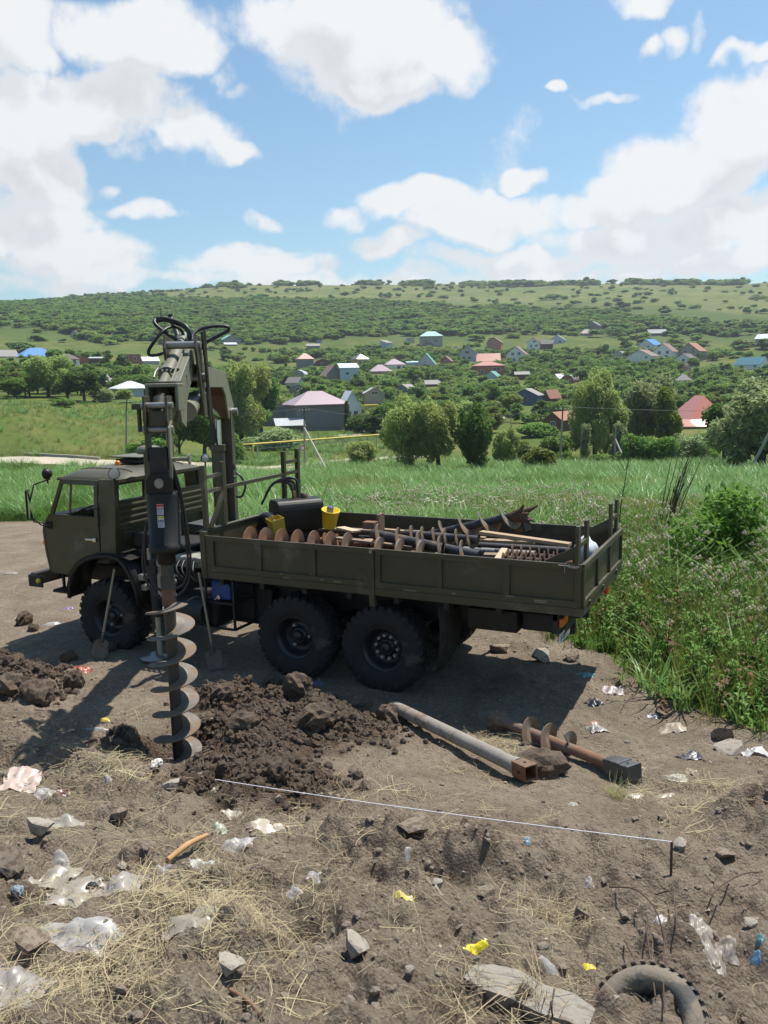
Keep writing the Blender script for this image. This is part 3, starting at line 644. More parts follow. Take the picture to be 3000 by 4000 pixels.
H(1586, 1618, 1336, 1322, 1317, 'lgrey', 'salmon', 'small white hut with flat salmon roof left of the mint roofed house', 'flat', 0, 5, name='hut', cat='hut')
H(1905, 1962, 1362, 1338, 1318, 'orange', 'brown', 'orange plastered house with hipped gable on the upper slope', 'gable', -10, 8, ridge='y', wins=[(.3, .8, 1.2, 1.2), (.75, .8, 1.2, 1.2)])
H(1795, 1862, 1412, 1378, 1352, 'lgrey', 'grey', 'tall light grey two storey house with plain gable', 'gable', -4, 9, ridge='y', wins=[(.3, .45, 1.8, 1.2), (.62, .45, 1.8, 1.2), (.48, 1.05, 2.2, 1.3)])
H(1858, 1952, 1412, 1410, 1381, 'brick', 'salmon', 'house seen as a broad salmon tiled roof slope above the brick house', 'gable', 2, 9, ridge='x')
H(1850, 1960, 1465, 1428, 1412, 'brick', 'salmon', 'red brick two storey house with wide salmon roof and long white window', 'hip', 14, 10, wins=[(.72, .62, 3.2, 1.4), (.2, .35, 1.4, 1.8)], eave=.5)
H(1888, 1962, 1484, 1480, 1451, 'paleblue', 'green', 'pale blue gable with green roof edge in front of the brick house', 'gable', -14, 8, ridge='y')
H(1984, 2058, 1412, 1384, 1354, 'white', 'brown', 'white two storey house with brown gable and four dark windows', 'gable', -12, 9, ridge='y', wins=[(.4, .3, 1.2, 1.6), (.75, .35, 1.4, 1.3), (.35, 1.05, 1.5, 1.4), (.68, 1.05, 1.5, 1.4)], door=.15)
H(2062, 2112, 1362, 1336, 1320, 'white', 'red', 'white gabled house with thin red verge high on the slope', 'gable', -6, 8, ridge='y', wins=[(.3, .45, 1.2, 1.1), (.7, .45, 1.4, 1.1), (.55, 1.05, 1.4, 1.0)])
H(2012, 2066, 1490, 1464, 1453, 'brown', 'slate', 'long dark garden shed with flat slate roof among the orchards', 'shed', 2, 5, name='shed', cat='shed')
H(1662, 1718, 1512, 1502, 1486, 'brown', 'slate', 'small dark brown shed with slate lean-to roof beside bare trees', 'shed', 3, 4, name='shed', cat='shed')
H(2150, 2208, 1340, 1328, 1309, 'paleblue', 'pale', 'pale blue cottage with light gable roof beside the parked car', 'gable', -8, 8, ridge='y', wins=[(.7, .5, 1.4, 1.2)])
H(2292, 2344, 1296, 1272, 1256, 'dgrey', 'grey', 'unfinished grey block house with plain gable on the hillside', 'gable', -18, 8, ridge='y', wins=[(.75, .7, 1, .8)])
H(2268, 2314, 1312, 1302, 1286, 'pink', 'pinkwhite', 'small cottage with pale pink pyramid roof below the unfinished house', 'hip', -10, 6)
H(2530, 2598, 1308, 1302, 1286, 'dgrey', 'grey', 'long low house with dark grey gable roof on the hillside', 'gable', 12, 12, ridge='x')
H(2505, 2572, 1368, 1348, 1325, 'white', 'blue', 'white house with bright blue roof on the right slope', 'gable', -30, 9, ridge='y', wins=[(.65, .75, 1, 1)])
H(2460, 2562, 1412, 1392, 1366, 'white', 'brown', 'white wide gabled house with mauve brown roof on the right', 'gable', -26, 9, ridge='y', wins=[(.8, .8, 1.2, .8)])
H(2558, 2638, 1400, 1374, 1342, 'white', 'brown', 'white two storey house with dark quoins and two brown windows', 'gable', -22, 8, ridge='y', wins=[(.35, .9, 1.6, 1.4), (.75, .9, 1.6, 1.4), (.25, .35, 1.5, 1.1), (.7, .35, 1.6, 1.2)])
H(2660, 2746, 1400, 1372, 1340, 'stone', 'rust', 'tan stone house with rust brown gable roof and red windows', 'gable', -24, 9, ridge='y', wins=[(.35, .95, 1.4, 1.3), (.72, .95, 1.4, 1.2)])
H(2644, 2714, 1428, 1404, 1382, 'white', 'dark', 'white cottage with dark plum gable roof below the stone house', 'gable', -24, 8, ridge='y', wins=[(.55, .9, 1.2, 1.2)])
H(2650, 2690, 1440, 1432, 1419, 'mauve' if False else 'pink', 'maroon', 'maroon shed roof showing among trees on the right', 'gable', -24, 5, ridge='x', name='shed', cat='shed')
H(2886, 2990, 1436, 1424, 1396, 'white', 'dteal', 'white house with dark teal roof near the right edge', 'gable', -26, 10, ridge='x', wins=[(.8, .5, 1, 1)])
H(2960, 3030, 1340, 1322, 1304, 'dgrey', 'white', 'grey house with bright metal roof at the right edge', 'gable', -20, 9, ridge='x')
H(2912, 2972, 1350, 1338, 1332, 'dgrey', 'white', 'low flat roofed garage with white roof at the right edge', 'flat', -10, 7, name='garage', cat='garage')
H(2646, 2692, 1506, 1485, 1461, 'dgrey', 'slate', 'dark roofed house with shining hip and a brick chimney', 'hip', 8, 8, chim=(.9, .4))
H(2660, 2792, 1672, 1640, 1548, 'orange', 'red', 'house with big red pyramid roof whose sunny side shines white', 'hip', 22, 10, eave=.8)
H(2672, 2776, 1680, 1668, 1645, 'orange', 'salmon', 'low salmon porch roof in front of the red pyramid roof', 'shed', 4, 4, name='porch', cat='porch')
H(2012, 2112, 1578, 1545, 1520, 'dblue', 'slate', 'dark blue wooden house with grey gable roof in the gardens', 'gable', -12, 9, ridge='y', wins=[(.3, .55, 2.0, 1.6)], door=.5)
H(2136, 2172, 1568, 1552, 1524, 'brown', 'rust', 'small shed with steep rusty roof right of the dark blue house', 'gable', -40, 5, ridge='y', name='shed', cat='shed')
H(2160, 2234, 1684, 1640, 1612, 'brown', 'rust', 'brown cottage with rust red roof and white framed window by the pole', 'gable', -28, 8, ridge='y', wins=[(.5, .6, .9, 1.3)])
H(2236, 2290, 1705, 1656, 1642, 'dgrey', 'pinkwhite', 'dark green shed with pink roof behind the tall willow', 'shed', -10, 4, name='shed', cat='shed')
H(2170, 2200, 1480, 1482, 1462, 'white', 'white', 'shining white metal roof half hidden by trees', 'gable', 24, 8, ridge='x')
H(2206, 2252, 1500, 1485, 1466, 'brick', 'slate', 'red brick garage with arched grey roof among the trees', 'arch', -20, 7, ridge='y', wins=[(.7, .8, .9, 1.1)], name='garage', cat='garage')
H(2402, 2440, 1396, 1386, 1372, 'lgrey', 'slate', 'pale arched greenhouse shed left of the wide white gable', 'arch', -20, 7, ridge='y', name='shed', cat='shed')
H(1552, 1622, 1530, 1522, 1502, 'dgrey', 'slate', 'low grey gable roof peeking over the pale shrubs', 'gable', -30, 6, ridge='y')
# left side
H(70, 215, 1400, 1392, 1357, 'cream', 'blue', 'house with large bright blue hipped roof at the far left', 'hip', 14, 12, eave=.5)
H(-30, 60, 1398, 1392, 1367, 'cream', 'slate', 'tan house with pale mauve roof cut by the left edge', 'gable', 14, 8, ridge='x')
H(236, 300, 1425, 1402, 1381, 'white', 'maroon', 'white bungalow with dull maroon hipped roof right of the blue roof', 'hip', 12, 9, wins=[(.3, .5, 1, 1.8), (.7, .5, 1, 1.8)])
H(304, 344, 1420, 1396, 1395, 'brick', 'rust', 'long low rust red wall beside the maroon roof', 'flat', 6, 5, name='shed', cat='shed')
H(344, 405, 1420, 1400, 1394, 'brown', 'pale', 'low brown shed with pale lean-to roof in the left village row', 'shed', 4, 6, name='shed', cat='shed')
H(470, 545, 1420, 1386, 1385, 'brick', 'slate', 'flat roofed red brick shell with pale window openings', 'flat', 10, 7, wins=[(.25, .7, 1.6, 1.4), (.7, .6, 1.0, 1.4)])
H(556, 616, 1424, 1410, 1394, 'lgrey', 'white', 'low building with shining white metal roof left of the crane', 'gable', 8, 7, ridge='x')
H(448, 572, 1548, 1516, 1488, 'paleblue', 'white', 'pale house with white pyramid roof on the left bank', 'hip', 10, 10, eave=.5, wins=[(.85, .5, 1, 1.4)])
H(398, 448, 1502, 1490, 1462, 'brown', 'slate', 'old shed with steep pale slate roof behind the white pyramid roof', 'gable', 24, 6, ridge='x', name='shed', cat='shed')
H(860, 936, 1348, 1328, 1308, 'grey', 'teal', 'grey house with teal edged roof high behind the crane', 'gable', 18, 9, ridge='y', wins=[(.3, .5, 1.1, 1.1), (.7, .5, 1.1, 1.1)])
H(878, 924, 1362, 1346, 1338, 'brown', 'white', 'small dark shed with white roof below the teal edged house', 'shed', 10, 4, name='shed', cat='shed')
H(282, 304, 1312, 1300, 1292, 'lgrey', 'slate', 'tiny grey hut alone on the left hillside', 'gable', -10, 4, ridge='y', name='hut', cat='hut')
H(1198, 1248, 1362, 1352, 1342, 'dgrey', 'slate', 'small weathered shed with corrugated roof on the middle slope', 'shed', 4, 5, name='shed', cat='shed')
H(1235, 1256, 1342, 1332, 1325, 'blue', 'slate', 'tiny blue hut on the middle slope', 'gable', 0, 3, ridge='y', name='hut', cat='hut')
H(1494, 1526, 1360, 1340, 1328, 'paleblue', 'slate', 'small white house half hidden by trees below the meadow', 'shed', 40, 6, wins=[(.3, .7, .8, .8)])
H(2066, 2108, 1282, 1275, 1272, 'dgrey', 'slate', 'low grey flat building beside the green fence on the hill', 'flat', 0, 5, name='shed', cat='shed') if False else None
H(2094, 2134, 1300, 1288, 1284, 'dgrey', 'grey', 'low grey flat roofed hut on the upper lane', 'flat', 0, 6, name='hut', cat='hut')
H(2100, 2160, 1362, 1345, 1328, 'brown', 'dark', 'dark lean-to shed between the two white gables', 'shed', -6, 5, name='shed', cat='shed')
# parked cars far up the slope
def far_car(px, py, col, label):
    b = gp(px, py); o = thing('parked_car', label, 'car', tuple(b), .2); m = mat('car_'+str(px), col, .3, .05, 2)
    MB().prism([(-2.1, .35), (2.1, .35), (2.15, .75), (1.2, .85), (.6, 1.40), (-1.0, 1.40), (-1.6, .88), (-2.15, .80)], -.8, .8, 1).build('body', m, o, .06)
    MB().prism([(-1.35, .92), (1.05, .92), (.55, 1.34), (-.95, 1.34)], -.81, .81, 1).build('windows', WIN, o)
    for x in (-1.3, 1.3):
        for y in (-.72, .72): MB().tube([(x, y-.1, .32), (x, y+.1, .32)], .32, 14).build('wheel', mat('car_tyre', (.02, .02, .02), .8, .1, 3), o)
far_car(1785, 1362, (.70, .72, .75), 'white car parked on the lane above the salmon roofs'); far_car(2190, 1306, (.55, .57, .60), 'silver car parked on the upper lane')
far_car(958, 1345, (.45, .60, .50), 'pale green car beside the teal edged house')
for px, py, c, lab in ((1912, 1620, (.6, .6, .6), 'white stacked sacks beside the garden plot'), (1960, 1650, (.5, .5, .48), 'grey round water barrel beside the garden plot')):
    b = gp(px, py); tag(MB().lathe([(0, 1.3), (.55, 1.25), (.72, .9), (.72, .3), (.6, 0)], 14, Matrix.Translation(tuple(b))).build('barrel' if 'barrel' in lab else 'sack_pile', mat('tarp'+str(px), c, .7, .2, 2)), lab, 'barrel' if 'barrel' in lab else 'sacks')
for px0, px1, py, c, lab in ((1924, 1970, 1568, (.04, .40, .30), 'turquoise tarpaulin over a row in the gardens'), (2050, 2110, 1394, (.12, .5, .42), 'green tarpaulin roof in the right orchards')):
    a, b = gp(px0, py), gp(px1, py); tag(MB().bar(a+np.array((0, 0, 1.2)), b+np.array((0, 0, 1.2)), 2.0, .5).build('tarpaulin', mat('tarp'+str(px0), c, .5, .2, 2), bevel=.1), lab, 'tarpaulin')
# ------------------------------------------------------------------ scatter helper: instances of prototype meshes on points (for what nobody could count)
def protos(name, objs):
    c = bpy.data.collections.new(name)
    for i, o in enumerate(objs):
        for k in list(o.users_collection): k.objects.unlink(o)
        c.objects.link(o)
    return c
def proto_obj(name, V, F, m):
    me = np_mesh(name, V, F, False); me.materials.append(m); return bpy.data.objects.new(name, me)
def scatter(name, P, rot, scl, idx, coll, label=None, cat=None):
    me = bpy.data.meshes.new(name); me.vertices.add(len(P)); me.vertices.foreach_set('co', np.asarray(P, np.float32).ravel())
    for nm, typ, data, key in (('rot', 'FLOAT_VECTOR', rot, 'vector'), ('scl', 'FLOAT_VECTOR', scl, 'vector'), ('idx', 'INT', idx, 'value')):
        a = me.attributes.new(nm, typ, 'POINT'); a.data.foreach_set(key, np.asarray(data, np.int32 if typ == 'INT' else np.float32).ravel())
    o = link(name, me); o['kind'] = 'stuff'
    if label: o['label'] = label; o['category'] = cat
    g = bpy.data.node_groups.new(name+'_nodes', 'GeometryNodeTree')
    g.interface.new_socket('Geometry', in_out='INPUT', socket_type='NodeSocketGeometry'); g.interface.new_socket('Geometry', in_out='OUTPUT', socket_type='NodeSocketGeometry')
    gi, go = N(g, 'NodeGroupInput'), N(g, 'NodeGroupOutput'); ip = N(g, 'GeometryNodeInstanceOnPoints'); ci = N(g, 'GeometryNodeCollectionInfo')
    ci.inputs['Collection'].default_value = coll; ci.inputs['Separate Children'].default_value = True; ci.inputs['Reset Children'].default_value = True
    def attr(nm, t):
        a = N(g, 'GeometryNodeInputNamedAttribute', data_type=t); a.inputs['Name'].default_value = nm; return [s for s in a.outputs if s.enabled and s.name == 'Attribute'][0]
    er = N(g, 'FunctionNodeEulerToRotation'); g.links.new(attr('rot', 'FLOAT_VECTOR'), er.inputs[0])
    g.links.new(gi.outputs[0], ip.inputs['Points']); g.links.new(ci.outputs[0], ip.inputs['Instance']); ip.inputs['Pick Instance'].default_value = True
    g.links.new(attr('idx', 'INT'), ip.inputs['Instance Index']); g.links.new(er.outputs[0], ip.inputs['Rotation']); g.links.new(attr('scl', 'FLOAT_VECTOR'), ip.inputs['Scale'])
    g.links.new(ip.outputs[0], go.inputs[0])
    md = o.modifiers.new('scatter', 'NODES'); md.node_group = g
    return o
def rand_rot(n, tilt=.12):
    r = RNG.normal(0, tilt, (n, 3)); r[:, 2] = RNG.uniform(0, 6.283, n); return r
def uni(n, a, b): return np.repeat(RNG.uniform(a, b, n)[:, None], 3, 1)
# ------------------------------------------------------------------ foliage
def leafmat(name, c, var=.30, trans=.48, ov=.16, scale=.35, rough=.62): return mat(name, c, rough, var, scale, obj_var=ov, trans=trans, spec=.25, detail=3)
LM = dict(dark=leafmat('leaf_dark', (.108, .195, .036)), mid=leafmat('leaf_mid', (.155, .27, .046)), bright=leafmat('leaf_bright', (.16, .29, .025)), willow=leafmat('leaf_willow', (.35, .43, .13), .35), silver=leafmat('leaf_silver', (.33, .40, .18), .35), yellow=leafmat('leaf_yellow', (.19, .24, .04)), dry=leafmat('leaf_dry', (.11, .085, .05)), far=leafmat('leaf_far', (.175, .29, .058), .35), far2=leafmat('leaf_far_dark', (.125, .225, .044), .35), far3=leafmat('leaf_far_yellow', (.23, .31, .07), .35))
BARK = mat('bark', (.075, .055, .042), .95, .3, 2.5, bump=.4, bscale=9)
def crown_mesh(lobes, n, size, droop=0.0, seed=0, inner=.35):
    """n bent leaf-cluster cards spread through ellipsoid lobes"""
    r = np.random.default_rng(seed); L = np.array(lobes, float); vol = (L[:, 3]*L[:, 4]*L[:, 5])**.75; k = r.choice(len(L), n, p=vol/vol.sum())
    d = r.normal(size=(n, 3)); d /= np.linalg.norm(d, axis=1)[:, None]; rad = (inner+(1-inner)*r.random(n)**.55)
    bump = .82+.36*vnoise(d[:, 0]*3+k*7.1, d[:, 1]*3+d[:, 2]*2.3, seed)
    P = L[k, :3]+d*L[k, 3:6]*(rad*bump)[:, None]
    nrm = d*.45+r.normal(size=(n, 3))*.75+np.array((0, 0, .75)); nrm /= np.linalg.norm(nrm, axis=1)[:, None]
    t = np.cross(nrm, r.normal(size=(n, 3))); t[:, 2] -= droop*1.2; t -= nrm*(t*nrm).sum(1)[:, None]; t /= np.linalg.norm(t, axis=1)[:, None]+1e-9; b = np.cross(nrm, t)
    s = size*r.uniform(.55, 1.25, n)[:, None]; a = s*(1.0+.9*droop); w = s*(.62-.28*droop)
    V = np.stack([P-t*a*.5, P+b*w*.5+nrm*s*.08, P+t*a*.5-nrm*s*.12, P-b*w*.5+nrm*s*.08], 1).reshape(-1, 3)
    return V, np.arange(n*4).reshape(n, 4)
def rand_lobes(kind, r):
    """lobes for a unit tree: height 1, crown radius about .4"""
    out = []
    if kind == 'round':
        out.append((0, 0, .62, .30, .30, .30))
        for i in range(9): a = r.uniform(0, 6.28); q = r.uniform(.14, .28); z = r.uniform(.42, .82); s = r.uniform(.13, .20); out.append((q*math.cos(a), q*math.sin(a), z, s, s, s*.9))
    elif kind == 'willow':
        out.append((0, 0, .55, .32, .32, .34))
        for i in range(16):
            a = r.uniform(0, 6.28); q = r.uniform(.12, .36); z = r.uniform(.22, .84); s = r.uniform(.10, .18); out.append((q*math.cos(a), q*math.sin(a), z, s, s, s*1.25))
    elif kind == 'tall':
        for i in range(14):
            z = r.uniform(.30, .95); q = .26*(1-abs(z-.55)*1.2)*r.uniform(.1, 1); a = r.uniform(0, 6.28); s = r.uniform(.10, .17); out.append((q*math.cos(a), q*math.sin(a), z, s, s, s*1.2))
    elif kind == 'column':
        for i in range(9): z = .08+.1*i; s = .115*(1-.55*(z-.2)**2*1.5); out.append((0, 0, z, max(.03, s), max(.03, s), .09))
    else:   # bush
        for i in range(9): a = r.uniform(0, 6.28); q = r.uniform(0, .40); s = r.uniform(.20, .34); out.append((q*math.cos(a), q*math.sin(a), r.uniform(.2, .62), s, s, s*.95))
    return out
def trunk_mesh(kind, r):
    b = MB(); th = .032 if kind != 'bush' else .02; lean = r.uniform(-.04, .04)
    b.tube([(0, 0, -.08), (lean*.5, 0, .18), (lean, .01, .42), (lean*1.2, 0, .72)], [th*1.25, th, th*.7, th*.25], 7)
    for i in range(6 if kind != 'column' else 0):
        a = r.uniform(0, 6.28); z = r.uniform(.14, .45); q = r.uniform(.16, .30)
        b.tube([(lean*z*2, 0, z), (q*.5*math.cos(a), q*.5*math.sin(a), z+.14), (q*math.cos(a), q*math.sin(a), z+.30)], [th*.6, th*.4, th*.12], 5)
    return b
TREES = {}
def tree_proto(kind, leaf, n, size, droop, seed):
    key = (kind, leaf, n, seed)
    if key in TREES: return TREES[key]
    r = random.Random(seed); V, F = crown_mesh(rand_lobes(kind, r), n, size, droop, seed)
    cm = np_mesh('crown', V, F); cm.materials.append(LM[leaf]); tb = trunk_mesh(kind, r)
    tm = bpy.data.meshes.new('trunk'); tm.from_pydata(tb.v, [], tb.f); tm.polygons.foreach_set('use_smooth', tb.sm); tm.materials.append(BARK)
    TREES[key] = (cm, tm); return TREES[key]
def tree(pr, loc, h, w, name, label, cat, group=None, rz=None):
    o = thing(name, label, cat, tuple(loc), RNG.uniform(0, 6.28) if rz is None else rz, group); o.scale = (w, w, h)
    link('trunk', pr[1], None, o); link('crown', pr[0], None, o); return o
def tree_px(xc, yt, yb, wpx, kind, leaf, label, n=5000, size=.05, droop=.0, seed=1, name='tree', cat='tree'):
    b = gp(xc, yb); dep = float((b-CAM)@CF); sc = dep/FPX; h = (yb-yt)*sc; w = wpx*sc/(.72 if kind in ('round', 'tall') else .86 if kind == 'willow' else .26 if kind == 'column' else 1.05)
    return tree(tree_proto(kind, leaf, n, size, droop, seed), b+np.array((0, 0, -.1)), h*1.02, w, name, label, cat)
# the row of trees along the stream and by the left bank
NEAR = [(1600,1545,1835,210,'willow','willow','large pale willow whose crown hangs to the ground, left one of the pair',11000,.050,.8,3),(1715,1570,1835,220,'willow','willow','large pale willow whose crown hangs to the ground, right one of the pair',11000,.050,.8,4),
 (1862,1580,1832,160,'willow','dark','dense dark green tree right of the pale willows',9000,.055,.3,5),(1400,1692,1815,130,'bush','willow','bushy small willow standing alone by the side track',4500,.085,.5,6),
 (1985,1660,1818,120,'willow','willow','medium drooping willow right of the dark tree',6000,.06,.8,7),(2100,1725,1835,150,'bush','yellow','low olive green bush beside the meadow edge',3500,.10,.1,8),(2100,1640,1705,190,'bush','mid','broad dark bush below the brown cottage',3500,.09,.1,9),
 (2325,1432,1790,200,'willow','willow','tall willow with double crown and bare forked trunk',12000,.042,.7,10),(2325,1560,1785,230,'willow','willow','lower spreading willow beneath the tall double crowned willow',9000,.05,.7,11),(2285,1665,1805,70,'tall','silver','slim silvery young tree left of the tall willow',3500,.06,.3,12),
 (2535,1468,1760,230,'willow','silver','large grey green willow left of the red pyramid roof',11000,.046,.6,13),(2600,1535,1770,150,'tall','yellow','yellow green tree in front of the grey green willow',7000,.055,.2,14),(2520,1670,1812,150,'bush','mid','rounded green shrub below the grey green willow',4500,.085,.1,15),
 (2600,1690,1812,120,'bush','mid','fresh green shrub with pointed top below the yellow green tree',4500,.085,.1,16),(2415,1662,1800,90,'tall','silver','silvery shrub behind the short propped pole',3500,.07,.2,17),(2690,1680,1805,140,'bush','silver','grey leaved shrub in front of the red pyramid roof',4500,.085,.2,18),
 (2965,1478,1832,370,'willow','silver','huge silvery willow filling the right edge',14000,.045,.6,19),(2830,1560,1815,170,'round','dark','dark shaded tree left of the huge silvery willow',7000,.06,.1,20),(2985,1640,1835,150,'round','dark','dark tree low at the right edge',5000,.07,.1,21),
 (2752,1735,1795,90,'bush','bright','small bright green bush under the trees on the right',2500,.12,.0,22),(2870,1778,1835,60,'round','mid','small sapling standing in the meadow on the right',1500,.10,.0,23),(2790,1765,1800,40,'tall','mid','tiny conical sapling at the right meadow edge',900,.10,.0,24),
 (2205,1748,1808,80,'bush','bright','bright lime green bush beside the concrete pole',2500,.12,.0,25),(2180,1690,1800,140,'bush','mid','mixed green thicket behind the concrete pole',4500,.09,.1,26),(2020,1700,1800,120,'bush','dark','dark thicket right of the drooping willow',4000,.09,.1,27),
 (945,1372,1730,230,'willow','willow','tall broad willow directly right of the crane column',12000,.045,.7,28),(1020,1440,1700,170,'round','dark','dark green tree right of the broad willow',7000,.055,.1,29),(800,1590,1790,170,'round','dark','dark leafy tree seen under the crane arm',7000,.06,.1,30),
 (880,1660,1795,160,'bush','mid','green thicket between the crane column and drill',5000,.085,.1,31),(700,1600,1780,120,'round','mid','green tree just behind the drill head',5000,.07,.1,32),(1050,1655,1755,200,'bush','silver','wide grey green shrub above the yellow pipe',5000,.085,.3,33),
 (190,1385,1548,180,'willow','willow','spreading willow with dark bare limbs on the left bank',9000,.045,.6,34),(330,1440,1568,130,'round','dark','dark round tree right of the spreading left willow',6000,.06,.1,35),(265,1470,1562,110,'round','dark','dark tree between the two left bank trees',4500,.07,.1,36),(405,1502,1570,110,'bush','silver','silvery shrub before the white pyramid roof',4000,.085,.2,37),
 (60,1470,1552,130,'round','mid','green tree at the left edge of the bank',4500,.07,.1,38),(250,1545,1590,110,'bush','mid','low rounded bush on the bright green bank',3000,.10,.1,39),(480,1510,1560,90,'bush','willow','pale shrub right of the white pyramid roof',3000,.10,.2,40),
 (1357,1562,1682,30,'column','dark','narrow dark cypress by the grey block house',2500,.05,.0,41),(1180,1608,1668,70,'round','bright','small bright green tree at the corner of the grey block house',2500,.10,.0,42),(1430,1590,1690,150,'bush','dark','dark creeper thicket right of the grey block house',5000,.085,.1,43),(1530,1570,1690,140,'round','mid','green garden tree behind the pale willows',5000,.07,.1,44),
 (570,1690,1790,160,'bush','mid','green shrub on the bank right of the slope pole',4000,.09,.1,45),(560,1430,1480,110,'round','mid','tree behind the white pyramid roof',3000,.08,.1,46),(1950,1690,1790,60,'bush','dark','shaded bush at the foot of the drooping willow',2500,.10,.1,47),(2760,1640,1790,110,'bush','dark','shaded shrub at the foot of the red roofed house',3500,.09,.1,48),(2660,1745,1806,110,'bush','silver','low grey shrub at the meadow edge on the right',3000,.10,.2,49),(2450,1740,1806,120,'bush','mid','low thicket beside the slanting prop',3000,.10,.1,50),(2360,1765,1808,100,'bush','mid','low reeds and shrubs at the foot of the tall willow',2500,.10,.1,51),
 (640,1650,1780,130,'round','dark','dark tree at the foot of the bank behind the drill',5000,.07,.1,52),(980,1560,1720,140,'round','mid','green tree in front of the concrete garden wall',5000,.07,.1,53)]
for (xc, yt, yb, wp, kind, leaf, lab, n, sz, dr, sd) in NEAR: tree_px(xc, yt, yb, wp, kind, leaf, lab, int(n*.8), sz*1.1, dr, sd, 'shrub' if kind == 'bush' else 'tree', 'shrub' if kind == 'bush' else 'tree')
# garden trees between the houses
VP = [tree_proto(k, l, 1300, .115, d, 200+i) for i, (k, l, d) in enumerate((('round', 'dark', 0), ('round', 'mid', 0), ('round', 'mid', 0), ('bush', 'dark', 0), ('tall', 'mid', 0), ('round', 'dark', 0), ('bush', 'willow', .2), ('tall', 'dark', 0), ('round', 'yellow', 0)))]
LOWP = []
for i, (k, l) in enumerate((('round', 'far'), ('round', 'far2'), ('bush', 'far'), ('round', 'far'), ('tall', 'far2'), ('bush', 'far'), ('bush', 'far3'), ('bush', 'far3'))):
    r = random.Random(300+i); V, F = crown_mesh(rand_lobes(k, r), 420, .20, 0, 300+i, .45); LOWP.append(proto_obj('a%d_crown' % i, V, F, LM[l]))
LOWC = protos('low_trees', LOWP)
def project(P):
    q = P-CAM; z = q@CF; return 1500+FPX*(q@CR)/z, 2000-FPX*(q@CU)/z, z
def village_trees():
    n = 9000; d = np.sqrt(RNG.uniform(125**2, 500**2, n)); az = YAW+RNG.uniform(-.50, .50, n); x, y = CAM[0]+d*np.sin(az), CAM[1]+d*np.cos(az); z = gz0(x, y)
    P = np.stack([x, y, z], 1); px, py, dep = project(P); h = RNG.uniform(2.1, 4.5, n)*np.where(RNG.random(n) < .10, 1.6, 1.0); w = h*RNG.uniform(1.05, 1.7, n)
    dens = fbm(x*.012, y*.012, 3, 91)
    keep = np.ones(n, bool)
    keep &= ~((px < 860) & (py > 1550))                                  # open bank on the left
    keep &= ~((px < 520) & (py > 1430) & (py < 1446)); keep &= ~((px < 700) & (py < 1392))
    keep &= ~((px > 880) & (px < 1580) & (py > 1672))                     # open ground by the pipe
    keep &= ~((px > 1580) & (py > 1700)); keep &= ~((px > 1930) & (px < 2130) & (py > 1650))
    keep &= ~((px > 1260) & (px < 1560) & (py < 1362)); keep &= ~((px > 700) & (px < 1260) & (py < 1368))
    keep &= ~((py < 1300) & (RNG.random(n) < .7)); keep &= (dens > .36) | (py > 1450)
    hx = h/dep*FPX; wx = w/dep*FPX*.42
    for (cx, cy, r, hd, x0, x1, yr, yb, _s) in HOUSES:
        keep &= np.hypot(x-cx, y-cy) > r+w*.2
        over = (px+wx > x0+2) & (px-wx < x1-2) & (dep < hd+3) & (py-hx < yb-(yb-yr)*.22) & (py > yr)
        side = (px < x0+.12*(x1-x0)) | (px > x1-.12*(x1-x0))
        keep &= ~(over & (~side | (RNG.random(n) < .6)))
    i = np.where(keep)[0]; i = i[np.argsort(dep[i])]; taken = []; out = []
    grid = {}
    for k in i:
        g = (int(x[k]//6), int(y[k]//6)); ok = True
        for a in (-1, 0, 1):
            for b in (-1, 0, 1):
                for m in grid.get((g[0]+a, g[1]+b), ()):
                    if math.hypot(x[k]-x[m], y[k]-y[m]) < .30*(w[k]+w[m]): ok = False
        if ok: grid.setdefault(g, []).append(k); out.append(k)
    out = np.array(out); size = h[out]/dep[out]; near = out[np.argsort(-size)[:230]]; s = set(near.tolist()); rest = np.array([k for k in out if k not in s])
    looks = ('dark round', 'fresh green round', 'mid green round', 'dark bushy', 'tall green', 'dense dark', 'pale bushy', 'tall dark', 'yellow green')
    made = []
    for k in near:
        j = int(RNG.integers(len(VP))); best = min(HOUSES, key=lambda q: abs((q[4]+q[5])/2-px[k])+1.3*abs(q[7]-py[k])); mid = (best[4]+best[5])/2
        rel = 'left of' if px[k] < best[4] else 'right of' if px[k] > best[5] else 'below' if py[k] > best[7] else 'above'
        made.append((px[k], looks[j], rel, best[8], tree(VP[j], (x[k], y[k], z[k]-.1), h[k], w[k], 'garden_tree', '%s garden tree %s the %s' % (looks[j], rel, best[8]), 'tree', 'garden trees between the houses')))
    same = {}
    for q in made: same.setdefault(q[4]['label'], []).append(q)
    for qs in same.values():
        if len(qs) > 1:
            for o_, q in zip(('first', 'second', 'third', 'fourth', 'fifth', 'sixth', 'seventh', 'eighth', 'ninth'), sorted(qs, key=lambda q: q[0])): q[4]['label'] = '%s garden tree, %s from left, %s the %s' % (q[1], o_, q[2], ' '.join(q[3].split()[:5]))
    m = len(rest); sc = np.stack([w[rest], w[rest], h[rest]], 1)
    scatter('far_gardens', P[rest]-np.array((0, 0, .1)), rand_rot(m, 0), sc, RNG.integers(0, 8, m), LOWC, 'mass of orchard greenery filling the far gardens', 'greenery')
    return len(out)
village_trees()
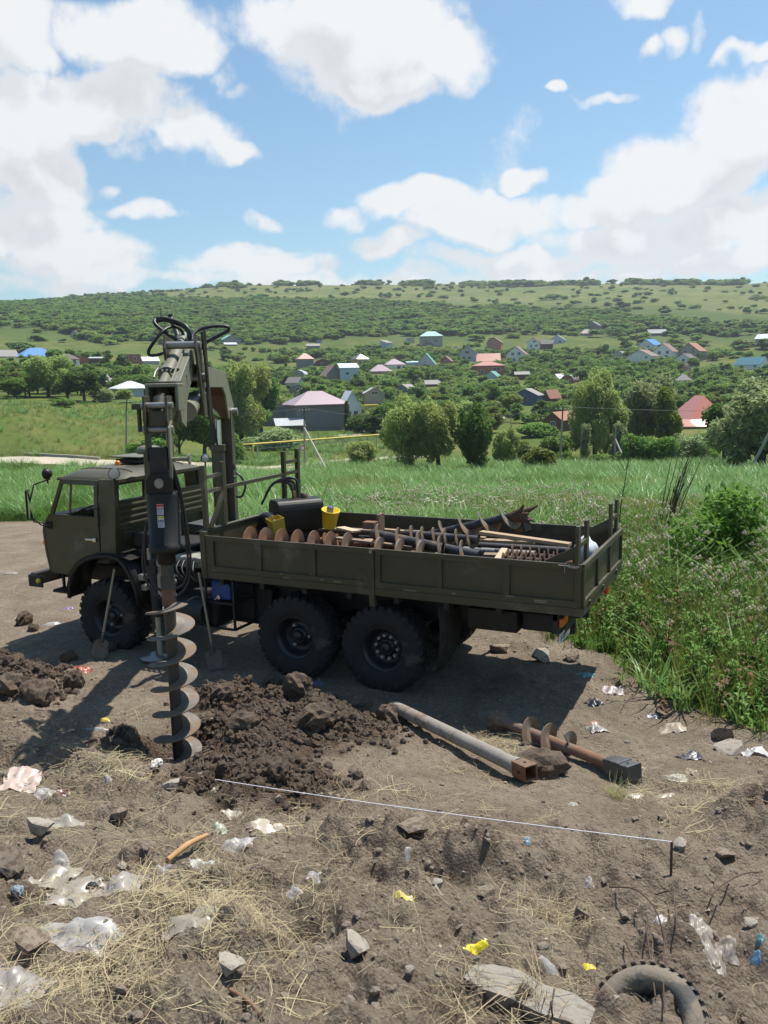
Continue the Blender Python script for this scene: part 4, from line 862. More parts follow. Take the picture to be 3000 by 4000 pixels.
def woodland():
    n = 70000; d = np.sqrt(RNG.uniform(440**2, 1340**2, n)); az = YAW+RNG.uniform(-.52, .52, n); x, y = CAM[0]+d*np.sin(az), CAM[1]+d*np.cos(az); z = gz(x, y)
    P = np.stack([x, y, z], 1); px, py, dep = project(P)
    f = fbm(x*.009, y*.009, 4, 55); f2 = fbm(x*.03, y*.03, 3, 56)
    lo = np.interp(px, [-400, 0, 150, 300, 600, 1000, 1500, 2000, 2400, 3000, 3400], [1250, 1225, 1262, 1300, 1330, 1330, 1308, 1305, 1320, 1330, 1330]); hi = np.interp(px, [-400, 0, 500, 1000, 1500, 2000, 2300, 3000, 3400], [1200, 1196, 1180, 1178, 1190, 1205, 1235, 1265, 1265])
    band = sstep(lo+14, lo-14, py+(f-.5)*90)*sstep(hi-16, hi+16, py+(f2-.5)*60)
    dens = band*np.interp(px, [0, 1500, 2100, 2600, 3000], [1, 1, .8, .35, .3])*sstep(.28, .50, f+.12)
    scat = .016*sstep(.50, .62, f2)+.004
    sky_d = (d > 1235) & (d < 1310) & (px > 800); scat = np.where(sky_d, .55*sstep(.40, .55, fbm(px*.02, px*0, 3, 77)), scat)
    left = (d > 1250) & (d < 1300) & (px < 800); scat = np.where(left, .12, scat)
    green = (py > lo) & (px > 100); scat = np.where(green, .10*sstep(.5, .6, f2), scat)
    keep = RNG.random(n) < np.maximum(dens, scat)
    for (cx, cy, r, hd, x0, x1, yr, yb, _s) in HOUSES: keep &= np.hypot(x-cx, y-cy) > r+3; keep &= ~((px > x0-4) & (px < x1+4) & (dep < hd) & (py > yr) & (py < yb+16))
    k = np.where(keep)[0]; m = len(k); h = RNG.uniform(2.2, 5.6, m)*np.where(sky_d[k], RNG.uniform(.8, 1.7, m), 1); w = h*RNG.uniform(1.5, 3.0, m)
    scatter('woodland', P[k]-np.array((0, 0, .2)), rand_rot(m, 0), np.stack([w, w, h], 1), RNG.integers(0, 8, m), LOWC, 'green woodland and scrub covering the far hillside', 'woodland')
    # a few lone trees stand out on the skyline
    for i_, (px0, hh) in enumerate(((2290, 12), (2575, 10), (2650, 11), (1520, 8), (2770, 8))):
        v = ray(px0, 1112); az0 = math.atan2(v[0], v[1]); dd = 1285; X, Y = CAM[0]+dd*math.sin(az0), CAM[1]+dd*math.cos(az0)
        tree(VP[RNG.integers(len(VP))], (X, Y, float(gz(np.array([X]), np.array([Y]))[0])-.2), hh, hh*1.3, 'skyline_tree', ('tallest lone round tree', 'lone tree right of the tallest one', 'rightmost but one large lone tree', 'leftmost lone tree', 'rightmost lone tree')[i_]+' on the skyline of the hill', 'tree', 'lone trees on the skyline')
woodland()
# ------------------------------------------------------------------ grass and weeds
def blades(n, h, spread, wid, bend, seed, tilt=.25, segs=3):
    r = np.random.default_rng(seed); V = []; F = []
    for i in range(n):
        a = r.uniform(0, 6.28); q = spread*math.sqrt(r.random()); bx, by = q*math.cos(a), q*math.sin(a); hh = h*r.uniform(.55, 1.1); da = r.uniform(0, 6.28); t = r.uniform(0, tilt); bn = bend*r.uniform(.3, 1.3); ww = wid*r.uniform(.6, 1.2)
        px_, py_ = -math.sin(da)*ww/2, math.cos(da)*ww/2; base = len(V)
        for s in range(segs+1):
            u = s/segs; o = (t*u+bn*u*u)*hh; z = hh*(u-.25*bn*u*u); k = 1-u**1.6*.92
            V += [(bx+math.cos(da)*o-px_*k, by+math.sin(da)*o-py_*k, z), (bx+math.cos(da)*o+px_*k, by+math.sin(da)*o+py_*k, z)]
        F += [(base+2*s, base+2*s+1, base+2*s+3, base+2*s+2) for s in range(segs)]
    return V, F
GM = [leafmat('grass_green', (.115, .225, .032), .25, .4, .22, 1.2), leafmat('grass_fresh', (.15, .29, .040), .25, .4, .2, 1.2), leafmat('grass_olive', (.27, .28, .065), .25, .35, .2, 1.2), leafmat('reed_blue', (.18, .31, .085), .35, .35, .25, 1.0, .38), leafmat('grass_straw', (.36, .29, .13), .25, .2, .2, 1.5), leafmat('weed_dark', (.135, .235, .042), .25, .3, .2, 1.2), leafmat('teasel_head', (.55, .50, .33), .2, .15, .12, 2), leafmat('weed_brown', (.14, .075, .035), .25, .15, .2, 2), leafmat('flower_white', (.60, .57, .47), .1, .1, .1, 3)]
def gp_obj(i, V, F, m, nm='g'): return proto_obj('%s%02d' % (nm, i), V, F, m)
G = []
for i, (n, h, sp, wd, bn, mi) in enumerate(((16, .75, .22, .022, .5, 0), (16, .70, .22, .024, .6, 1), (14, .65, .25, .018, .5, 2), (11, 1.05, .24, .060, .9, 3), (18, .42, .20, .018, .5, 0), (14, .75, .2, .014, .35, 4))):
    V, F = blades(n, h, sp, wd, bn, 500+i); G.append(gp_obj(i, V, F, GM[mi]))
GC = protos('grass_tufts', G)
def area_pts(n, d0, d1, a0, a1):
    d = np.sqrt(RNG.uniform(d0**2, d1**2, n)); az = YAW+RNG.uniform(a0, a1, n); x, y = CAM[0]+d*np.sin(az), CAM[1]+d*np.cos(az); return x, y, d
def meadow_grass():
    X = []; I = []; S = []
    for n, d0, d1, s in ((23500, 7, 26, 1.0), (18000, 26, 55, 1.15), (17000, 55, 112, 1.05), (9000, 112, 190, 1.2)):
        x, y, d = area_pts(n, d0, d1, -.56, .82 if d0 < 10 else .62); bd = border_dist(x, y); px, py, _ = project(np.stack([x, y, gz0(x, y)], 1))
        k = (bd > .15) & (RNG.random(n) < np.clip(bd*.9, .12, 1))
        if d1 > 100:
            k &= ~((py > 1783) & (py < 1846) & (px < 1500) & (px > -400) & (np.abs(py-np.interp(px, [-300, 0, 250, 500, 900, 1300, 1500], [1802, 1796, 1800, 1812, 1822, 1848, 1852])) < 16))
        if d0 >= 112: k &= ((px < 700) & (py > 1575)) | ((px > 900) & (px < 1600) & (py > 1690))
        k &= ~((x > -1.6) & (x < 7.4) & (y > -.2) & (y < 2.6))
        x, y, d, bd = x[k], y[k], d[k], bd[k]; m = len(x)
        f = fbm(x*.22, y*.22, 3, 70); f3 = fbm(x*.05, y*.05, 3, 71); idx = np.where(f > .50, 3, np.where(f3 > .56, 2, np.where(f < .40, 4, RNG.integers(0, 2, m)))); rt = sstep(.05, .4, np.arctan2(x-CAM[0], y-CAM[1])-YAW)*(d < 26); idx = np.where(RNG.random(m) < .10+.18*rt, 5, idx); idx = np.where(RNG.random(m) < .45*rt, 2, idx)
        idx = np.where(RNG.random(m) < .15, RNG.integers(0, 5, m), idx)
        pq, pr_, _ = project(np.stack([x, y, gz0(x, y)], 1)); idx = np.where((d > 104) & (pq < 560) & (pr_ > 1640+(fbm(x*.06, y*.06, 2, 99)-.5)*120) & (RNG.random(m) < .85), np.where(RNG.random(m) < .55, 5, 2), idx)
        X.append(np.stack([x, y, gz(x, y)-.03], 1)); I.append(idx); S.append(uni(m, .7, 1.25)*s*np.clip(.45+bd*.25, .45, 1)[:, None])
    X = np.concatenate(X); scatter('meadow_grass', X, rand_rot(len(X), .08), np.concatenate(S), np.concatenate(I), GC, 'tall green grass and reeds of the meadow', 'grass')
meadow_grass()
def weed(seed, h, head, leafm):
    """one tall stem with side leaves and heads: separate meshes merged per material later"""
    r = np.random.default_rng(seed); V = []; F = []; HV = []; HF = []
    def strip(P, w):
        base = len(V)
        for i, p in enumerate(P):
            k = w*(1-.7*i/(len(P)-1)); V.extend([(p[0]-k/2, p[1], p[2]), (p[0]+k/2, p[1], p[2])])
        for i in range(len(P)-1): F.append((base+2*i, base+2*i+1, base+2*i+3, base+2*i+2))
        base = len(V)
        for i, p in enumerate(P):
            k = w*(1-.7*i/(len(P)-1)); V.extend([(p[0], p[1]-k/2, p[2]), (p[0], p[1]+k/2, p[2])])
        for i in range(len(P)-1): F.append((base+2*i, base+2*i+1, base+2*i+3, base+2*i+2))
    lean = r.normal(0, .10, 2); stem = [(lean[0]*t*h, lean[1]*t*h, h*t) for t in (0, .35, .7, 1)]; strip(stem, .016)
    tips = [stem[-1]]
    for i in range(6):
        t = r.uniform(.45, .95); a = r.uniform(0, 6.28); q = r.uniform(.10, .26); z0 = h*t; z1 = min(h*1.02, z0+r.uniform(.10, .28)); p0 = (lean[0]*t*h, lean[1]*t*h, z0); p1 = (p0[0]+q*math.cos(a), p0[1]+q*math.sin(a), z1); strip([p0, ((p0[0]+p1[0])/2, (p0[1]+p1[1])/2, z0+.3*(z1-z0)), p1], .009); tips.append(p1)
    for i in range(22):
        t = r.uniform(.03, .8); a = r.uniform(0, 6.28); L = r.uniform(.10, .26)*(1.2-t); c, s = math.cos(a), math.sin(a); w = L*.26; z = h*t; x, y = lean[0]*t*h, lean[1]*t*h; b = len(V)
        V.extend([(x, y, z), (x+c*L*.5-s*w, y+s*L*.5+c*w, z+L*.35), (x+c*L, y+s*L, z+L*.15), (x+c*L*.5+s*w, y+s*L*.5-c*w, z+L*.35)]); F.append((b, b+1, b+2, b+3))
    for (x, y, z) in tips:
        if head == 'teasel':
            n = 6; b = len(HV); hh = r.uniform(.042, .066); rr = .5*hh
            for j, (u, k) in enumerate(((0, .45), (.3, 1), (.7, .85), (1, .25))):
                for i in range(n): HV.append((x+rr*k*math.cos(i*6.283/n), y+rr*k*math.sin(i*6.283/n), z+hh*1.3*u))
            for j in range(3):
                for i in range(n): HF.append((b+j*n+i, b+j*n+(i+1) % n, b+(j+1)*n+(i+1) % n, b+(j+1)*n+i))
            for i in range(7):
                a = i*.9; q = rr*2.2; bb = len(HV); HV.extend([(x+rr*.4*math.cos(a), y+rr*.4*math.sin(a), z), (x+rr*.4*math.cos(a+.3), y+rr*.4*math.sin(a+.3), z), (x+q*math.cos(a+.2), y+q*math.sin(a+.2), z+hh*.5), (x+q*math.cos(a), y+q*math.sin(a), z+hh*.5)]); HF.append((bb, bb+1, bb+2, bb+3))
        elif head == 'umbel':
            for i in range(9):
                a = r.uniform(0, 6.28); q = .06*math.sqrt(r.random()); s_ = .016; bb = len(HV); cx, cy, cz = x+q*math.cos(a), y+q*math.sin(a), z+r.uniform(0, .02); HV.extend([(cx-s_, cy-s_, cz), (cx+s_, cy-s_, cz+.006), (cx+s_, cy+s_, cz), (cx-s_, cy+s_, cz+.006)]); HF.append((bb, bb+1, bb+2, bb+3))
    me = np_mesh('weed', V+HV, F+[tuple(i+len(V) for i in f) for f in HF]) if HF else np_mesh('weed', V, F)
    me.materials.append(leafm); me.materials.append(GM[6] if head == 'teasel' else GM[8])
    if HF: me.polygons.foreach_set('material_index', np.array([0]*len(F)+[1]*len(HF), np.int32))
    return me
WD = []
for i, (h, hd, m) in enumerate(((1.15, 'teasel', GM[5]), (1.3, 'teasel', GM[0]), (.95, 'teasel', GM[5]), (1.0, 'umbel', GM[0]), (.8, 'umbel', GM[5]), (1.0, None, GM[5]), (.75, None, GM[0]), (.9, None, GM[7]))): WD.append(bpy.data.objects.new('w%d' % i, weed(700+i, h, hd, m)))
WC = protos('weeds', WD)
def weeds():
    n = 10500; x, y, d = area_pts(n, 6, 26, .0, .86); bd = border_dist(x, y); px, py, _ = project(np.stack([x, y, gz0(x, y)], 1))
    pale = sstep(.45, .6, fbm(x*.35, y*.35, 3, 82)); k = (bd > .1) & (px > 1750) & (RNG.random(n) < np.clip(bd*.6, .1, 1)*np.interp(py, [1950, 2120, 2300, 2900], [.02, .45, 1, 1])) & ~((x > -1.6) & (x < 7.45) & (y < 2.7))
    x, y, bd, pale, py = x[k], y[k], bd[k], pale[k], py[k]; m = len(x); r = RNG.random(m); idx = np.where(r < (.05+.20*pale)*np.clip((x-6.5)/5, .25, 1), RNG.integers(0, 3, m), np.where(r < .004+(.05+.20*pale)*np.clip((x-6.5)/5, .25, 1), RNG.integers(3, 5, m), np.where(r < .84, RNG.integers(5, 7, m), 7)))
    scatter('weeds_right', np.stack([x, y, gz(x, y)-.03], 1), rand_rot(m, .10), uni(m, .62, 1.05)*np.clip(.55+bd*.4, .55, 1)[:, None], idx, WC, 'tall flowering weeds and teasels behind the truck tail', 'weeds')
    n = 5000; x, y, d = area_pts(n, 12, 30, -.30, .30); bd = border_dist(x, y); px, py, _ = project(np.stack([x, y, gz0(x, y)], 1))
    k = (bd > 1) & (y > 3.2) & (px > 1150) & (px < 2400) & (RNG.random(n) < .13*sstep(.46, .6, fbm(x*.3, y*.3, 3, 83))); x, y = x[k], y[k]; m = len(x)
    scatter('weeds_behind_bed', np.stack([x, y, gz(x, y)-.03], 1), rand_rot(m, .10), uni(m, .7, 1.05), RNG.integers(0, 4, m), WC, 'pale teasel heads in the meadow behind the cargo bed', 'weeds')
weeds()
def shrubs_near():
    b = gp(2850, 2260); tree(tree_proto('bush', 'mid', 6000, .055, .4, 90), b+np.array((0, 0, -.1)), 2.3, 2.1, 'shrub', 'fresh green feathery shrub standing in the weeds on the right', 'shrub')
    b = gp(2330, 2060); tree(tree_proto('bush', 'dark', 1500, .10, .2, 91), b, .9, 1.0, 'shrub', 'small dark bush in the reeds above the tailgate stakes', 'shrub')
    dm = mat('dry_stalk', (.085, .060, .045), .9, .3, 6)
    b = gp(2580, 2150); o = thing('dead_stalks', 'clump of tall dark dry stalks in the meadow on the right', 'dry shrub', tuple(b)); r = random.Random(4)
    for i in range(16):
        a = r.uniform(0, 6.28); q = r.uniform(.0, .22); t = (.42+r.gauss(0, .10), .12+r.gauss(0, .10)); h = r.uniform(1.5, 2.9)
        m = MB().tube([(q*math.cos(a), q*math.sin(a), -.05), (q*math.cos(a)+t[0]*h*.25+r.gauss(0, .03), q*math.sin(a)+t[1]*h*.3, h*.5), (q*math.cos(a)*1.4+t[0]*h*.55, q*math.sin(a)*1.3+t[1]*h*.6, h)], [.014, .011, .004], 5)
        for j in range(4):
            u = r.uniform(.5, .95); c = (q*math.cos(a)+t[0]*h*.5*u, q*math.sin(a)+t[1]*h*.55*u, h*u); m.tube([c, (c[0]+r.uniform(-.12, .2), c[1]+r.uniform(-.1, .1), c[2]+r.uniform(.12, .3))], [.005, .002], 4)
        m.build('stalk', dm, o)
    b = gp(2412, 2140); o = thing('dead_sapling', 'thin bare sapling right behind the tailgate stakes', 'dry shrub', tuple(b)); m = MB()
    m.tube([(0, 0, 0), (.05, 0, 1.0), (.18, .05, 2.0), (.34, .05, 2.9)], [.018, .014, .009, .003], 5)
    for j in range(14): u = r.uniform(.3, .95); s = r.choice((-1, 1)); c = (.30*u*u, .03*u, 2.9*u); m.tube([c, (c[0]+s*r.uniform(.1, .35), c[1]+r.uniform(-.2, .2), c[2]+r.uniform(.2, .6))], [.007, .002], 4)
    m.build('stem', dm, o)
shrubs_near()
# ------------------------------------------------------------------ the truck (x runs to its tail, y away from the camera)
OLIVE = mat('olive_paint', (.066, .057, .028), .42, .3, 3.0, bump=.06, bscale=60, col2=(.135, .115, .082), thr=.60)
OLIVE2 = mat('olive_bed_paint', (.062, .053, .026), .5, .32, 2.2, bump=.12, bscale=40, col2=(.15, .125, .09), thr=.59)
BLACKP = mat('black_paint', (.016, .0145, .012), .45, .3, 5, spec=.3, col2=(.06, .055, .048), thr=.64)
BLACKM = mat('black_chassis', (.014, .0135, .013), .6, .35, 6, col2=(.075, .062, .045), thr=.66, bump=.2, bscale=30)
RUBBER = mat('tyre_rubber', (.030, .028, .0255), .85, .3, 7, spec=.3, col2=(.085, .072, .056), thr=.57, bump=.15, bscale=50)
CHROME = mat('bright_steel', (.62, .62, .62), .18, .15, 6, metal=1.0)
STEEL = mat('worn_steel', (.30, .29, .28), .42, .3, 9, metal=.75, col2=(.16, .10, .065), thr=.62)
GLASS = bpy.data.materials.new('window_glass'); GLASS.use_nodes = True
def _glass():
    t = GLASS.node_tree; b = t.nodes['Principled BSDF']; t.nodes.remove(b)
    tr = N(t, 'ShaderNodeBsdfTransparent'); tr.inputs[0].default_value = (.93, .95, .94, 1); gl = N(t, 'ShaderNodeBsdfGlossy'); gl.inputs['Roughness'].default_value = .03
    fr = N(t, 'ShaderNodeLayerWeight'); fr.inputs[0].default_value = .12; ms = N(t, 'ShaderNodeMixShader')
    t.links.new(fr.outputs['Fresnel'], ms.inputs[0]); t.links.new(tr.outputs[0], ms.inputs[1]); t.links.new(gl.outputs[0], ms.inputs[2]); t.links.new(ms.outputs[0], t.nodes['Material Output'].inputs[0])
_glass()
YM = 1.15
T = thing('flatbed_truck', 'dark olive six wheeled army style truck with open cargo bed facing left', 'truck', (0, 0, 0))
def cabwarp(mb):
    out = []
    for x, y, z in mb.v:
        t = max(0, z-2.0)*.085
        if y < YM: y += t*(YM-y)/1.1
        else: y -= t*(y-YM)/1.0
        out.append((x, y, z))
    mb.v = out; return mb
# -- wheels
def wheel_meshes(R=.585, W=.40):
    tb = MB(); M = Matrix.Rotation(math.pi/2, 4, 'X')          # lathe axis z -> -y : outer face at z=+W/2 after flip
    prof = [(.285, .13), (.30, .155), (.34, .185), (.42, .205), (.49, .200), (.535, .185), (.555, .165), (.562, .10), (.563, 0)]
    full = prof+[(r, -z) for r, z in prof[::-1][1:]]
    tb.lathe(full, 64, M)
    n = 30
    for k in range(n):                                         # chevron lugs, staggered on both shoulders
        for sgn in (1, -1):
            a = 2*math.pi*(k+(.5 if sgn < 0 else 0))/n; da = math.pi/n*.62
            pts = []
            for zz, sh, r0 in ((.01, .16, .588), (.10, .05, .590), (.175, -.02, .578), (.203, -.03, .520)):
                for e in (-1, 1):
                    t = a+e*da+sh*1.0
                    pts.append((t, sgn*zz, r0))
            V = []
            for t, zz, r in pts: V.append(M @ Vector((r*math.cos(t), r*math.sin(t), zz)))
            for t, zz, r in pts: V.append(M @ Vector(((r-.045)*math.cos(t), (r-.045)*math.sin(t), zz*.985)))
            F = []
            for i in range(3): F.append((2*i, 2*i+1, 2*i+3, 2*i+2)); F.append((2*i, 2*i+2, 8+2*i+2, 8+2*i)); F.append((2*i+1, 8+2*i+1, 8+2*i+3, 2*i+3))
            F += [(0, 8, 9, 1), (6, 7, 15, 14)]
            tb.add(V, F)
    rb = MB(); rb.lathe([(0, .02), (.06, .02), (.075, .055), (.105, .055), (.115, .0), (.20, -.02), (.235, .02), (.245, .10), (.285, .155), (.300, .160), (.302, .145), (.27, .10), (.26, -.16), (.0, -.16)], 48, M)
    nb = MB(); nb.lathe([(0, .055), (.019, .055), (.024, .045), (.024, 0)], 6, M, smooth=False)
    hb = MB(); hb.lathe([(0, .085), (.055, .085), (.068, .07), (.070, .02), (.0, .02)], 24, M)
    return tb, rb, nb, hb
def make_wheels():
    tb, rb, nb, hb = wheel_meshes(); first = None
    rimm = mat('black_rim', (.018, .018, .019), .38, .3, 8, col2=(.08, .068, .052), thr=.62); nutm = mat('bare_nut', (.42, .40, .37), .55, .25, 20, metal=.2)
    spots = [(0, .235, .47, 0, 3), (3.348, .235, .55, 0, 3), (4.676, .235, .55, 0, 10), (0, 2.115, .47, 1, 3), (3.348, 2.115, .55, 1, 3), (4.676, 2.115, .55, 1, 3)]
    me = {}
    for x, y, z, flip, nuts in spots:
        if first is None:
            w = rb.build('wheel', rimm, T); ty = tb.build('tyre', RUBBER, w); nu = nb.build('wheel_nut', nutm, w); hu = hb.build('hub', rimm, w)
            first = w; me = dict(w=w.data, t=ty.data, n=nu.data, h=hu.data); bpy.data.objects.remove(nu)
        else:
            w = link('wheel', me['w'], None, T); link('tyre', me['t'], None, w); link('hub', me['h'], None, w)
        for k in range(nuts):
            a = 2*math.pi*k/nuts+.2; q = link('wheel_nut', me['n'], None, w); q.location = (.155*math.cos(a), .012, .155*math.sin(a))
        w.location = (x, y, z); w.rotation_euler = (0, random.uniform(0, 1), math.pi if flip else 0)
make_wheels()
# -- cab
def cab():
    P = lambda pts, a, b, name, m=OLIVE, par=T, bev=.006: cabwarp(MB().prism(pts, a, b, 1)).build(name, m, par, bev)
    arch = [(-.66, 1.09), (-.60, 1.16), (-.45, 1.30), (-.30, 1.385), (-.10, 1.45), (.10, 1.472), (.27, 1.472)]
    for side, (a, b) in enumerate(((.05, .085), (2.215, 2.25))):
        d = P([(-1.085, 1.09), (-.665, 1.09)]+arch[1:5]+[(-.042, 1.462), (-.042, 2.035), (-1.02, 2.035), (-1.13, 1.88), (-1.165, 1.76), (-1.14, 1.43)], a, b, 'door')
        o = -.004 if side == 0 else .004
        fr = MB(); yy0, yy1 = a+o, b+o
        fr.prism([(-1.02, 2.035), (-.95, 2.035), (-.762, 2.505), (-.80, 2.585)], yy0, yy1, 1); fr.prism([(-.11, 2.035), (-.042, 2.035), (-.042, 2.585), (-.11, 2.585)], yy0, yy1, 1)
        fr.prism([(-.80, 2.585), (-.762, 2.505), (-.11, 2.505), (-.11, 2.585)], yy0, yy1, 1); fr.prism([(-.63, 2.035), (-.60, 2.035), (-.575, 2.505), (-.605, 2.505)], yy0+.008, yy1-.008, 1)
        cabwarp(fr).build('window_frame', OLIVE, d, .004)
        ym = (a+b)/2
        cabwarp(MB().prism([(-.95, 2.036), (-.63, 2.036), (-.605, 2.504), (-.765, 2.504)], ym-.003, ym+.003, 1)).build('pane', GLASS, d)
        cabwarp(MB().prism([(-.60, 2.036), (-.11, 2.036), (-.11, 2.504), (-.577, 2.504)], ym-.003, ym+.003, 1)).build('pane', GLASS, d)
        hy = .045 if side == 0 else 2.255; s = -1 if side == 0 else 1
        MB().box((-.30, hy, 1.665), (-.09, hy+s*.025, 1.70), .008).box((-.15, hy+s*.002, 1.65), (-.08, hy+s*.03, 1.715), .01).build('door_handle', CHROME, d)
        MB().tube([(-.60, hy+s*.0, 2.036), (-.11, hy, 2.036)], .008, 6).build('window_seal', BLACKP, d)
        # corner panel behind the door
        P([(-.03, 1.465), (.10, 1.474), (.27, 1.474), (.29, 1.85), (.29, 2.60), (-.03, 2.60)], a+.004, b+.004, 'corner_panel')
        P([(-1.09, 1.09), (-1.145, 1.43), (-1.17, 1.76), (-1.135, 1.88), (-1.03, 2.03), (-1.05, 2.03), (-1.19, 1.86), (-1.215, 1.76), (-1.19, 1.43), (-1.11, 1.09)], a-.002, b-.002, 'front_corner')
    # front skin and windscreen
    f = MB(); prof = [(-1.11, 1.05), (-1.19, 1.43), (-1.215, 1.76), (-1.19, 1.86), (-1.05, 2.03)]
    ys = np.linspace(.05, 2.25, 9)
    V = [(x-.05*(1-((y-YM)/1.1)**4), y, z) for x, z in prof for y in ys]; F = [(i*9+j, i*9+j+1, (i+1)*9+j+1, (i+1)*9+j) for i in range(4) for j in range(8)]
    cabwarp(f.add(V, F, True)).build('front_panel', OLIVE, T)
    V = [(x-.05*(1-((y-YM)/1.1)**4), y, z) for x, z in ((-1.04, 2.04), (-.80, 2.56)) for y in ys]; cabwarp(MB().add(V, [(j, j+1, 10+j, 9+j) for j in range(8)], True)).build('windscreen', GLASS, T)
    # roof
    r = MB(); xs = np.linspace(-.90, .325, 15); yq = np.linspace(.075, 2.20, 25)
    def rz(x, y):
        v = (y-YM)/1.075; u = (x+.29)/.62
        return 2.585+.135*(1-abs(v)**5)*(1-.9*max(0, abs(u))**6)+.012*math.cos(v*9)*(1-abs(v)**4)*0
    V = [(x, y, rz(x, y)) for x in xs for y in yq]; n = len(yq)
    V += [(x, y, 2.56) for x in xs for y in (yq[0], yq[-1])] ; base = len(xs)*n
    F = [(i*n+j, i*n+j+1, (i+1)*n+j+1, (i+1)*n+j) for i in range(len(xs)-1) for j in range(n-1)]
    F += [(i*n, (i+1)*n, base+2*(i+1), base+2*i) for i in range(len(xs)-1)]+[(i*n+n-1, base+2*i+1, base+2*(i+1)+1, (i+1)*n+n-1) for i in range(len(xs)-1)]
    ro = cabwarp(r.add(V, F, True)).build('roof', OLIVE, T)
    cabwarp(MB().box((.30, .10, 2.555), (.325, 2.18, 2.60))).build('roof_rail', OLIVE, ro); cabwarp(MB().box((-.90, .1, 2.555), (-.82, 2.18, 2.60))).build('roof_rail', OLIVE, ro)
    for yy in (.55, 1.75): MB().tube([(x, yy, rz(x, yy)+.002) for x in xs[1:-1]], .009, 6).build('roof_seam', OLIVE, ro)
    hb = MB().box((-.62, 1.12, 2.735), (-.12, 1.72, 2.80), .01); hb.build('hatch_frame', BLACKM, ro)
    hm = MB().box((-.68, 1.04, 2.83), (-.06, 1.80, 2.852), .008); hm.build('roof_hatch', mat('grey_olive', (.13, .125, .095), .5, .2, 4), ro)
    be = MB().lathe([(0, .075), (.03, .07), (.042, .045), (.042, 0)], 16, Matrix.Translation((-.45, .98, 2.715))); be.build('marker_lamp', mat('amber_plastic', (.75, .22, .02), .3, .1, 4), ro)
    # rear wall with two windows and pressed ribs
    w = MB(); x0, x1 = .262, .296
    wins = [(.135, .70, 2.27, 2.525), (1.53, 2.085, 2.29, 2.54)]
    w.box((x0, .09, 1.84), (x1, 2.215, 2.265)); w.box((x0, .09, 2.545), (x1, 2.215, 2.60)); w.box((x0, .09, 2.265), (x1, .135, 2.545)); w.box((x0, .70, 2.265), (x1, 1.53, 2.545)); w.box((x0, 2.085, 2.265), (x1, 2.215, 2.545))
    w.box((x0, .135, 2.525), (x1, .70, 2.545)); w.box((x0, 1.53, 2.265), (x1, 2.085, 2.29)); w.box((x0, 1.53, 2.54), (x1, 2.085, 2.545)); w.box((x0, .135, 2.265), (x1, .70, 2.27))
    rw = cabwarp(w).build('rear_wall', OLIVE, T)
    for (a, b, c, d) in wins:
        cabwarp(MB().box((.277, a, c), (.281, b, d))).build('rear_window', GLASS, rw)
        cabwarp(MB().tube([(x1, a, c), (x1, b, c), (x1, b, d), (x1, a, d), (x1, a, c)], .011, 6, False)).build('window_seal', BLACKP, rw)
    for ya, yb in ((.14, .80), (1.42, 2.12)):
        for k in range(4):
            z = 1.885+.093*k
            cabwarp(MB().box((x1-.01, ya, z), (x1+.022, yb, z+.058), .02)).build('pressed_rib', OLIVE, rw)
    MB().box((.18, .10, 1.475), (.215, 2.2, 1.84)).build('lower_rear_wall', OLIVE, T, .006)
    MB().box((.215, .28, 1.58), (.235, .62, 1.78), .015).build('step_plate', OLIVE, T)
    # floor, seats, dashboard, steering wheel
    MB().box((-1.10, .09, 1.45), (.18, 2.2, 1.50)).build('cab_floor', BLACKM, T)
    seat = mat('seat_vinyl', (.03, .028, .025), .6, .2, 8)
    MB().box((-.42, .25, 1.55), (.02, .80, 1.80), .05).box((.0, .25, 1.78), (.12, .80, 2.2), .04).build('seat', seat, T)
    MB().box((-.42, 1.0, 1.55), (.02, 2.0, 1.80), .05).box((.0, 1.0, 1.78), (.12, 2.0, 2.2), .04).build('seat', seat, T)
    MB().box((-1.12, .12, 1.75), (-.80, 2.15, 2.03), .04).build('dashboard', BLACKP, T)
    sw = MB(); M = Matrix.Translation((-.62, .52, 2.07)) @ Matrix.Rotation(math.radians(-22), 4, 'Y')
    ring = [M @ Vector((.235*math.cos(a), .235*math.sin(a), 0)) for a in np.linspace(0, 2*math.pi, 33)]; sw.tube(ring, .014, 8, False)
    for a in (.3, 2.8, 4.7): sw.tube([M @ Vector((0, 0, -.03)), M @ Vector((.23*math.cos(a), .23*math.sin(a), 0))], .010, 6)
    sw.tube([M @ Vector((0, 0, 0)), (-.86, .52, 1.6)], .025, 8); sw.build('steering_wheel', BLACKP, T)
    # front bumper, step, lamps
    bu = MB().box((-1.50, -.02, .86), (-1.40, 2.28, 1.07), .02); bu.box((-1.50, -.06, .86), (-1.20, -.03, 1.05), .01); bp = bu.build('bumper', BLACKM, T)
    MB().box((-1.40, .5, .9), (-1.0, .6, 1.0)).build('bumper_bracket', BLACKM, bp)
    MB().lathe([(0, .02), (.03, .015), (.038, 0), (.038, -.03), (0, -.04)], 20, Matrix.Translation((-1.25, -.08, .97)) @ Matrix.Rotation(math.radians(100), 4, 'Y') @ Matrix.Rotation(.6, 4, 'X')).build('fog_lamp', mat('yellow_lens', (.75, .55, .03), .25, .1, 5), bp)
    st = MB(); st.box((-1.02, -.02, .80), (-.68, .22, .83))
    for k in range(6): st.box((-1.01+.055*k, -.02, .83), (-.985+.055*k, .22, .845))
    st.box((-1.0, .16, .83), (-.97, .20, 1.1)).box((-.74, .16, .83), (-.71, .20, 1.1)); st.build('cab_step', BLACKM, T)
    MB().box((-1.205, .03, 1.54), (-1.165, .055, 1.60), .008).build('side_marker', mat('orange_lens', (.70, .13, .02), .3, .1, 5), T)
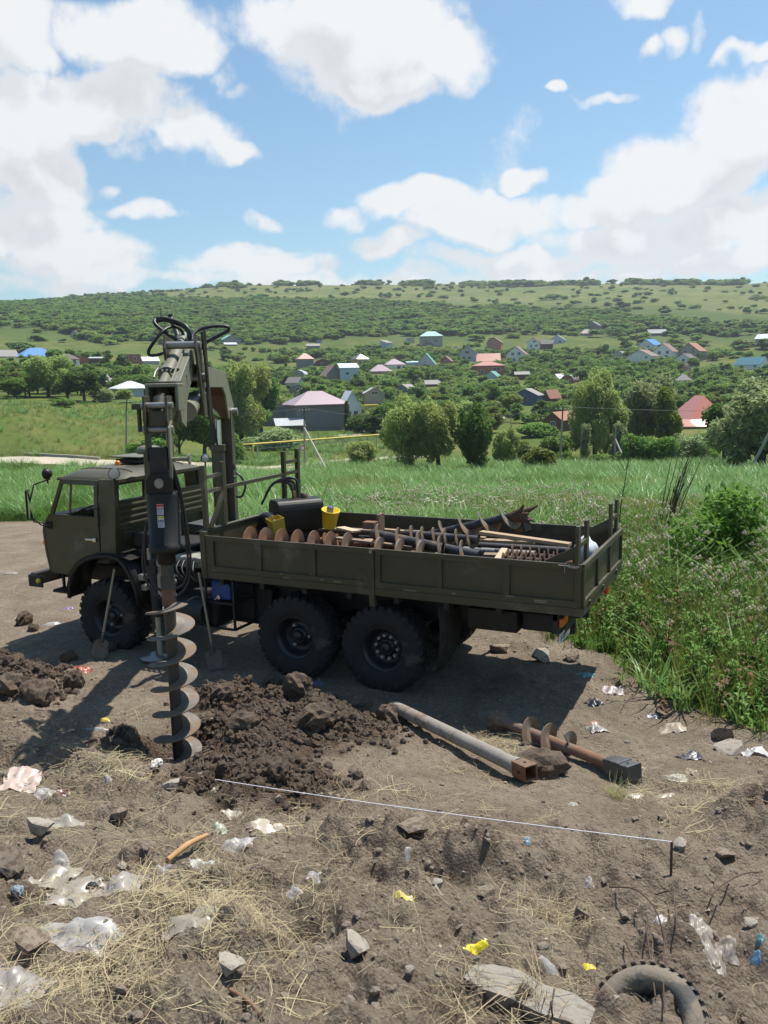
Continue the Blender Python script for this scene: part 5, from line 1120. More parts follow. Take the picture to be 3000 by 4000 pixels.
    MB().tube([(-.05, .03, 2.38-.22), (.0, .03, 2.36-.2), (.02, .03, 2.24-.2), (.0, .03, 2.12-.2), (-.03, .03, 2.1-.2)], .012, 6).build('grab_handle', BLACKP, T)
cab()
def mirrors():
    m = MB().box((-1.20, -.30, 1.99), (-1.165, -.10, 2.44), .02).xf(Matrix.Translation((-1.18, -.2, 0)) @ Matrix.Rotation(math.radians(32), 4, 'Z') @ Matrix.Translation((1.18, .2, 0))).build('mirror', BLACKP, T)
    MB().box((-1.1645, -.285, 2.005), (-1.162, -.115, 2.425)).xf(Matrix.Translation((-1.18, -.2, 0)) @ Matrix.Rotation(math.radians(32), 4, 'Z') @ Matrix.Translation((1.18, .2, 0))).build('mirror_glass', CHROME, m)
    MB().tube([(-1.05, .06, 1.87), (-1.17, -.14, 1.93), (-1.185, -.19, 2.2), (-1.15, -.1, 2.5), (-1.0, .1, 2.58)], .012, 8).tube([(-1.03, .06, 1.80), (-1.10, -.08, 1.88), (-1.17, -.16, 2.0)], .010, 8).build('mirror_arm', BLACKP, m)
    MB().box((-1.09, .03, 1.80), (-.99, .06, 1.92), .01).build('mirror_bracket', BLACKP, m)
    m2 = MB().box((-1.22, 2.42, 1.99), (-1.18, 2.60, 2.44), .02).build('mirror', BLACKP, T); MB().tube([(-1.05, 2.25, 1.87), (-1.2, 2.5, 2.0)], .012, 8).build('mirror_arm', BLACKP, m2)
    def lamp(p, d, r=.075, name='work_lamp', glass=True):
        Mx = Matrix.Translation(p) @ Vector(d).to_track_quat('Z', 'Y').to_matrix().to_4x4()
        o = MB().lathe([(0, -.085), (r*.55, -.075), (r*.9, -.035), (r, 0), (r*1.04, .012), (r*.95, .016)], 24, Mx).build(name, BLACKP, T)
        MB().lathe([(0, .022), (r*.5, .02), (r*.94, .010)], 24, Mx).build('lens', mat('lamp_lens', (.62, .62, .60), .15, .1, 30, metal=.2), o)
        MB().tube([Vector(p)+Vector((0, 0, -r*.8)), Vector(p)+Vector((-.02, .03, -r-.07))], .014, 6).build('lamp_bracket', BLACKP, o)
    lamp((.30, .10, 2.70), (.75, -.62, -.12), .085); lamp((.33, 2.22, 2.73), (.9, -.35, -.05), .075); lamp((-.99, .02, 2.665), (-.9, -.1, 0), .085)
    s = MB().tube([(.55, .60, 1.40), (.55, .60, 2.98)], .085, 20).build('air_intake', OLIVE, T)
    MB().lathe([(0, .115), (.10, .11), (.165, .085), (.185, .04), (.185, .0), (.17, -.01), (.08, -.01)], 28, Matrix.Translation((.55, .60, 2.97))).build('intake_cap', mat('grey_olive', (.13, .125, .095), .5, .2, 4), s)
mirrors()
def fenders():
    pts = [(-.70, .74), (-.69, .95), (-.62, 1.14), (-.47, 1.31), (-.28, 1.42), (-.05, 1.485), (.20, 1.50), (.40, 1.48), (.52, 1.38), (.64, 1.20), (.73, 1.0), (.77, .76)]
    for y0, y1, s in ((-.04, .46, 1), (1.86, 2.36, -1)):
        f = MB(); n = len(pts); V = []
        for x, z in pts: V += [(x, y0, z), (x, y1, z)]
        F = [(2*i, 2*i+1, 2*i+3, 2*i+2) for i in range(n-1)]; f.add(V, F, True)
        ye = y0 if s > 0 else y1; cx, cz = .03, .75; V = []
        for x, z in pts:
            d = math.hypot(x-cx, z-cz); V += [(x, ye, z), (cx+(x-cx)*(1-.075/d), ye, cz+(z-cz)*(1-.075/d))]
        f.add(V, F, True); o = f.build('front_fender', BLACKP, T); md = o.modifiers.new('solid', 'SOLIDIFY'); md.thickness = .012
        sub = o
        if s > 0:
            MB().box((.36, -.03, 1.49), (.62, .44, 1.505), .004).xf(Matrix.Translation((.36, 0, 1.49)) @ Matrix.Rotation(math.radians(14), 4, 'Y') @ Matrix.Translation((-.36, 0, -1.49))).build('fender_plate', BLACKP, sub)
            for q in ((.70, 1.13), (.74, .98)): MB().box((q[0], .02, q[1]), (q[0]+.10, .12, q[1]+.09), .01).build('latch', STEEL, sub)
    MB().box((.45, .30, 1.25), (1.15, 2.1, 1.55), .03).build('engine_cover', BLACKM, T)
    MB().box((.35, .28, 1.52), (.75, .75, 1.80), .08).build('air_filter', BLACKP, T)
    MB().prism([(.40, 1.72), (1.15, 1.68), (1.30, 1.55), (1.15, 1.60), (.40, 1.66)], 1.55, 2.3, 1).build('rear_guard', mat('bare_panel', (.10, .105, .11), .3, .2, 5), T)
fenders()
# -- chassis
def chassis():
    c = MB()
    for y in (.74, 1.50): c.box((-1.3, y, .84), (7.0, y+.08, 1.10))
    for x in (-.8, .9, 2.2, 3.0, 4.0, 5.4, 6.6): c.box((x, .82, .88), (x+.1, 1.50, 1.06))
    c.build('chassis_frame', BLACKM, T)
    for i, (x, z) in enumerate(((0, .47), (3.348, .55), (4.676, .55))):
        a = MB().tube([(x, .35, z), (x, 2.0, z)], .075, 14).lathe([(0, .2), (.1, .18), (.19, .08), (.2, 0), (.19, -.08), (.1, -.18), (0, -.2)], 20, Matrix.Translation((x, 1.05, z)) @ Matrix.Rotation(math.pi/2, 4, 'Y')).build('axle', BLACKM, T)
        for y in (.74, 1.5): MB().prism([(x-.55, z+.30), (x, z+.13), (x+.55, z+.30), (x+.55, z+.36), (x, z+.22), (x-.55, z+.36)], y-.02, y+.07, 1).build('leaf_spring', BLACKM, a)
    MB().tube([(.6, 1.15, .8), (3.2, 1.15, .62), (4.6, 1.15, .58)], .05, 10).build('drive_shaft', BLACKM, T)
    MB().box((1.25, .10, .52), (2.05, .62, .98), .06).build('fuel_tank', BLACKM, T)
    MB().tube([(1.35, .05, .78), (1.95, .05, .78)], .19, 20).build('air_tank', BLACKM, T)
    rk = MB()
    for x in (1.92, 2.40): rk.bar((x, .04, 1.26), (x, .04, .56), .03, .03); rk.bar((x, .5, 1.26), (x, .5, .56), .03, .03); rk.bar((x, .04, .56), (x, .5, .56), .03, .03); rk.bar((x, .04, .93), (x, .5, .93), .03, .03)
    for y in (.04, .5): rk.bar((1.92, y, .56), (2.40, y, .56), .03, .03); rk.bar((1.92, y, .93), (2.40, y, .93), .03, .03)
    rk.build('side_rack', BLACKM, T)
    MB().box((2.0, .55, .5), (2.7, .72, 1.05), .03).build('battery_box', BLACKM, T)
    MB().box((5.83, .12, .965), (6.45, .62, 1.225), .01).build('tool_box', BLACKP, T)
    MB().box((6.47, .25, .98), (7.0, .75, 1.2), .02).build('rear_crossbox', BLACKM, T)
    for yc, in ((.20,), (2.15,)):
        fl = MB(); n = 7
        V = []
        for i in range(n):
            z = 1.22-.84*i/(n-1); xx = 5.50+.05*math.sin(i*.5)-.05*i/(n-1)
            V += [(xx, yc-.22, z), (xx+.03, yc, z+.0), (xx+.10, yc+.24, z+(.2*i/(n-1)))]
        o = fl.add(V, [(3*i+j, 3*i+j+1, 3*i+4+j, 3*i+3+j) for i in range(n-1) for j in range(2)], True).build('mud_flap', RUBBER, T); md = o.modifiers.new('s', 'SOLIDIFY'); md.thickness = .012
chassis()
# -- cargo bed
XF, XR, ZB, ZT, Y0, Y1 = 1.945, 7.242, 1.405, 1.902, -.03, 2.385
def panel_board(name, u0, u1, axis, at, out, cuts, mid=None):
    """a board with recessed panels between proud rails; axis 0 = runs along x at y=at, 1 = along y at x=at; out = outward sign"""
    def bx(mb, ua, ub, za, zb, d0, d1):
        a, b = at+out*d0, at+out*d1
        if axis == 0: mb.box((ua, a, za), (ub, b, zb))
        else: mb.box((a, ua, za), (b, ub, zb))
    sk = MB(); bx(sk, u0, u1, ZB, ZT, -.012, 0); o = sk.build(name, OLIVE2, T)
    rl = MB(); bx(rl, u0, u1, ZT-.07, ZT+.004, 0, .032); o1 = rl.build('top_rail', OLIVE2, o, .004)
    rl = MB(); bx(rl, u0, u1, ZB-.002, ZB+.075, 0, .032); rl.build('bottom_rail', OLIVE2, o, .004)
    for ua, ub in cuts:
        st = MB(); bx(st, ua, ub, ZB+.075, ZT-.07, 0, .030); st.build('stile', OLIVE2, o, .004)
    return o
def bed():
    fl = MB().box((XF, Y0+.02, 1.325), (XR-.01, Y1-.02, 1.365)).build('bed_floor', mat('bed_floor', (.12, .10, .075), .8, .4, 4, col2=(.05, .04, .03), thr=.5), T)
    for x in np.linspace(2.2, 6.9, 8): MB().box((x, .0, 1.21), (x+.07, Y1-.03, 1.323)).build('cross_bearer', BLACKM, fl)
    near = panel_board('side_board', XF+.09, 4.575, 0, Y0, -1, [(XF+.09, 2.17), (2.85, 2.955), (3.70, 3.795), (4.50, 4.575)])
    near2 = panel_board('side_board', 4.66, XR, 0, Y0, -1, [(4.66, 4.735), (5.50, 5.565), (6.33, 6.41), (7.17, XR)])
    far = panel_board('side_board', XF, 4.58, 0, Y1, 1, [(XF, 2.1), (2.9, 3.0), (3.8, 3.9), (4.5, 4.58)]); far2 = panel_board('side_board', 4.66, XR, 0, Y1, 1, [(4.66, 4.73), (5.5, 5.6), (6.4, 6.5), (7.16, XR)])
    tg = panel_board('tail_gate', Y0+.002, Y1-.002, 1, XR, 1, [(Y0+.002, .04), (.74, .80), (1.50, 1.56), (2.33, Y1-.002)])
    for s in (near, near2):
        sc = MB()
        xa, xb = (2.1, 4.5) if s is near else (4.75, 7.1)
        for k in range(5):
            x = random.uniform(xa, xb); z = ZB+random.uniform(.0, .06); sc.box((x, Y0-.0335, z), (x+random.uniform(.03, .22), Y0-.0325, z+.008))
        sc.build('paint_scratch', mat('bare_scratch', (.33, .28, .20), .7, .4, 30), s)
    MB().box((XF+.01, Y0-.045, 1.30), (XF+.095, Y0+.03, 1.96)).build('corner_post', OLIVE2, T, .004)
    MB().box((4.58, Y0-.05, 1.16), (4.655, Y0+.02, 1.905)).build('centre_post', OLIVE2, T, .004)
    MB().box((4.60, Y0-.062, 1.85), (4.64, Y0-.05, 1.89)).build('post_bolt', STEEL, T)
    MB().box((4.58, Y1-.02, 1.16), (4.655, Y1+.05, 1.905)).build('centre_post', OLIVE2, T, .004)
    MB().box((XF, Y0-.03, 1.302), (XR+.02, Y0+.03, 1.400)).build('sill_rail', OLIVE2, T, .004); MB().box((XF, Y1-.03, 1.302), (XR+.02, Y1+.03, 1.400)).build('sill_rail', OLIVE2, T, .004)
    MB().box((XR-.05, Y0+.035, 1.302), (XR+.025, Y1-.035, 1.400)).build('rear_sill', OLIVE2, T, .004)
    fb = MB().box((XF, Y0+.02, 1.36), (XF+.03, Y1-.02, 1.955)).build('front_board', OLIVE2, T)
    MB().box((XF-.01, Y0+.02, 1.957), (XF+.045, Y1-.02, 1.975)).build('top_rail', mat('grey_olive', (.13, .125, .095), .5, .2, 4), fb)
    # headboard rack
    r = MB(); xq = XF+.035
    for y, zt in ((.055, 2.865), (.475, 2.885), (2.10, 2.89), (2.52, 2.90)): MB().box((xq-.032, y-.032, 1.977 if y < 2.4 else 1.5), (xq+.032, y+.032, zt)).build('rack_post', OLIVE2, fb, .004)
    def b(a, c): MB().bar(a, c, .05, .05).build('rack_bar', OLIVE2, fb)
    b((xq, .088, 2.70), (xq, .442, 2.71)); b((xq, 2.133, 2.71), (xq, 2.487, 2.71)); b((xq, .088, 2.50), (xq, .442, 2.505)); b((xq, .508, 2.51), (xq, 2.067, 2.52)); b((xq, 2.133, 2.525), (xq, 2.487, 2.53))
    b((xq+.04, .10, 1.985), (xq+.04, .44, 2.46)); b((xq+.04, 2.47, 2.0), (xq+.04, 2.14, 2.46))
    # rear stakes with gussets
    for y, g in ((.0, 1), (.44, 0), (1.93, 1), (2.34, 0)):
        st = MB().box((XR-.075, y-.055, 1.37), (XR-.035, y+.055, 2.335 if y < 1 else 2.315)).build('stake', OLIVE2, T, .004)
        if g: MB().prism([(XR-.08, 1.95), (XR-.08, 2.10), (XR-.52, 1.86), (XR-.52, 1.80)], y-.012+.03, y+.012+.03, 1).build('gusset', OLIVE2, st)
    for ya, yb in ((.056, .384), (1.986, 2.284)): MB().box((XR-.078, ya, 2.08), (XR-.032, yb, 2.13)).build('stake_bar', OLIVE2, T)
    # latch, lamps, number plate
    MB().tube([(6.98, Y0-.04, 1.885), (7.22, Y0-.04, 1.878)], .007, 6).tube([(7.06, Y0-.045, 1.90), (7.06, Y0-.05, 1.80)], .006, 6).box((7.1, Y0-.05, 1.865), (7.2, Y0-.033, 1.895)).build('board_latch', STEEL, T)
    for y in (.22, 1.0, 1.9): MB().box((XR+.02, y, 1.37), (XR+.05, y+.06, 1.43), .006).build('hinge', OLIVE2, T)
    lm = MB().box((6.98, .02, 1.13), (7.02, .30, 1.23), .008).build('tail_lamp', mat('orange_lens', (.70, .13, .02), .3, .1, 5), T)
    MB().box((6.98, 2.0, 1.13), (7.02, 2.25, 1.23), .008).build('tail_lamp', mat('red_lens', (.6, .03, .02), .3, .1, 5), T)
    MB().box((XR-.03, 1.42, 1.21), (XR+.02, 1.54, 1.30), .012).build('marker_lamp', mat('red_lens', (.6, .03, .02), .3, .1, 5), T)
    MB().box((6.90, -.0, 1.05), (6.975, .5, 1.30), .01).build('lamp_bracket', BLACKM, T)
    MB().box((7.0, .48, 1.12), (7.12, .62, 1.30), .02).build('buffer', RUBBER, T)
    pl = MB().box((6.985, .02, .93), (6.992, .52, 1.04)).build('number_plate', mat('plate_white', (.75, .75, .73), .4, .08, 10), T)
    cu = bpy.data.curves.new('txt', 'FONT'); cu.body = 'B 020 T'; cu.size = .105; cu.extrude = .001; to = bpy.data.objects.new('tmp', cu)
    COL.objects.link(to); dg = bpy.context.evaluated_depsgraph_get(); me = bpy.data.meshes.new_from_object(to.evaluated_get(dg)); bpy.data.objects.remove(to)
    me.materials.clear(); o = link('plate_lettering', me, mat('plate_black', (.02, .02, .02), .5, .05, 10), pl); o.matrix_local = Matrix.Translation((6.994, .05, .952)) @ Matrix(((0, 0, 1, 0), (1, 0, 0, 0), (0, 1, 0, 0), (0, 0, 0, 1)))
bed()
# ------------------------------------------------------------------ crane and drill
CRG = mat('crane_grey_olive', (.19, .183, .132), .42, .25, 3.0, bump=.08, bscale=40, col2=(.10, .085, .06), thr=.66)
CRD = mat('crane_dark', (.060, .053, .033), .5, .3, 4, col2=(.08, .06, .04), thr=.63, bump=.15, bscale=30)
HOSE = mat('hydraulic_hose', (.014, .014, .015), .45, .2, 10)
C0 = np.array([1.45, 1.25]); DR = np.array([3.45, -2.5]); CD = (DR-C0)/np.linalg.norm(DR-C0); CL = float(np.linalg.norm(DR-C0)); CS = np.array([-CD[1], CD[0]])
CRZ = math.atan2(CD[1], CD[0])
K = thing('loader_crane', 'grey olive folding hydraulic crane arm on a dark column behind the cab', 'crane', (C0[0], C0[1], 0), CRZ)
# local frame: x along the arm (towards the drill), y to its left, z up
def ck(mb, name, m=CRG, par=K, bev=.006): return mb.build(name, m, par, bev)
def crane():
    ck(MB().box((-.34, -.34, 1.10), (.34, .34, 1.35)).box((-.25, -.25, 1.35), (.25, .25, 1.55)), 'column_base', CRD)
    ck(MB().box((-.17, -.16, 1.55), (.17, .16, 3.58)), 'column', CRD)
    ck(MB().tube([(.27, -.03, 1.2), (.27, -.03, 3.02)], .09, 20).box((.15, -.13, 2.98), (.38, .07, 3.08)), 'column_sleeve', mat('column_olive', (.075, .066, .038), .45, .25, 4, col2=(.12, .1, .07), thr=.64))
    ck(MB().tube([(.27, -.03, 3.05), (.24, -.03, 3.70)], .058, 20), 'lift_ram', CHROME, bev=0)
    prof = [(-.28, 3.46), (-.30, 3.66), (.18, 4.00), (.42, 4.15), (2.62, 4.23), (2.62, 3.94), (.72, 3.93), (.46, 3.80), (.26, 3.46)]
    ib = ck(MB().prism(prof, .12, .145, 1), 'inner_boom'); ck(MB().prism(prof, -.145, -.12, 1), 'boom_cheek', par=ib)
    ck(MB().add([(x, y, z) for x, z in ((-.30, 3.65), (.18, 3.99), (.42, 4.14), (2.62, 4.22)) for y in (-.12, .12)], [(0, 1, 3, 2), (2, 3, 5, 4), (4, 5, 7, 6)]), 'boom_top', CRG, ib, 0)
    ck(MB().add([(x, y, z) for x, z in ((.26, 3.47), (.46, 3.81), (.72, 3.94), (2.62, 3.95)) for y in (-.12, .12)], [(0, 1, 3, 2), (2, 3, 5, 4), (4, 5, 7, 6)]), 'boom_web', mat('brown_primer', (.10, .062, .035), .6, .3, 4), ib, 0)
    ck(MB().tube([(-.10, -.23, 3.55), (-.10, .23, 3.55)], .06, 16), 'pivot_pin', STEEL, ib, 0)
    ck(MB().tube([(-.1, -.26, 3.70), (-.1, -.36, 3.70)], .03, 10).tube([(-.1, -.26, 3.62), (-.1, -.36, 3.62)], .03, 10), 'pipe_stub', CRD, ib, 0)
    kp = [(2.48, 3.60), (2.64, 3.60), (2.76, 4.0), (2.94, 4.40), (2.86, 4.56), (2.66, 4.52), (2.50, 4.2)]
    kn = ck(MB().prism(kp, .165, .195, 1), 'knuckle', CRD); ck(MB().prism(kp, -.195, -.165, 1), 'knuckle_plate', CRD, kn)
    ck(MB().tube([(2.58, -.23, 4.06), (2.58, .23, 4.06)], .055, 16), 'knuckle_pin', STEEL, kn, 0); ck(MB().tube([(2.78, -.22, 4.44), (2.78, .22, 4.44)], .045, 16), 'knuckle_pin', STEEL, kn, 0)
    ck(MB().tube([(2.62, .24, 4.62), (2.60, .25, 3.55)], .022, 8), 'hose_guard', CRD, kn, 0); ck(MB().tube([(2.72, .23, 4.6), (2.52, .27, 3.50)], .018, 8), 'hose_guard', CRD, kn, 0)
    top = lambda x: 4.41-(x-2.66)*.43
    ob = [(2.62, 4.44), (2.80, 4.37), (3.73, 3.95), (3.66, 3.86), (3.58, 3.57), (3.33, 3.50), (3.22, 3.80), (2.95, 3.98), (2.62, 4.14)]
    o = ck(MB().prism(ob, .085, .11, 1), 'outer_boom'); ck(MB().prism(ob, .0, .02, 1), 'boom_cheek', par=o)
    ck(MB().add([(x, y, top(x)-.015) for x in (2.64, 3.71) for y in (.02, .085)], [(0, 1, 3, 2)]), 'boom_top', CRG, o, 0)
    for q in (2.95, 3.2): ck(MB().tube([(q, .108, top(q)-.10), (q, .118, top(q)-.10)], .014, 8), 'rivet', CRD, o, 0)
    ck(MB().bar((2.9, 0, top(2.9)-.20), (3.85, 0, top(3.85)-.17), .15, .20), 'extension_box', mat('worn_extension', (.22, .21, .18), .4, .3, 5, metal=.3, col2=(.1, .09, .07), thr=.6))
    tz = lambda x: 4.545-(x-2.06)*.43
    cy = ck(MB().tube([(2.02, -.12, tz(2.02)), (2.46, -.12, tz(2.46))], .088, 24).tube([(2.46, -.12, tz(2.46)), (2.50, -.12, tz(2.50))], .100, 24).tube([(2.50, -.12, tz(2.5)), (3.02, -.12, tz(3.02))], .092, 24).tube([(3.02, -.12, tz(3.02)), (3.12, -.12, tz(3.12))], .106, 24).tube([(3.06, -.12, tz(3.06)), (3.6, -.09, tz(3.6)+.05)], .06, 16), 'extension_cylinder', bev=0)
    ck(MB().tube([(2.35, .06, 3.80), (2.95, .05, 3.68)], .105, 24).tube([(2.90, .05, 3.69), (3.0, .05, 3.67)], .12, 24), 'fold_cylinder', bev=0)
    ck(MB().tube([(.5, .02, 3.50), (2.3, .05, 3.80)], .05, 14), 'fold_rod', CHROME, bev=0)
    ck(MB().box((2.05, -.12, 3.60), (2.35, .16, 3.88), .02), 'cylinder_clevis', CRD)
    hz = 3.97
    hd = ck(MB().box((3.62, -.17, hz-.20), (3.70, .17, hz+.0), .01).box((3.70, -.17, hz-.01), (4.02, .17, hz+.03), .008).box((3.64, -.17, hz-.26), (4.0, -.135, hz+.02), .008).box((3.64, .135, hz-.26), (4.0, .17, hz+.02), .008), 'boom_head')
    ck(MB().box((3.66, -.15, hz+.032), (3.98, .15, hz+.05), .004), 'head_plate', CRD, hd)
    for k in range(4): ck(MB().tube([(3.72+.07*k, -.1, hz+.05), (3.72+.07*k, -.1, hz+.068)], .014, 8), 'bolt', STEEL, hd, 0)
    ck(MB().tube([(3.78, .02, hz-.03), (4.12, .0, hz-.15)], .055, 18), 'tilt_ram', CHROME, hd, 0)
    ck(MB().tube([(4.08, .0, hz-.13), (CL-.02, .0, hz-.34)], .072, 18), 'ram_body', CRD, hd, 0)
    return top, hz
CTOP, HZ = crane()
KINV = (Matrix.Translation(K.location) @ Matrix.Rotation(CRZ, 4, 'Z')).inverted()
def kw(mb, name, m):
    o = mb.build(name, m, None); o.parent = K; o.matrix_parent_inverse = KINV; return o
def hoses():
    def w(pts):   # photo points with their distance plane y
        return [tuple(on_plane(550+u*.31646, 1200+v*.31646, 1, y)) for u, v, y in pts]
    H = [([(590, 450, -.8), (608, 330, -.8), (560, 240, -.8), (450, 180, -.8), (300, 140, -.85), (190, 150, -.9), (170, 190, -.95), (220, 250, -.95), (330, 330, -.9), (440, 400, -.85)], .024),
         ([(575, 430, -.75), (590, 330, -.75), (540, 250, -.75), (430, 200, -.8), (300, 162, -.85), (205, 170, -.9), (195, 210, -.9), (260, 290, -.9), (400, 380, -.85)], .022),
         ([(530, 390, -.7), (515, 310, -.7), (460, 255, -.75), (370, 245, -.85), (270, 300, -1.0), (170, 420, -1.1), (100, 530, -1.15), (110, 590, -1.15), (200, 590, -1.1), (300, 560, -1.05), (370, 545, -1.0)], .020),
         ([(632, 400, -.7), (645, 340, -.65), (720, 275, -.55), (850, 240, -.45), (1000, 232, -.35), (1080, 250, -.3), (1070, 295, -.3), (950, 360, -.4), (820, 430, -.5), (735, 520, -.55)], .021),
         ([(470, 430, -.7), (455, 350, -.65), (410, 230, -.55), (375, 140, -.5), (360, 90, -.5)], .036)]
    for p, r in H: kw(MB().tube(curve_pts(w(p), 7), r, 8), 'hose', HOSE)
    for p in ([(530, 400, -.7), (533, 370, -.7)], [(580, 410, -.75), (580, 380, -.75)], [(628, 420, -.7), (632, 385, -.7)]): kw(MB().tube(w(p), .032, 8), 'hose_fitting', STEEL)
    for p in ([(250, 130, -.86), (245, 20, -.86)], [(520, 240, -.76), (528, 190, -.76)]): kw(MB().tube(w(p), .005, 5), 'cable_tie', HOSE)
    for p in ([(590, 460, -.8), (600, 480, -.75), (640, 460, -.7)], [(330, 720, -1.3), (345, 640, -1.2), (380, 540, -1.05), (440, 470, -.9)], [(350, 730, -1.3), (372, 640, -1.2), (400, 560, -1.05), (450, 490, -.9)], [(160, 870, -1.9), (180, 800, -1.8), (215, 755, -1.7)]): kw(MB().tube(curve_pts(w(p), 5), .014, 6), 'steel_pipe', STEEL)
    for p in ([(880, 1280, .9), (890, 1450, .9), (920, 1650, .95), (960, 1800, 1.0), (980, 2000, 1.0)], [(900, 1280, .9), (905, 1480, .9), (945, 1700, .95), (975, 1900, 1.0)], [(1160, 2000, 1.2), (1120, 1900, 1.2), (1090, 1940, 1.2), (1110, 2050, 1.2), (1160, 2100, 1.2)], [(1180, 2040, 1.2), (1240, 2100, 1.2), (1290, 2200, 1.25), (1250, 2330, 1.2), (1180, 2340, 1.2)]):
        kw(MB().tube(curve_pts(w(p), 6), .017, 8), 'hose', HOSE)
    a, b_ = w([(218, 762, -1.62)])[0], w([(460, 800, -1.62)])[0]; kw(MB().box(a, (b_[0], b_[1]+.03, b_[2])), 'hose_bracket', CRD)
    for k in range(4): c = w([(262+53*k, 781, -1.63)])[0]; kw(MB().tube([(c[0], c[1], c[2]), (c[0], c[1]+.02, c[2])], .013, 10), 'bracket_hole', mat('pale_hole', (.5, .5, .45), .6, .1, 5))
    kw(MB().box(w([(950, 1350, .95)])[0], np.array(w([(985, 1372, .95)])[0])+np.array((0, .01, 0))), 'paper_tag', mat('paper_tag', (.6, .5, .42), .8, .1, 5))
hoses()
def outrigger():
    p = (1.12, -.08)
    w = kw
    w(MB().tube([(p[0], p[1], .66), (p[0], p[1], 1.50)], .075, 18).box((p[0]-.09, p[1]-.09, 1.30), (p[0]+.09, p[1]+.09, 1.42)), 'outrigger_cylinder', BLACKM)
    w(MB().tube([(p[0], p[1], .06), (p[0], p[1], .68)], .038, 14), 'outrigger_ram', mat('pale_ram', (.42, .36, .25), .5, .3, 8))
    w(MB().lathe([(0, .10), (.05, .09), (.06, .05), (.20, .035), (.21, .0), (0, 0)], 24, Matrix.Translation((p[0]-.06, p[1]-.05, .03))), 'outrigger_foot', STEEL)
    w(MB().box((p[0]-.06, p[1]+.05, 1.12), (p[0]+.06, 2.4, 1.26)), 'outrigger_beam', BLACKM)
    w(MB().tube([(p[0]-.06, p[1]-.03, 1.5), (p[0]-.06, p[1]-.03, 1.66)], .03, 10).box((p[0]+.08, p[1]-.05, 1.0), (p[0]+.16, p[1]+.05, 1.5)), 'control_valve', STEEL)
    w(MB().box((1.25, .15, 1.36), (1.75, .55, 1.52), .02), 'valve_block', mat('worn_panel', (.30, .30, .25), .5, .35, 6, col2=(.05, .05, .04), thr=.5))
    for k in range(5): w(MB().tube(curve_pts([(1.3+.08*k, .2, 1.5), (1.35+.1*k, .0, 1.35), (1.55+.07*k, .1, 1.15), (1.7, .3, 1.1)], 5), .016, 6), 'hose', HOSE)
outrigger()
D = thing('auger_drill', 'hanging hydraulic drill motor with steel screw auger standing in its hole', 'auger drill', (DR[0], DR[1], .13), CRZ); D.scale = (.90, .90, .965)
HY = (HZ-.13)/.965
def flight(mb, r0, R, pitch, z0, turns, th=.018, n=36, hand=-1, a0=0.0, edge_r=None):
    """helicoid blade descending from z0"""
    m = int(turns*n); A = [a0+hand*2*math.pi*i/n for i in range(m+1)]; Zs = [z0-pitch*i/n for i in range(m+1)]
    def ring(r, dz): return [(r*math.cos(a), r*math.sin(a), z+dz) for a, z in zip(A, Zs)]
    def strip(p, q, sm):
        V = [v for ab in zip(p, q) for v in ab]; mb.add(V, [(2*i, 2*i+1, 2*i+3, 2*i+2) for i in range(m)], sm)
    strip(ring(r0, 0), ring(R*.6, 0), True); strip(ring(R*.6, 0), ring(R, -.003), True); strip(ring(R, -.003), ring(R, -th), True); strip(ring(R, -th), ring(r0, -th*1.3), True)
    return mb
AUG = mat('auger_steel', (.17, .148, .120), .52, .5, 7, metal=.1, col2=(.185, .125, .075), thr=.50, bump=.1, bscale=40)
SHAFT = mat('auger_shaft', (.075, .068, .060), .5, .35, 7, metal=.4, col2=(.16, .09, .045), thr=.6, bump=.15, bscale=40)
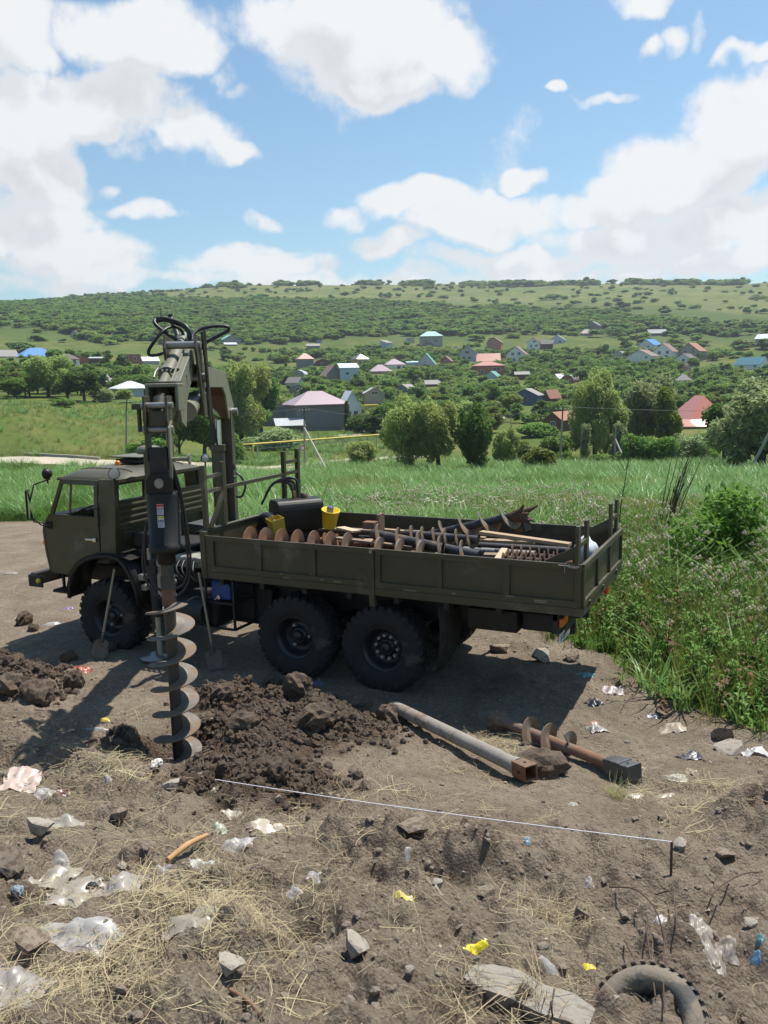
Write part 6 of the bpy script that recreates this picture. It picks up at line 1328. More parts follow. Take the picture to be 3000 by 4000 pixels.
def drill():
    # yoke hanging from the head
    for s in (-1, 1):
        MB().prism([(-.16, HY-.10), (.10, HY-.10), (.14, HY-.34), (.07, HY-.46), (.10, 3.60-.02), (.10, 3.20), (-.12, 3.20), (-.12, 3.60), (-.16, HY-.34)], s*.125-.012, s*.125+.012, 1).build('yoke_plate', CRD, D, .004)
    MB().tube([(0, -.18, HY-.20), (0, .18, HY-.20)], .035, 12).tube([(0, -.17, 3.53), (0, .17, 3.53)], .040, 12).build('yoke_pin', STEEL, D)
    MB().box((-.05, -.10, HY-.42), (.05, .10, HY-.26), .01).build('ram_clevis', CRD, D)
    for s in (-1,): MB().tube([(-.14, -.24, HY-.22), (-.14, -.24, 3.50)], .026, 10).box((-.20, -.30, HY-.24), (-.06, -.15, HY-.18)).build('tilt_link', CRD, D)
    MB().prism([(-.02, 3.92-.3), (.16, 3.55), (.18, 3.30), (.12, 3.0), (.06, 3.2)], .14, .155, 1).tube([(.1, .15, 3.22), (.1, .34, 3.22)], .022, 10).tube([(.1, .34, 3.22), (.1, .36, 3.22)], .06, 14).build('stop_plate', CRG, D)
    MB().box((-.10, -.105, 2.97), (.10, .105, 3.34), .008).build('link_box', BLACKM, D)
    M2 = Matrix.Rotation(math.radians(0), 4, 'Z')
    for s in (-1, 1): MB().prism([(-.15, 2.86), (.15, 2.86), (.15, 3.00), (.10, 3.07), (-.10, 3.07), (-.15, 3.00)], s*.125-.014, s*.125+.014, 0).build('hanger_plate', BLACKP, D, .004)
    MB().tube([(-.165, 0, 2.97), (.165, 0, 2.97)], .036, 14).tube([(.139, 0, 2.97), (.150, 0, 2.97)], .052, 14).build('hanger_pin', STEEL, D)
    motor = MB().lathe([(0, 2.865), (.155, 2.865), (.178, 2.855), (.182, 2.83), (.182, 2.30), (.195, 2.295), (.195, 2.235), (.185, 2.22), (.105, 2.215), (.105, 2.09), (.085, 2.075), (.0, 2.075)], 40).build('drive_motor', BLACKP, D)
    # two warning stickers
    def sticker(z0, z1, band, name):
        c0 = math.radians(-12)
        def cyl(mb, a0, a1, za, zb, r):
            n = 8; V = []
            for i in range(n+1):
                a = a0+(a1-a0)*i/n; V += [(r*math.cos(a), r*math.sin(a), za), (r*math.cos(a), r*math.sin(a), zb)]
            mb.add(V, [(2*i, 2*i+2, 2*i+3, 2*i+1) for i in range(n)], True)
        a0, a1 = ANG-.20, ANG+.20
        b = MB(); cyl(b, a0, a1, z0, z1, .1835); s = b.build(name, mat('sticker_white', (.55, .56, .60), .5, .15, 30), motor)
        b = MB(); cyl(b, a0+.01, a1-.01, z1-.032, z1-.003, .1842); b.build('sticker_band', mat('sticker_'+band, (.55, .05, .04) if band == 'red' else (.50, .46, .12), .5, .1, 20), motor)
        b = MB()
        for k in range(3): cyl(b, a0+.03+.12*k, a0+.12+.12*k, z0+.055, z1-.042, .1842)
        b.build('sticker_pictogram', mat('sticker_ink', (.08, .09, .13), .5, .3, 60), motor)
        b = MB()
        for k in range(4): cyl(b, a0+.03, a1-.03-.05*(k % 2), z0+.008+.011*k, z0+.014+.011*k, .1842)
        b.build('sticker_text', mat('sticker_ink2', (.16, .17, .26), .5, .3, 60), motor)
    v = np.array([CAM[0]-DR[0], CAM[1]-DR[1]]); global ANG; ANG = math.atan2(v[1], v[0])-CRZ+.10-.30
    sticker(2.64, 2.755, 'red', 'warning_sticker'); sticker(2.505, 2.63, 'yellow', 'warning_sticker')
    MB().tube([(0, 0, 1.93), (0, 0, 2.08)], .078, 20).tube([(0, 0, 1.80), (0, 0, 1.94)], .087, 20).build('coupling', SHAFT, D)
    MB().tube([(0, -.10, 1.88), (0, .10, 1.88)], .022, 8).tube([(0, -.095, 1.72), (0, .095, 1.72)], .016, 8).build('coupling_pin', STEEL, D)
    MB().tube([(0, 0, 1.62), (0, 0, 1.81)], .080, 20).build('rusty_collar', mat('rust_collar', (.16, .085, .042), .7, .35, 9, col2=(.06, .05, .045), thr=.55), D)
    MB().tube([(0, 0, -.55), (0, 0, 1.63)], .068, 20).build('auger_shaft', SHAFT, D)
    b = MB(); flight(b, .06, .280, .292, 1.66, 6.6, .014, 40, -1, ANG+1.05); b.build('auger_flight', AUG, D)
    # feed hoses looping beside the motor
    cr = np.array([math.cos(ANG+math.pi/2), math.sin(ANG+math.pi/2)])    # to the right in the picture
    def hs(pts, r=.014): MB().tube(curve_pts([(cr[0]*u, cr[1]*u, z) for u, z in pts], 8), r, 8).build('hose', HOSE, D)
    hs([(.06, 3.35), (.13, 3.1), (.19, 2.85), (.215, 2.6), (.24, 2.3), (.24, 2.05), (.19, 1.86), (.09, 1.79)])
    hs([(.08, 3.35), (.15, 3.1), (.21, 2.85), (.25, 2.5), (.275, 2.2), (.26, 1.98), (.20, 1.80), (.08, 1.70)])
    hs([(-.2, 2.5), (-.235, 2.3), (-.25, 2.1), (-.22, 1.95), (-.15, 1.83), (-.06, 1.76)]); hs([(-.2, 2.55), (-.25, 2.3), (-.275, 2.05), (-.23, 1.85), (-.15, 1.74), (-.05, 1.66)])
    MB().tube(curve_pts([(cr[0]*.10, cr[1]*.10, z) for z in (3.5, 3.3, 3.1, 2.95)], 3), .024, 8).build('hose_sleeve', STEEL, D)
drill()
# ------------------------------------------------------------------ load on the cargo bed
RUST = mat('rust', (.17, .080, .038), .75, .4, 6, col2=(.075, .045, .03), thr=.5, bump=.2, bscale=40)
RUSTG = mat('rust_grey', (.17, .115, .08), .6, .4, 7, metal=.15, col2=(.19, .088, .042), thr=.46, bump=.15, bscale=40)
DARKST = mat('dark_shaft', (.040, .040, .044), .5, .35, 6, metal=.3, col2=(.12, .09, .065), thr=.58)
WOOD = mat('plank_wood', (.36, .26, .155), .8, .3, 3, stretch=(1, 9, 9), col2=(.22, .15, .09), thr=.6)
def frame_to(p, q):
    p, q = Vector(p), Vector(q); d = (q-p); return Matrix.Translation(p) @ d.to_track_quat('Z', 'Y').to_matrix().to_4x4(), d.length
def auger(label, p, q, rs, R, pitch, shaft_m, fl_m, name='spare_auger', f0=.0, f1=1.0, th=.014, hand=-1, a0=0, par=None):
    M, L = frame_to(p, q); o = thing(name, label, 'auger', tuple(p))
    Mi = Matrix.Translation(-Vector(p)) @ M
    MB().tube([(0, 0, 0), (0, 0, L)], rs, 16).xf(Mi).build('shaft', shaft_m, o)
    b = flight(MB(), rs*.8, R, pitch, L*f1, L*(f1-f0)/pitch, th, 26, hand, a0); b.xf(Mi).build('flight', fl_m, o)
    return o, Mi, L
auger('rusty brown auger with wide blades lying along the near side board', (2.30, .42, 1.70), (4.25, .40, 1.72), .05, .275, .262, WOOD if False else RUSTG, RUSTG, a0=.4)
auger('grey bladed auger with thin blades along the near board by the centre post', (4.28, .42, 1.70), (5.40, .36, 1.70), .045, .26, .30, RUSTG, AUG, th=.03, a0=1.2)
auger('dark steel auger lying slantwise on top of the load', (4.22, .78, 1.92), (5.86, .46, 1.80), .068, .155, .33, DARKST, AUG, f0=.05, a0=.3)
auger('black auger with closely set blades in the middle of the load', (4.5, 1.22, 1.86), (5.60, 1.16, 1.86), .055, .125, .17, DARKST, AUG, a0=.6)
o, Mi, L = auger('dark auger propped over the far board with a rooty muddy tip', (4.6, 1.80, 1.74), (6.0, 1.72, 2.13), .058, .175, .32, DARKST, AUG, a0=.1)
def root_tip():
    b = MB(); r = random.Random(5); tip = Vector((6.0, 1.72, 2.13))-Vector(o.location)
    for k in range(9): d = Vector((r.uniform(.05, .26), r.uniform(-.08, .08), r.uniform(-.12, .16))); b.tube([tip-Vector((.12, 0, .03)), tip+d*.5, tip+d], [.07, .04, .012], 6)
    b.build('muddy_tip', mat('mud_root', (.10, .055, .035), .95, .4, 12, bump=.6, bscale=40), o)
root_tip()
auger('thin grey auger rod behind the rusty wide bladed auger', (3.15, .95, 1.74), (4.6, .80, 1.74), .045, .12, .21, RUSTG, RUSTG, a0=.2)
def bundle():
    for k, y in enumerate((.36, .62, .88)):
        auger(('rust red auger nearest the side board in the bundle of three by the tailgate', 'middle rust red auger of the bundle of three by the tailgate', 'rust red auger farthest from the side board in the bundle of three by the tailgate')[k], (6.12-.02*k, y, 1.755), (6.98, y+.02, 1.755), .04, .132, .115, RUST, RUST, a0=k)
bundle()
for k, x in enumerate((2.5, 4.0, 5.2, 6.6)): tag(MB().box((x, .1, 1.367), (x+.16, 1.95, 1.61 if x > 6 else 1.44)).build('dunnage_beam', WOOD), 'squared timber beam lying across the bed floor under the augers, number %s from the cab' % ('one', 'two', 'three', 'four')[k], 'timber')
def tank():
    o = thing('oil_tank', 'black cylindrical oil tank with hoses in the front far corner of the bed', 'tank', (2.42, 1.66, 1.42)); o.scale = (.80, .80, 1.0)
    prof = []
    for a in np.linspace(0, 2*math.pi, 28, endpoint=False):
        c, s = math.cos(a), math.sin(a); prof.append((.30*math.copysign(abs(c)**.55, c), .52+.27*math.copysign(abs(s)**.55, s)))
    M = Matrix.Rotation(math.radians(52), 4, 'Z')
    MB().prism(prof, -.52, .42, 1).xf(M @ Matrix.Rotation(math.radians(90), 4, 'Z') @ Matrix.Rotation(0, 4, 'X')).build('tank_body', BLACKP, o, .03)
    MB().box((-.5, -.25, .0), (.4, .25, .27)).xf(M).build('tank_cradle', BLACKM, o)
    MB().lathe([(0, .07), (.07, .07), (.075, .0)], 16, M @ Matrix.Translation((.22, .0, .79))).build('filler_cap', mat('brown_cap', (.08, .05, .035), .6, .2, 6), o)
    MB().box((-.14, -.13, 0), (.14, .13, .0)) 
    for k in range(3):
        MB().tube(curve_pts([tuple(M @ Vector((.0+.06*k, .02*k, .78))), tuple(M @ Vector((-.02+.05*k, .1, 1.0+.04*k))), tuple(M @ Vector((-.3, .25, 1.02))), tuple(M @ Vector((-.55, .3, .7)))], 6), .022, 8).build('hose', HOSE, o)
    MB().tube([tuple(M @ Vector((.03, .02, .78))), tuple(M @ Vector((.03, .02, .90)))], .03, 10).build('valve', mat('brass', (.45, .33, .12), .35, .2, 8, metal=.8), o)
    yb = MB().add([(x, y, z) for z, s in ((.0, .8), (.30, 1.0)) for x, y in ((-.16*s, -.10*s), (.16*s, -.10*s), (.16*s, .10*s), (-.16*s, .10*s))], [(3, 2, 1, 0), (0, 1, 5, 4), (1, 2, 6, 5), (2, 3, 7, 6), (3, 0, 4, 7)])
    b = yb.build('yellow_box', mat('faded_yellow', (.50, .36, .03), .6, .25, 8, col2=(.15, .11, .05), thr=.62)); tag(b, 'small open yellow metal box wedged against the black oil tank', 'box'); b.matrix_world = Matrix.Translation((2.55, 1.02, 1.72)) @ Matrix.Rotation(-.7, 4, 'Z') @ Matrix.Rotation(.2, 4, 'X')
    md = b.modifiers.new('s', 'SOLIDIFY'); md.thickness = .008
tank()
def bucket():
    o = thing('bucket', 'bright yellow plastic bucket tilted among the augers', 'bucket', (3.06, 1.62, 1.80)); o.rotation_euler = (.12, .22, 0)
    m = mat('yellow_plastic', (.80, .58, .02), .35, .08, 5)
    b = MB().lathe([(0, 0), (.095, 0), (.10, .01), (.135, .27), (.143, .27), (.143, .285), (.132, .285), (.095, .02), (0, .02)], 28).build('bucket_body', m, o)
    MB().tube([(.14*math.cos(a), .14*math.sin(a), .27-.10*math.sin(a) if math.sin(a) > 0 else .27) for a in np.linspace(0, math.pi, 14)], .004, 5).build('handle', CHROME, o)
    MB().box((-.06, -.03, .2), (.02, .05, .33), .01).build('blue_lid', mat('blue_lid', (.06, .08, .3), .4, .1, 5), o)
    p = MB().lathe([(0, 0), (.09, 0), (.09, .42), (0, .42)], 14).build('support_block', WOOD); bpy.data.objects.remove(p)
bucket()
def planks():
    def pk(label, p, q, w, h, m=WOOD): tag(MB().bar(p, q, w, h).build('plank', m, bevel=.004), label, 'plank')
    pk('long sawn plank lying over the spare tyre towards the tailgate', (5.62, 1.22, 1.95), (6.86, 1.02, 1.905), .12, .045)
    pk('pale split board leaning beside the rust red auger bundle', (6.12, .12, 1.72), (6.10, .75, 1.85), .09, .03, mat('pale_wood', (.50, .40, .26), .8, .25, 4))
    pk('bleached pale board beside the yellow bucket', (3.35, 1.45, 1.84), (3.80, 1.10, 1.87), .14, .03, mat('pale_wood', (.50, .40, .26), .8, .25, 4))
    pk('long narrow lath along the far side of the load', (3.9, 1.72, 1.80), (5.6, 1.45, 1.83), .08, .03)
    pk('weathered board lying across the rusty augers', (3.75, .62, 1.86), (4.9, .60, 1.82), .10, .03, mat('old_wood', (.24, .18, .125), .85, .3, 4))
    tag(MB().box((3.93, 1.48, 1.80), (3.97, 1.68, 2.06), .004).build('metal_plate', RUSTG), 'upright small grey metal plate sticking out of the load', 'plate')
    tag(MB().box((4.02, .86, 1.96), (4.20, 1.0, 2.06), .006).build('steel_socket', RUSTG), 'rusty square socket at the end of the dark slanting auger', 'socket')
planks()
def spare_tyre():
    o = thing('dusty_tyre', 'grey dusty off road tyre lying flat in the load', 'tyre', (5.92, 1.05, 1.45)); m = mat('dusty_tyre', (.15, .143, .128), .9, .3, 8, col2=(.21, .19, .16), thr=.55, bump=.2, bscale=40)
    me = [ob for ob in T.children if ob.name.startswith('wheel')][0].children[0].data.copy(); me.materials.clear()
    t = link('tyre_body', me, m, o); t.matrix_local = Matrix.Translation((0, 0, .34)) @ Matrix.Rotation(math.radians(72), 4, 'X') @ Matrix.Scale(.74, 4)
spare_tyre()
def jerry(name, label, loc, rz, m, s=1.0, tilt=(0, 0), tap=False):
    o = thing(name, label, 'jerrycan', loc, rz); o.rotation_euler = (tilt[0], tilt[1], rz); o.scale = (s,)*3
    MB().prism([(-.15, 0), (.15, 0), (.155, .20), (.10, .27), (-.15, .27)], -.085, .085, 1).build('can_body', m, o, .028)
    MB().tube(curve_pts([(-.13, 0, .26), (-.12, 0, .315), (-.02, 0, .32), (.03, 0, .265)], 5), .016, 8).build('can_handle', m, o)
    MB().lathe([(0, .05), (.03, .05), (.032, .01), (.03, 0)], 14, Matrix.Translation((.115, 0, .255)) @ Matrix.Rotation(.5, 4, 'Y')).build('cap', mat('dark_cap', (.03, .03, .035), .4, .1, 5), o)
    if tap: MB().tube([(-.02, -.085, .05), (-.02, -.13, .05)], .03, 12).tube([(-.02, -.12, .05), (-.07, -.14, .02)], .01, 6).build('tap', CHROME, o)
jerry('jerrycan', 'black plastic jerrycan lying on the load near the far board', (5.98, 1.95, 1.83), -.5, mat('black_plastic', (.018, .018, .022), .3, .1, 5), .85, (.1, -.25))
jerry('jerrycan', 'blue plastic canister with a tap on the rack under the bed', (2.11, .20, .947), .15, mat('blue_plastic', (.018, .070, .26), .4, .3, 6, col2=(.10, .14, .25), thr=.66), 1.0, (0, 0), True)
def bag():
    b = bmesh.new(); bmesh.ops.create_icosphere(b, subdivisions=3, radius=1)
    for v in b.verts: n = float(fbm(np.array([v.co.x*2+3]), np.array([v.co.y*2+v.co.z*1.7]), 3, 5)[0]); v.co = Vector((v.co.x*.15, v.co.y*.20, v.co.z*.22))*(.75+.5*n)
    o = MB().bm(b, Matrix.Translation((7.06, 1.05, 1.80)), True).build('plastic_bag', mat('white_bag', (.62, .63, .66), .35, .15, 8)); tag(o, 'white bulging plastic bag behind the tailgate', 'bag')
    tag(MB().prism([(6.85, 1.75), (7.0, 1.75), (6.98, 1.98), (6.86, 1.86)], .28, .29, 1).build('plastic_sheet', mat('white_sheet', (.5, .52, .58), .35, .2, 8)), 'torn pale plastic sheet by the near tailgate stake', 'sheet')
    tag(MB().tube(curve_pts([(2.05, 1.35, 1.80), (2.15, 1.28, 1.95), (2.35, 1.15, 1.93), (2.6, .95, 1.78)], 6), [.10]*7+[.09]*6+[.07]*6, 12).build('rubber_part', mat('black_plastic', (.018, .018, .022), .3, .1, 5)), 'black shiny curved rubber part in the front near corner of the bed', 'rubber part')
bag()
def shovel(label, blade, top, m2=None, hang=0, square=False):
    """blade tip on the ground, handle up to the top point"""
    p, q = Vector(blade), Vector(top); d = (q-p).normalized(); L = (q-p).length; o = thing('shovel', label, 'shovel', tuple(p))
    view = Vector(CAM)-p; side = d.cross(view).normalized(); nrm = side.cross(d).normalized()
    M = Matrix(((side.x, d.x, -nrm.x, 0), (side.y, d.y, -nrm.y, 0), (side.z, d.z, -nrm.z, 0), (0, 0, 0, 1)))
    V = []; ys = [0, .05, .12, .20, .27, .31]; ws = [.05, .10, .115, .115, .105, .05] if not square else [.10, .11, .112, .112, .112, .05]
    for y, w in zip(ys, ws):
        for u in (-1, -.5, 0, .5, 1): V.append((u*w, y, .03*(1-u*u)+.01*math.sin(y*9)))
    F = [(i*5+j, i*5+j+1, i*5+6+j, i*5+5+j) for i in range(5) for j in range(4)]
    b = MB().add(V, F, True).xf(M).build('blade', mat('shovel_blade', (.17, .135, .105), .75, .35, 9, col2=(.12, .07, .045), thr=.55, bump=.2, bscale=40), o); md = b.modifiers.new('s', 'SOLIDIFY'); md.thickness = .004
    MB().tube([(0, .26, .022), (0, .42, .0)], [.026, .021], 10).xf(M).build('socket', mat('shovel_socket', (.10, .075, .06), .7, .3, 9), o)
    MB().tube([(0, .38, 0), (0, L*.7, 0), (0, L, 0)], [.019, .018, .017], 10).xf(M).build('handle', mat('shovel_wood', (.33, .25, .16), .75, .3, 5, stretch=(1, 1, .2)), o)
shovel('round bladed shovel leaning on the front wheel', gp(385, 2580)+np.array((0, 0, .0)), on_plane(447, 2222, 1, -.05))
shovel('square bladed shovel leaning on the truck behind the drill', gp(846, 2622), on_plane(776, 2236, 1, -.09), square=True)

def rods():
    R_ = [((2.9, 1.05, 1.62), (5.4, .98, 1.64), .045, 'brown drill rod lying behind the rusty wide bladed auger', RUSTG), ((3.2, 1.25, 1.66), (6.3, 1.42, 1.66), .05, 'long grey drill rod under the black close bladed auger', STEEL), ((3.0, 1.50, 1.60), (5.2, 1.62, 1.62), .055, 'rusty rod along the middle of the bed', RUST), ((4.8, .62, 1.60), (6.0, .30, 1.62), .05, 'rusty rod end behind the near board by the centre post', RUST), ((3.4, 1.95, 1.58), (6.6, 2.15, 1.58), .06, 'dark rod along the far board', DARKST), ((3.1, .70, 1.66), (4.3, .68, 1.70), .04, 'thin brown bar between the two near augers', RUST)]
    for p, q, r, lab, m in R_: tag(MB().tube([p, q], r, 14).build('drill_rod', m), lab, 'rod')
    for k, (x0, x1, y, lab) in enumerate(((2.7, 4.4, 1.85, 'grey weathered board beside the oil tank'), (4.6, 6.2, 1.70, 'brown board under the propped auger'), (5.1, 6.1, .75, 'short pale board under the dark slanting auger'), (3.6, 4.5, 1.15, 'short reddish board in the middle of the load'))): tag(MB().bar((x0, y, 1.72), (x1, y+.1, 1.75), .14, .03).build('board', (mat('old_wood', (.24, .18, .125), .85, .3, 4), WOOD)[k % 2]), lab, 'board')
rods()
# ------------------------------------------------------------------ things lying on the ground
CONC2 = mat('rubble', (.36, .32, .26), .95, .25, 6, col2=(.22, .17, .12), thr=.56, bump=.5, bscale=40)
ROCKB = mat('stone_brown', (.25, .20, .145), .95, .3, 7, col2=(.14, .10, .07), thr=.52, bump=.5, bscale=45)
CLOD = mat('clod', (.185, .135, .092), 1.0, .4, 14, col2=(.115, .082, .056), thr=.5, bump=.9, bscale=55)
def at(px, py, dz=0.0):
    p = gp(px, py, True); return p+np.array((0, 0, dz))
def px_size(p, n): return n*float((p-CAM)@CF)/FPX
def rock_mesh(seed, cuts=14):
    r = random.Random(seed); bm = bmesh.new(); pts = []
    for i in range(cuts): v = Vector((r.gauss(0, 1), r.gauss(0, 1), r.gauss(0, 1))).normalized()*r.uniform(.8, 1.0); pts.append(bm.verts.new(v))
    bmesh.ops.convex_hull(bm, input=pts); bmesh.ops.delete(bm, geom=[v for v in bm.verts if not v.link_faces], context='VERTS')
    bmesh.ops.triangulate(bm, faces=bm.faces[:]); bmesh.ops.subdivide_edges(bm, edges=bm.edges[:], cuts=2, use_grid_fill=True)
    for v in bm.verts: v.co *= 1+.16*(float(fbm(np.array([v.co.x*3+seed]), np.array([v.co.y*3+v.co.z*2]), 3, seed)[0])-.5)
    me = bpy.data.meshes.new('rock'); bm.to_mesh(me); bm.free(); return me
def clod_mesh(seed, sub=3, amp=.95):
    bm = bmesh.new(); bmesh.ops.create_icosphere(bm, subdivisions=sub, radius=1)
    for v in bm.verts:
        n = float(fbm(np.array([v.co.x*2.1+seed*3.1+v.co.z]), np.array([v.co.y*2.1+v.co.z*1.7]), 4, seed, .6, True)[0]); v.co *= max(.35, 1+amp*(n-.6)+.22*(hash((round(v.co.x*50), round(v.co.y*50), seed)) % 100/100-.5))
    me = bpy.data.meshes.new('clod'); bm.to_mesh(me); bm.free(); return me
RM = [rock_mesh(i) for i in range(6)]; CM = [clod_mesh(20+i) for i in range(5)]
def rock(px, py, wpx, hpx, label, m=CONC2, name='stone', cat='stone', k=None, sink=.25):
    p = at(px, py); a = px_size(p, wpx)/2; c = px_size(p, hpx)/2; me = (RM if m in (CONC2, ROCKB) else CM)[(k if k is not None else int(px+py)) % 5].copy(); me.materials.append(m)
    o = link(name, me); o.location = p+np.array((0, 0, c*(1-2*sink))); o.scale = (a, a*RNG.uniform(.7, 1.0), c); o.rotation_euler = (RNG.uniform(-.25, .25), RNG.uniform(-.25, .25), RNG.uniform(0, 6.28)); tag(o, label, cat)
S = [(1378,3030,60,66,'tan stone standing alone below the dark spoil heap',ROCKB),(160,3250,150,110,'large flat pale stone at the left beside grey film',CONC2),(40,3400,150,150,'big rounded tan stone cut by the left edge',ROCKB),(1390,3720,150,130,'angular concrete lump with pale flat top in the foreground',CONC2),
 (1620,3240,170,90,'half buried brown boulder under the string',ROCKB),(672,3075,90,60,'pale flat stone beside the white pebble',CONC2),(612,2992,50,36,'smooth white stone in front of the auger hole',mat('white_stone',(.55,.54,.50),.8,.1,4)),(1085,3125,36,34,'small grey rounded stone touching the string',CONC2),(120,3700,170,120,'dark lumpy stone under the foreground plastic film',ROCKB),
 (2270,3590,80,80,'rounded brown stone in the right foreground',ROCKB),(2440,3590,60,60,'small dark angular stone right of the rounded brown stone',ROCKB),(2660,3305,80,40,'pale oval stone beside the rusty stake',CONC2),(2830,3345,90,50,'crumbly tan stone right of the stake',ROCKB),(480,3385,50,28,'small cream pebble stone below the orange stick',CONC2),
 (1950,2545,110,60,'brown stone at the grass edge, left one of three behind the truck',ROCKB),(2115,2580,110,70,'pale pointed stone at the grass edge, middle of three behind the truck',CONC2),(2235,2580,80,60,'tan stone at the grass edge, right one of three behind the truck',ROCKB),(2820,2880,110,70,'brown stone by the weeds near the white bag',ROCKB),(2850,2935,150,60,'long flat tan stone below the brown stone by the weeds',CONC2),
 (1600,3800,50,50,'little square pale stone in the foreground soil',CONC2),(900,3790,140,110,'pale broken lump on the left foreground slope',CONC2),(470,3190,80,60,'yellowish stone in the straw at the left',ROCKB),(1900,3500,110,70,'grey brown stone right of the yellow shard',ROCKB),(2930,3620,70,60,'grey stone near the right edge beside blue litter',CONC2),(2600,3850,90,70,'tan stone inside the buried tyre',ROCKB),(70,3490,46,40,'blue grey pebble at the left edge',mat('blue_stone',(.20,.24,.26),.7,.15,5)),(360,3480,46,46,'black clinker lump among the torn film',mat('black_lump',(.03,.03,.032),.8,.3,9)),(1710,3460,60,50,'small stone above the yellow shard',CONC2),(1180,3110,40,30,'small tan stone on the trodden soil by the string',ROCKB)]
for a in S: rock(*a[:5], m=a[5])
for a in [(2115,3020,200,120,'big dark soil clod between the loose pipe and the auger'),(95,2440,70,66,'round brown soil ball on the ground far left'),(130,2462,40,34,'small dark soil clod beside the soil ball'),(290,2690,70,90,'dark clod standing alone in the sun left of the drill shadow'),(150,2730,120,90,'large clod at the right end of the left spoil heap'),(40,2700,130,90,'large clod at the front of the left spoil heap'),
 (880,2740,100,90,'dark clod at the left top of the main spoil heap'),(1160,2690,120,80,'grey topped clod on the crest of the main spoil heap'),(1060,2690,90,70,'dark clod on the crest of the main spoil heap'),(1240,2830,130,100,'large dark round clod in the middle of the main spoil heap'),(950,2850,120,90,'dark clod left of the middle of the main spoil heap'),(1090,3030,110,90,'dark clod at the foot of the main spoil heap'),(1160,3090,50,40,'little dark clod in front of the main spoil heap'),(1400,3040,40,34,'tiny dark clod right of the tan stone'),(1530,2820,120,90,'clod covering the far end of the loose pipe'),(270,2580,60,50,'dark clod in the shade of the cab'),(430,2540,50,40,'dark clod beside the front wheel'),(60,2590,70,40,'clod behind the left spoil heap')]: rock(*a, m=CLOD, name='soil_clod', cat='clod')
# -- loose drill pipe and second auger
def drill_pipe():
    p, q = at(1545, 2800, .12), at(2075, 3060, .10); M, L = frame_to(p, q); o = thing('drill_pipe', 'long pale grey drill pipe lying on the trodden soil', 'pipe', tuple(p)); Mi = Matrix.Translation(-Vector(p)) @ M
    m = mat('pale_pipe', (.26, .235, .20), .65, .3, 6, col2=(.17, .115, .075), thr=.58, bump=.2, bscale=40)
    MB().tube([(0, 0, 0), (0, 0, L-.22)], .073, 24).tube([(0, 0, L-.24), (0, 0, L-.19)], .083, 24).xf(Mi).build('tube', m, o)
    s = MB().add([(x, y, z) for z, k in ((L-.20, .072), (L, .076), (L, .058), (L-.16, .058)) for x, y in ((-k, -k), (k, -k), (k, k), (-k, k))], [(4*i+j, 4*i+(j+1) % 4, 4*i+4+(j+1) % 4, 4*i+4+j) for i in range(3) for j in range(4)]+[(12, 13, 14, 15)]).xf(Mi).build('square_socket', RUSTG, o, .03)
    for k in (0, 1, 2, 3):
        a = k*math.pi/2; MB().tube([(.072*math.cos(a), .072*math.sin(a), L-.09), (.079*math.cos(a), .079*math.sin(a), L-.09)], .014, 10).xf(Mi).build('pin_hole', mat('hole_black', (.01, .01, .01), .9, .1, 3), s)
    return
drill_pipe()
def ground_auger():
    p, q = at(1930, 2850, .14), at(2475, 3060, .09); M, L = frame_to(p, q); Mi = Matrix.Translation(-Vector(p)) @ M; o = thing('ground_auger', 'short rusty auger with three blades lying on the ground', 'auger', tuple(p))
    MB().tube([(0, 0, .05), (0, 0, L-.30)], .056, 20).xf(Mi).build('shaft', mat('rust_shaft', (.20, .105, .060), .65, .35, 6, col2=(.16, .13, .11), thr=.55, bump=.2, bscale=40), o)
    flight(MB(), .05, .175, .30, L*.60, 2.6, .014, 30, -1, 2.0).xf(Mi).build('flight', AUG, o)
    k = .075; MB().add([(x, y, z) for z, w in ((L-.34, .06), (L-.24, .085), (L, .085)) for x, y in ((-w, -w), (w, -w), (w, w), (-w, w))], [(4*i+j, 4*i+(j+1) % 4, 4*i+4+(j+1) % 4, 4*i+4+j) for i in range(2) for j in range(4)]+[(8, 9, 10, 11), (3, 2, 1, 0)]).box((-.095, -.095, L-.16), (.095, .095, L-.11)).box((-.095, -.095, L-.03), (.095, .095, L+.01)).xf(Mi).build('square_head', mat('dark_cast', (.085, .085, .088), .5, .3, 8, metal=.3), o, .006)
    for a in range(4): MB().tube([(.084*math.cos(a*1.5708), .084*math.sin(a*1.5708), L-.07), (.089*math.cos(a*1.5708), .089*math.sin(a*1.5708), L-.07)], .013, 10).xf(Mi).build('pin_hole', mat('hole_black', (.01, .01, .01), .9, .1, 3), o)
    me = clod_mesh(44); me.materials.append(CLOD if False else mat('pale_mud', (.20, .15, .10), 1, .35, 12, bump=.6, bscale=40)); c = link('mud_plug', me, None, o); c.matrix_local = Mi @ Matrix.Translation((0, 0, .08)) @ Matrix.Diagonal((.11, .11, .14, 1))
    MB().prism([(-.02, 0), (.02, 0), (.012, .18), (-.012, .2)], -.008, .008, 1).xf(Mi @ Matrix.Translation((-.06, .05, .12)) @ Matrix.Rotation(.6, 4, 'Y')).build('cutting_tooth', STEEL, o)
ground_auger()
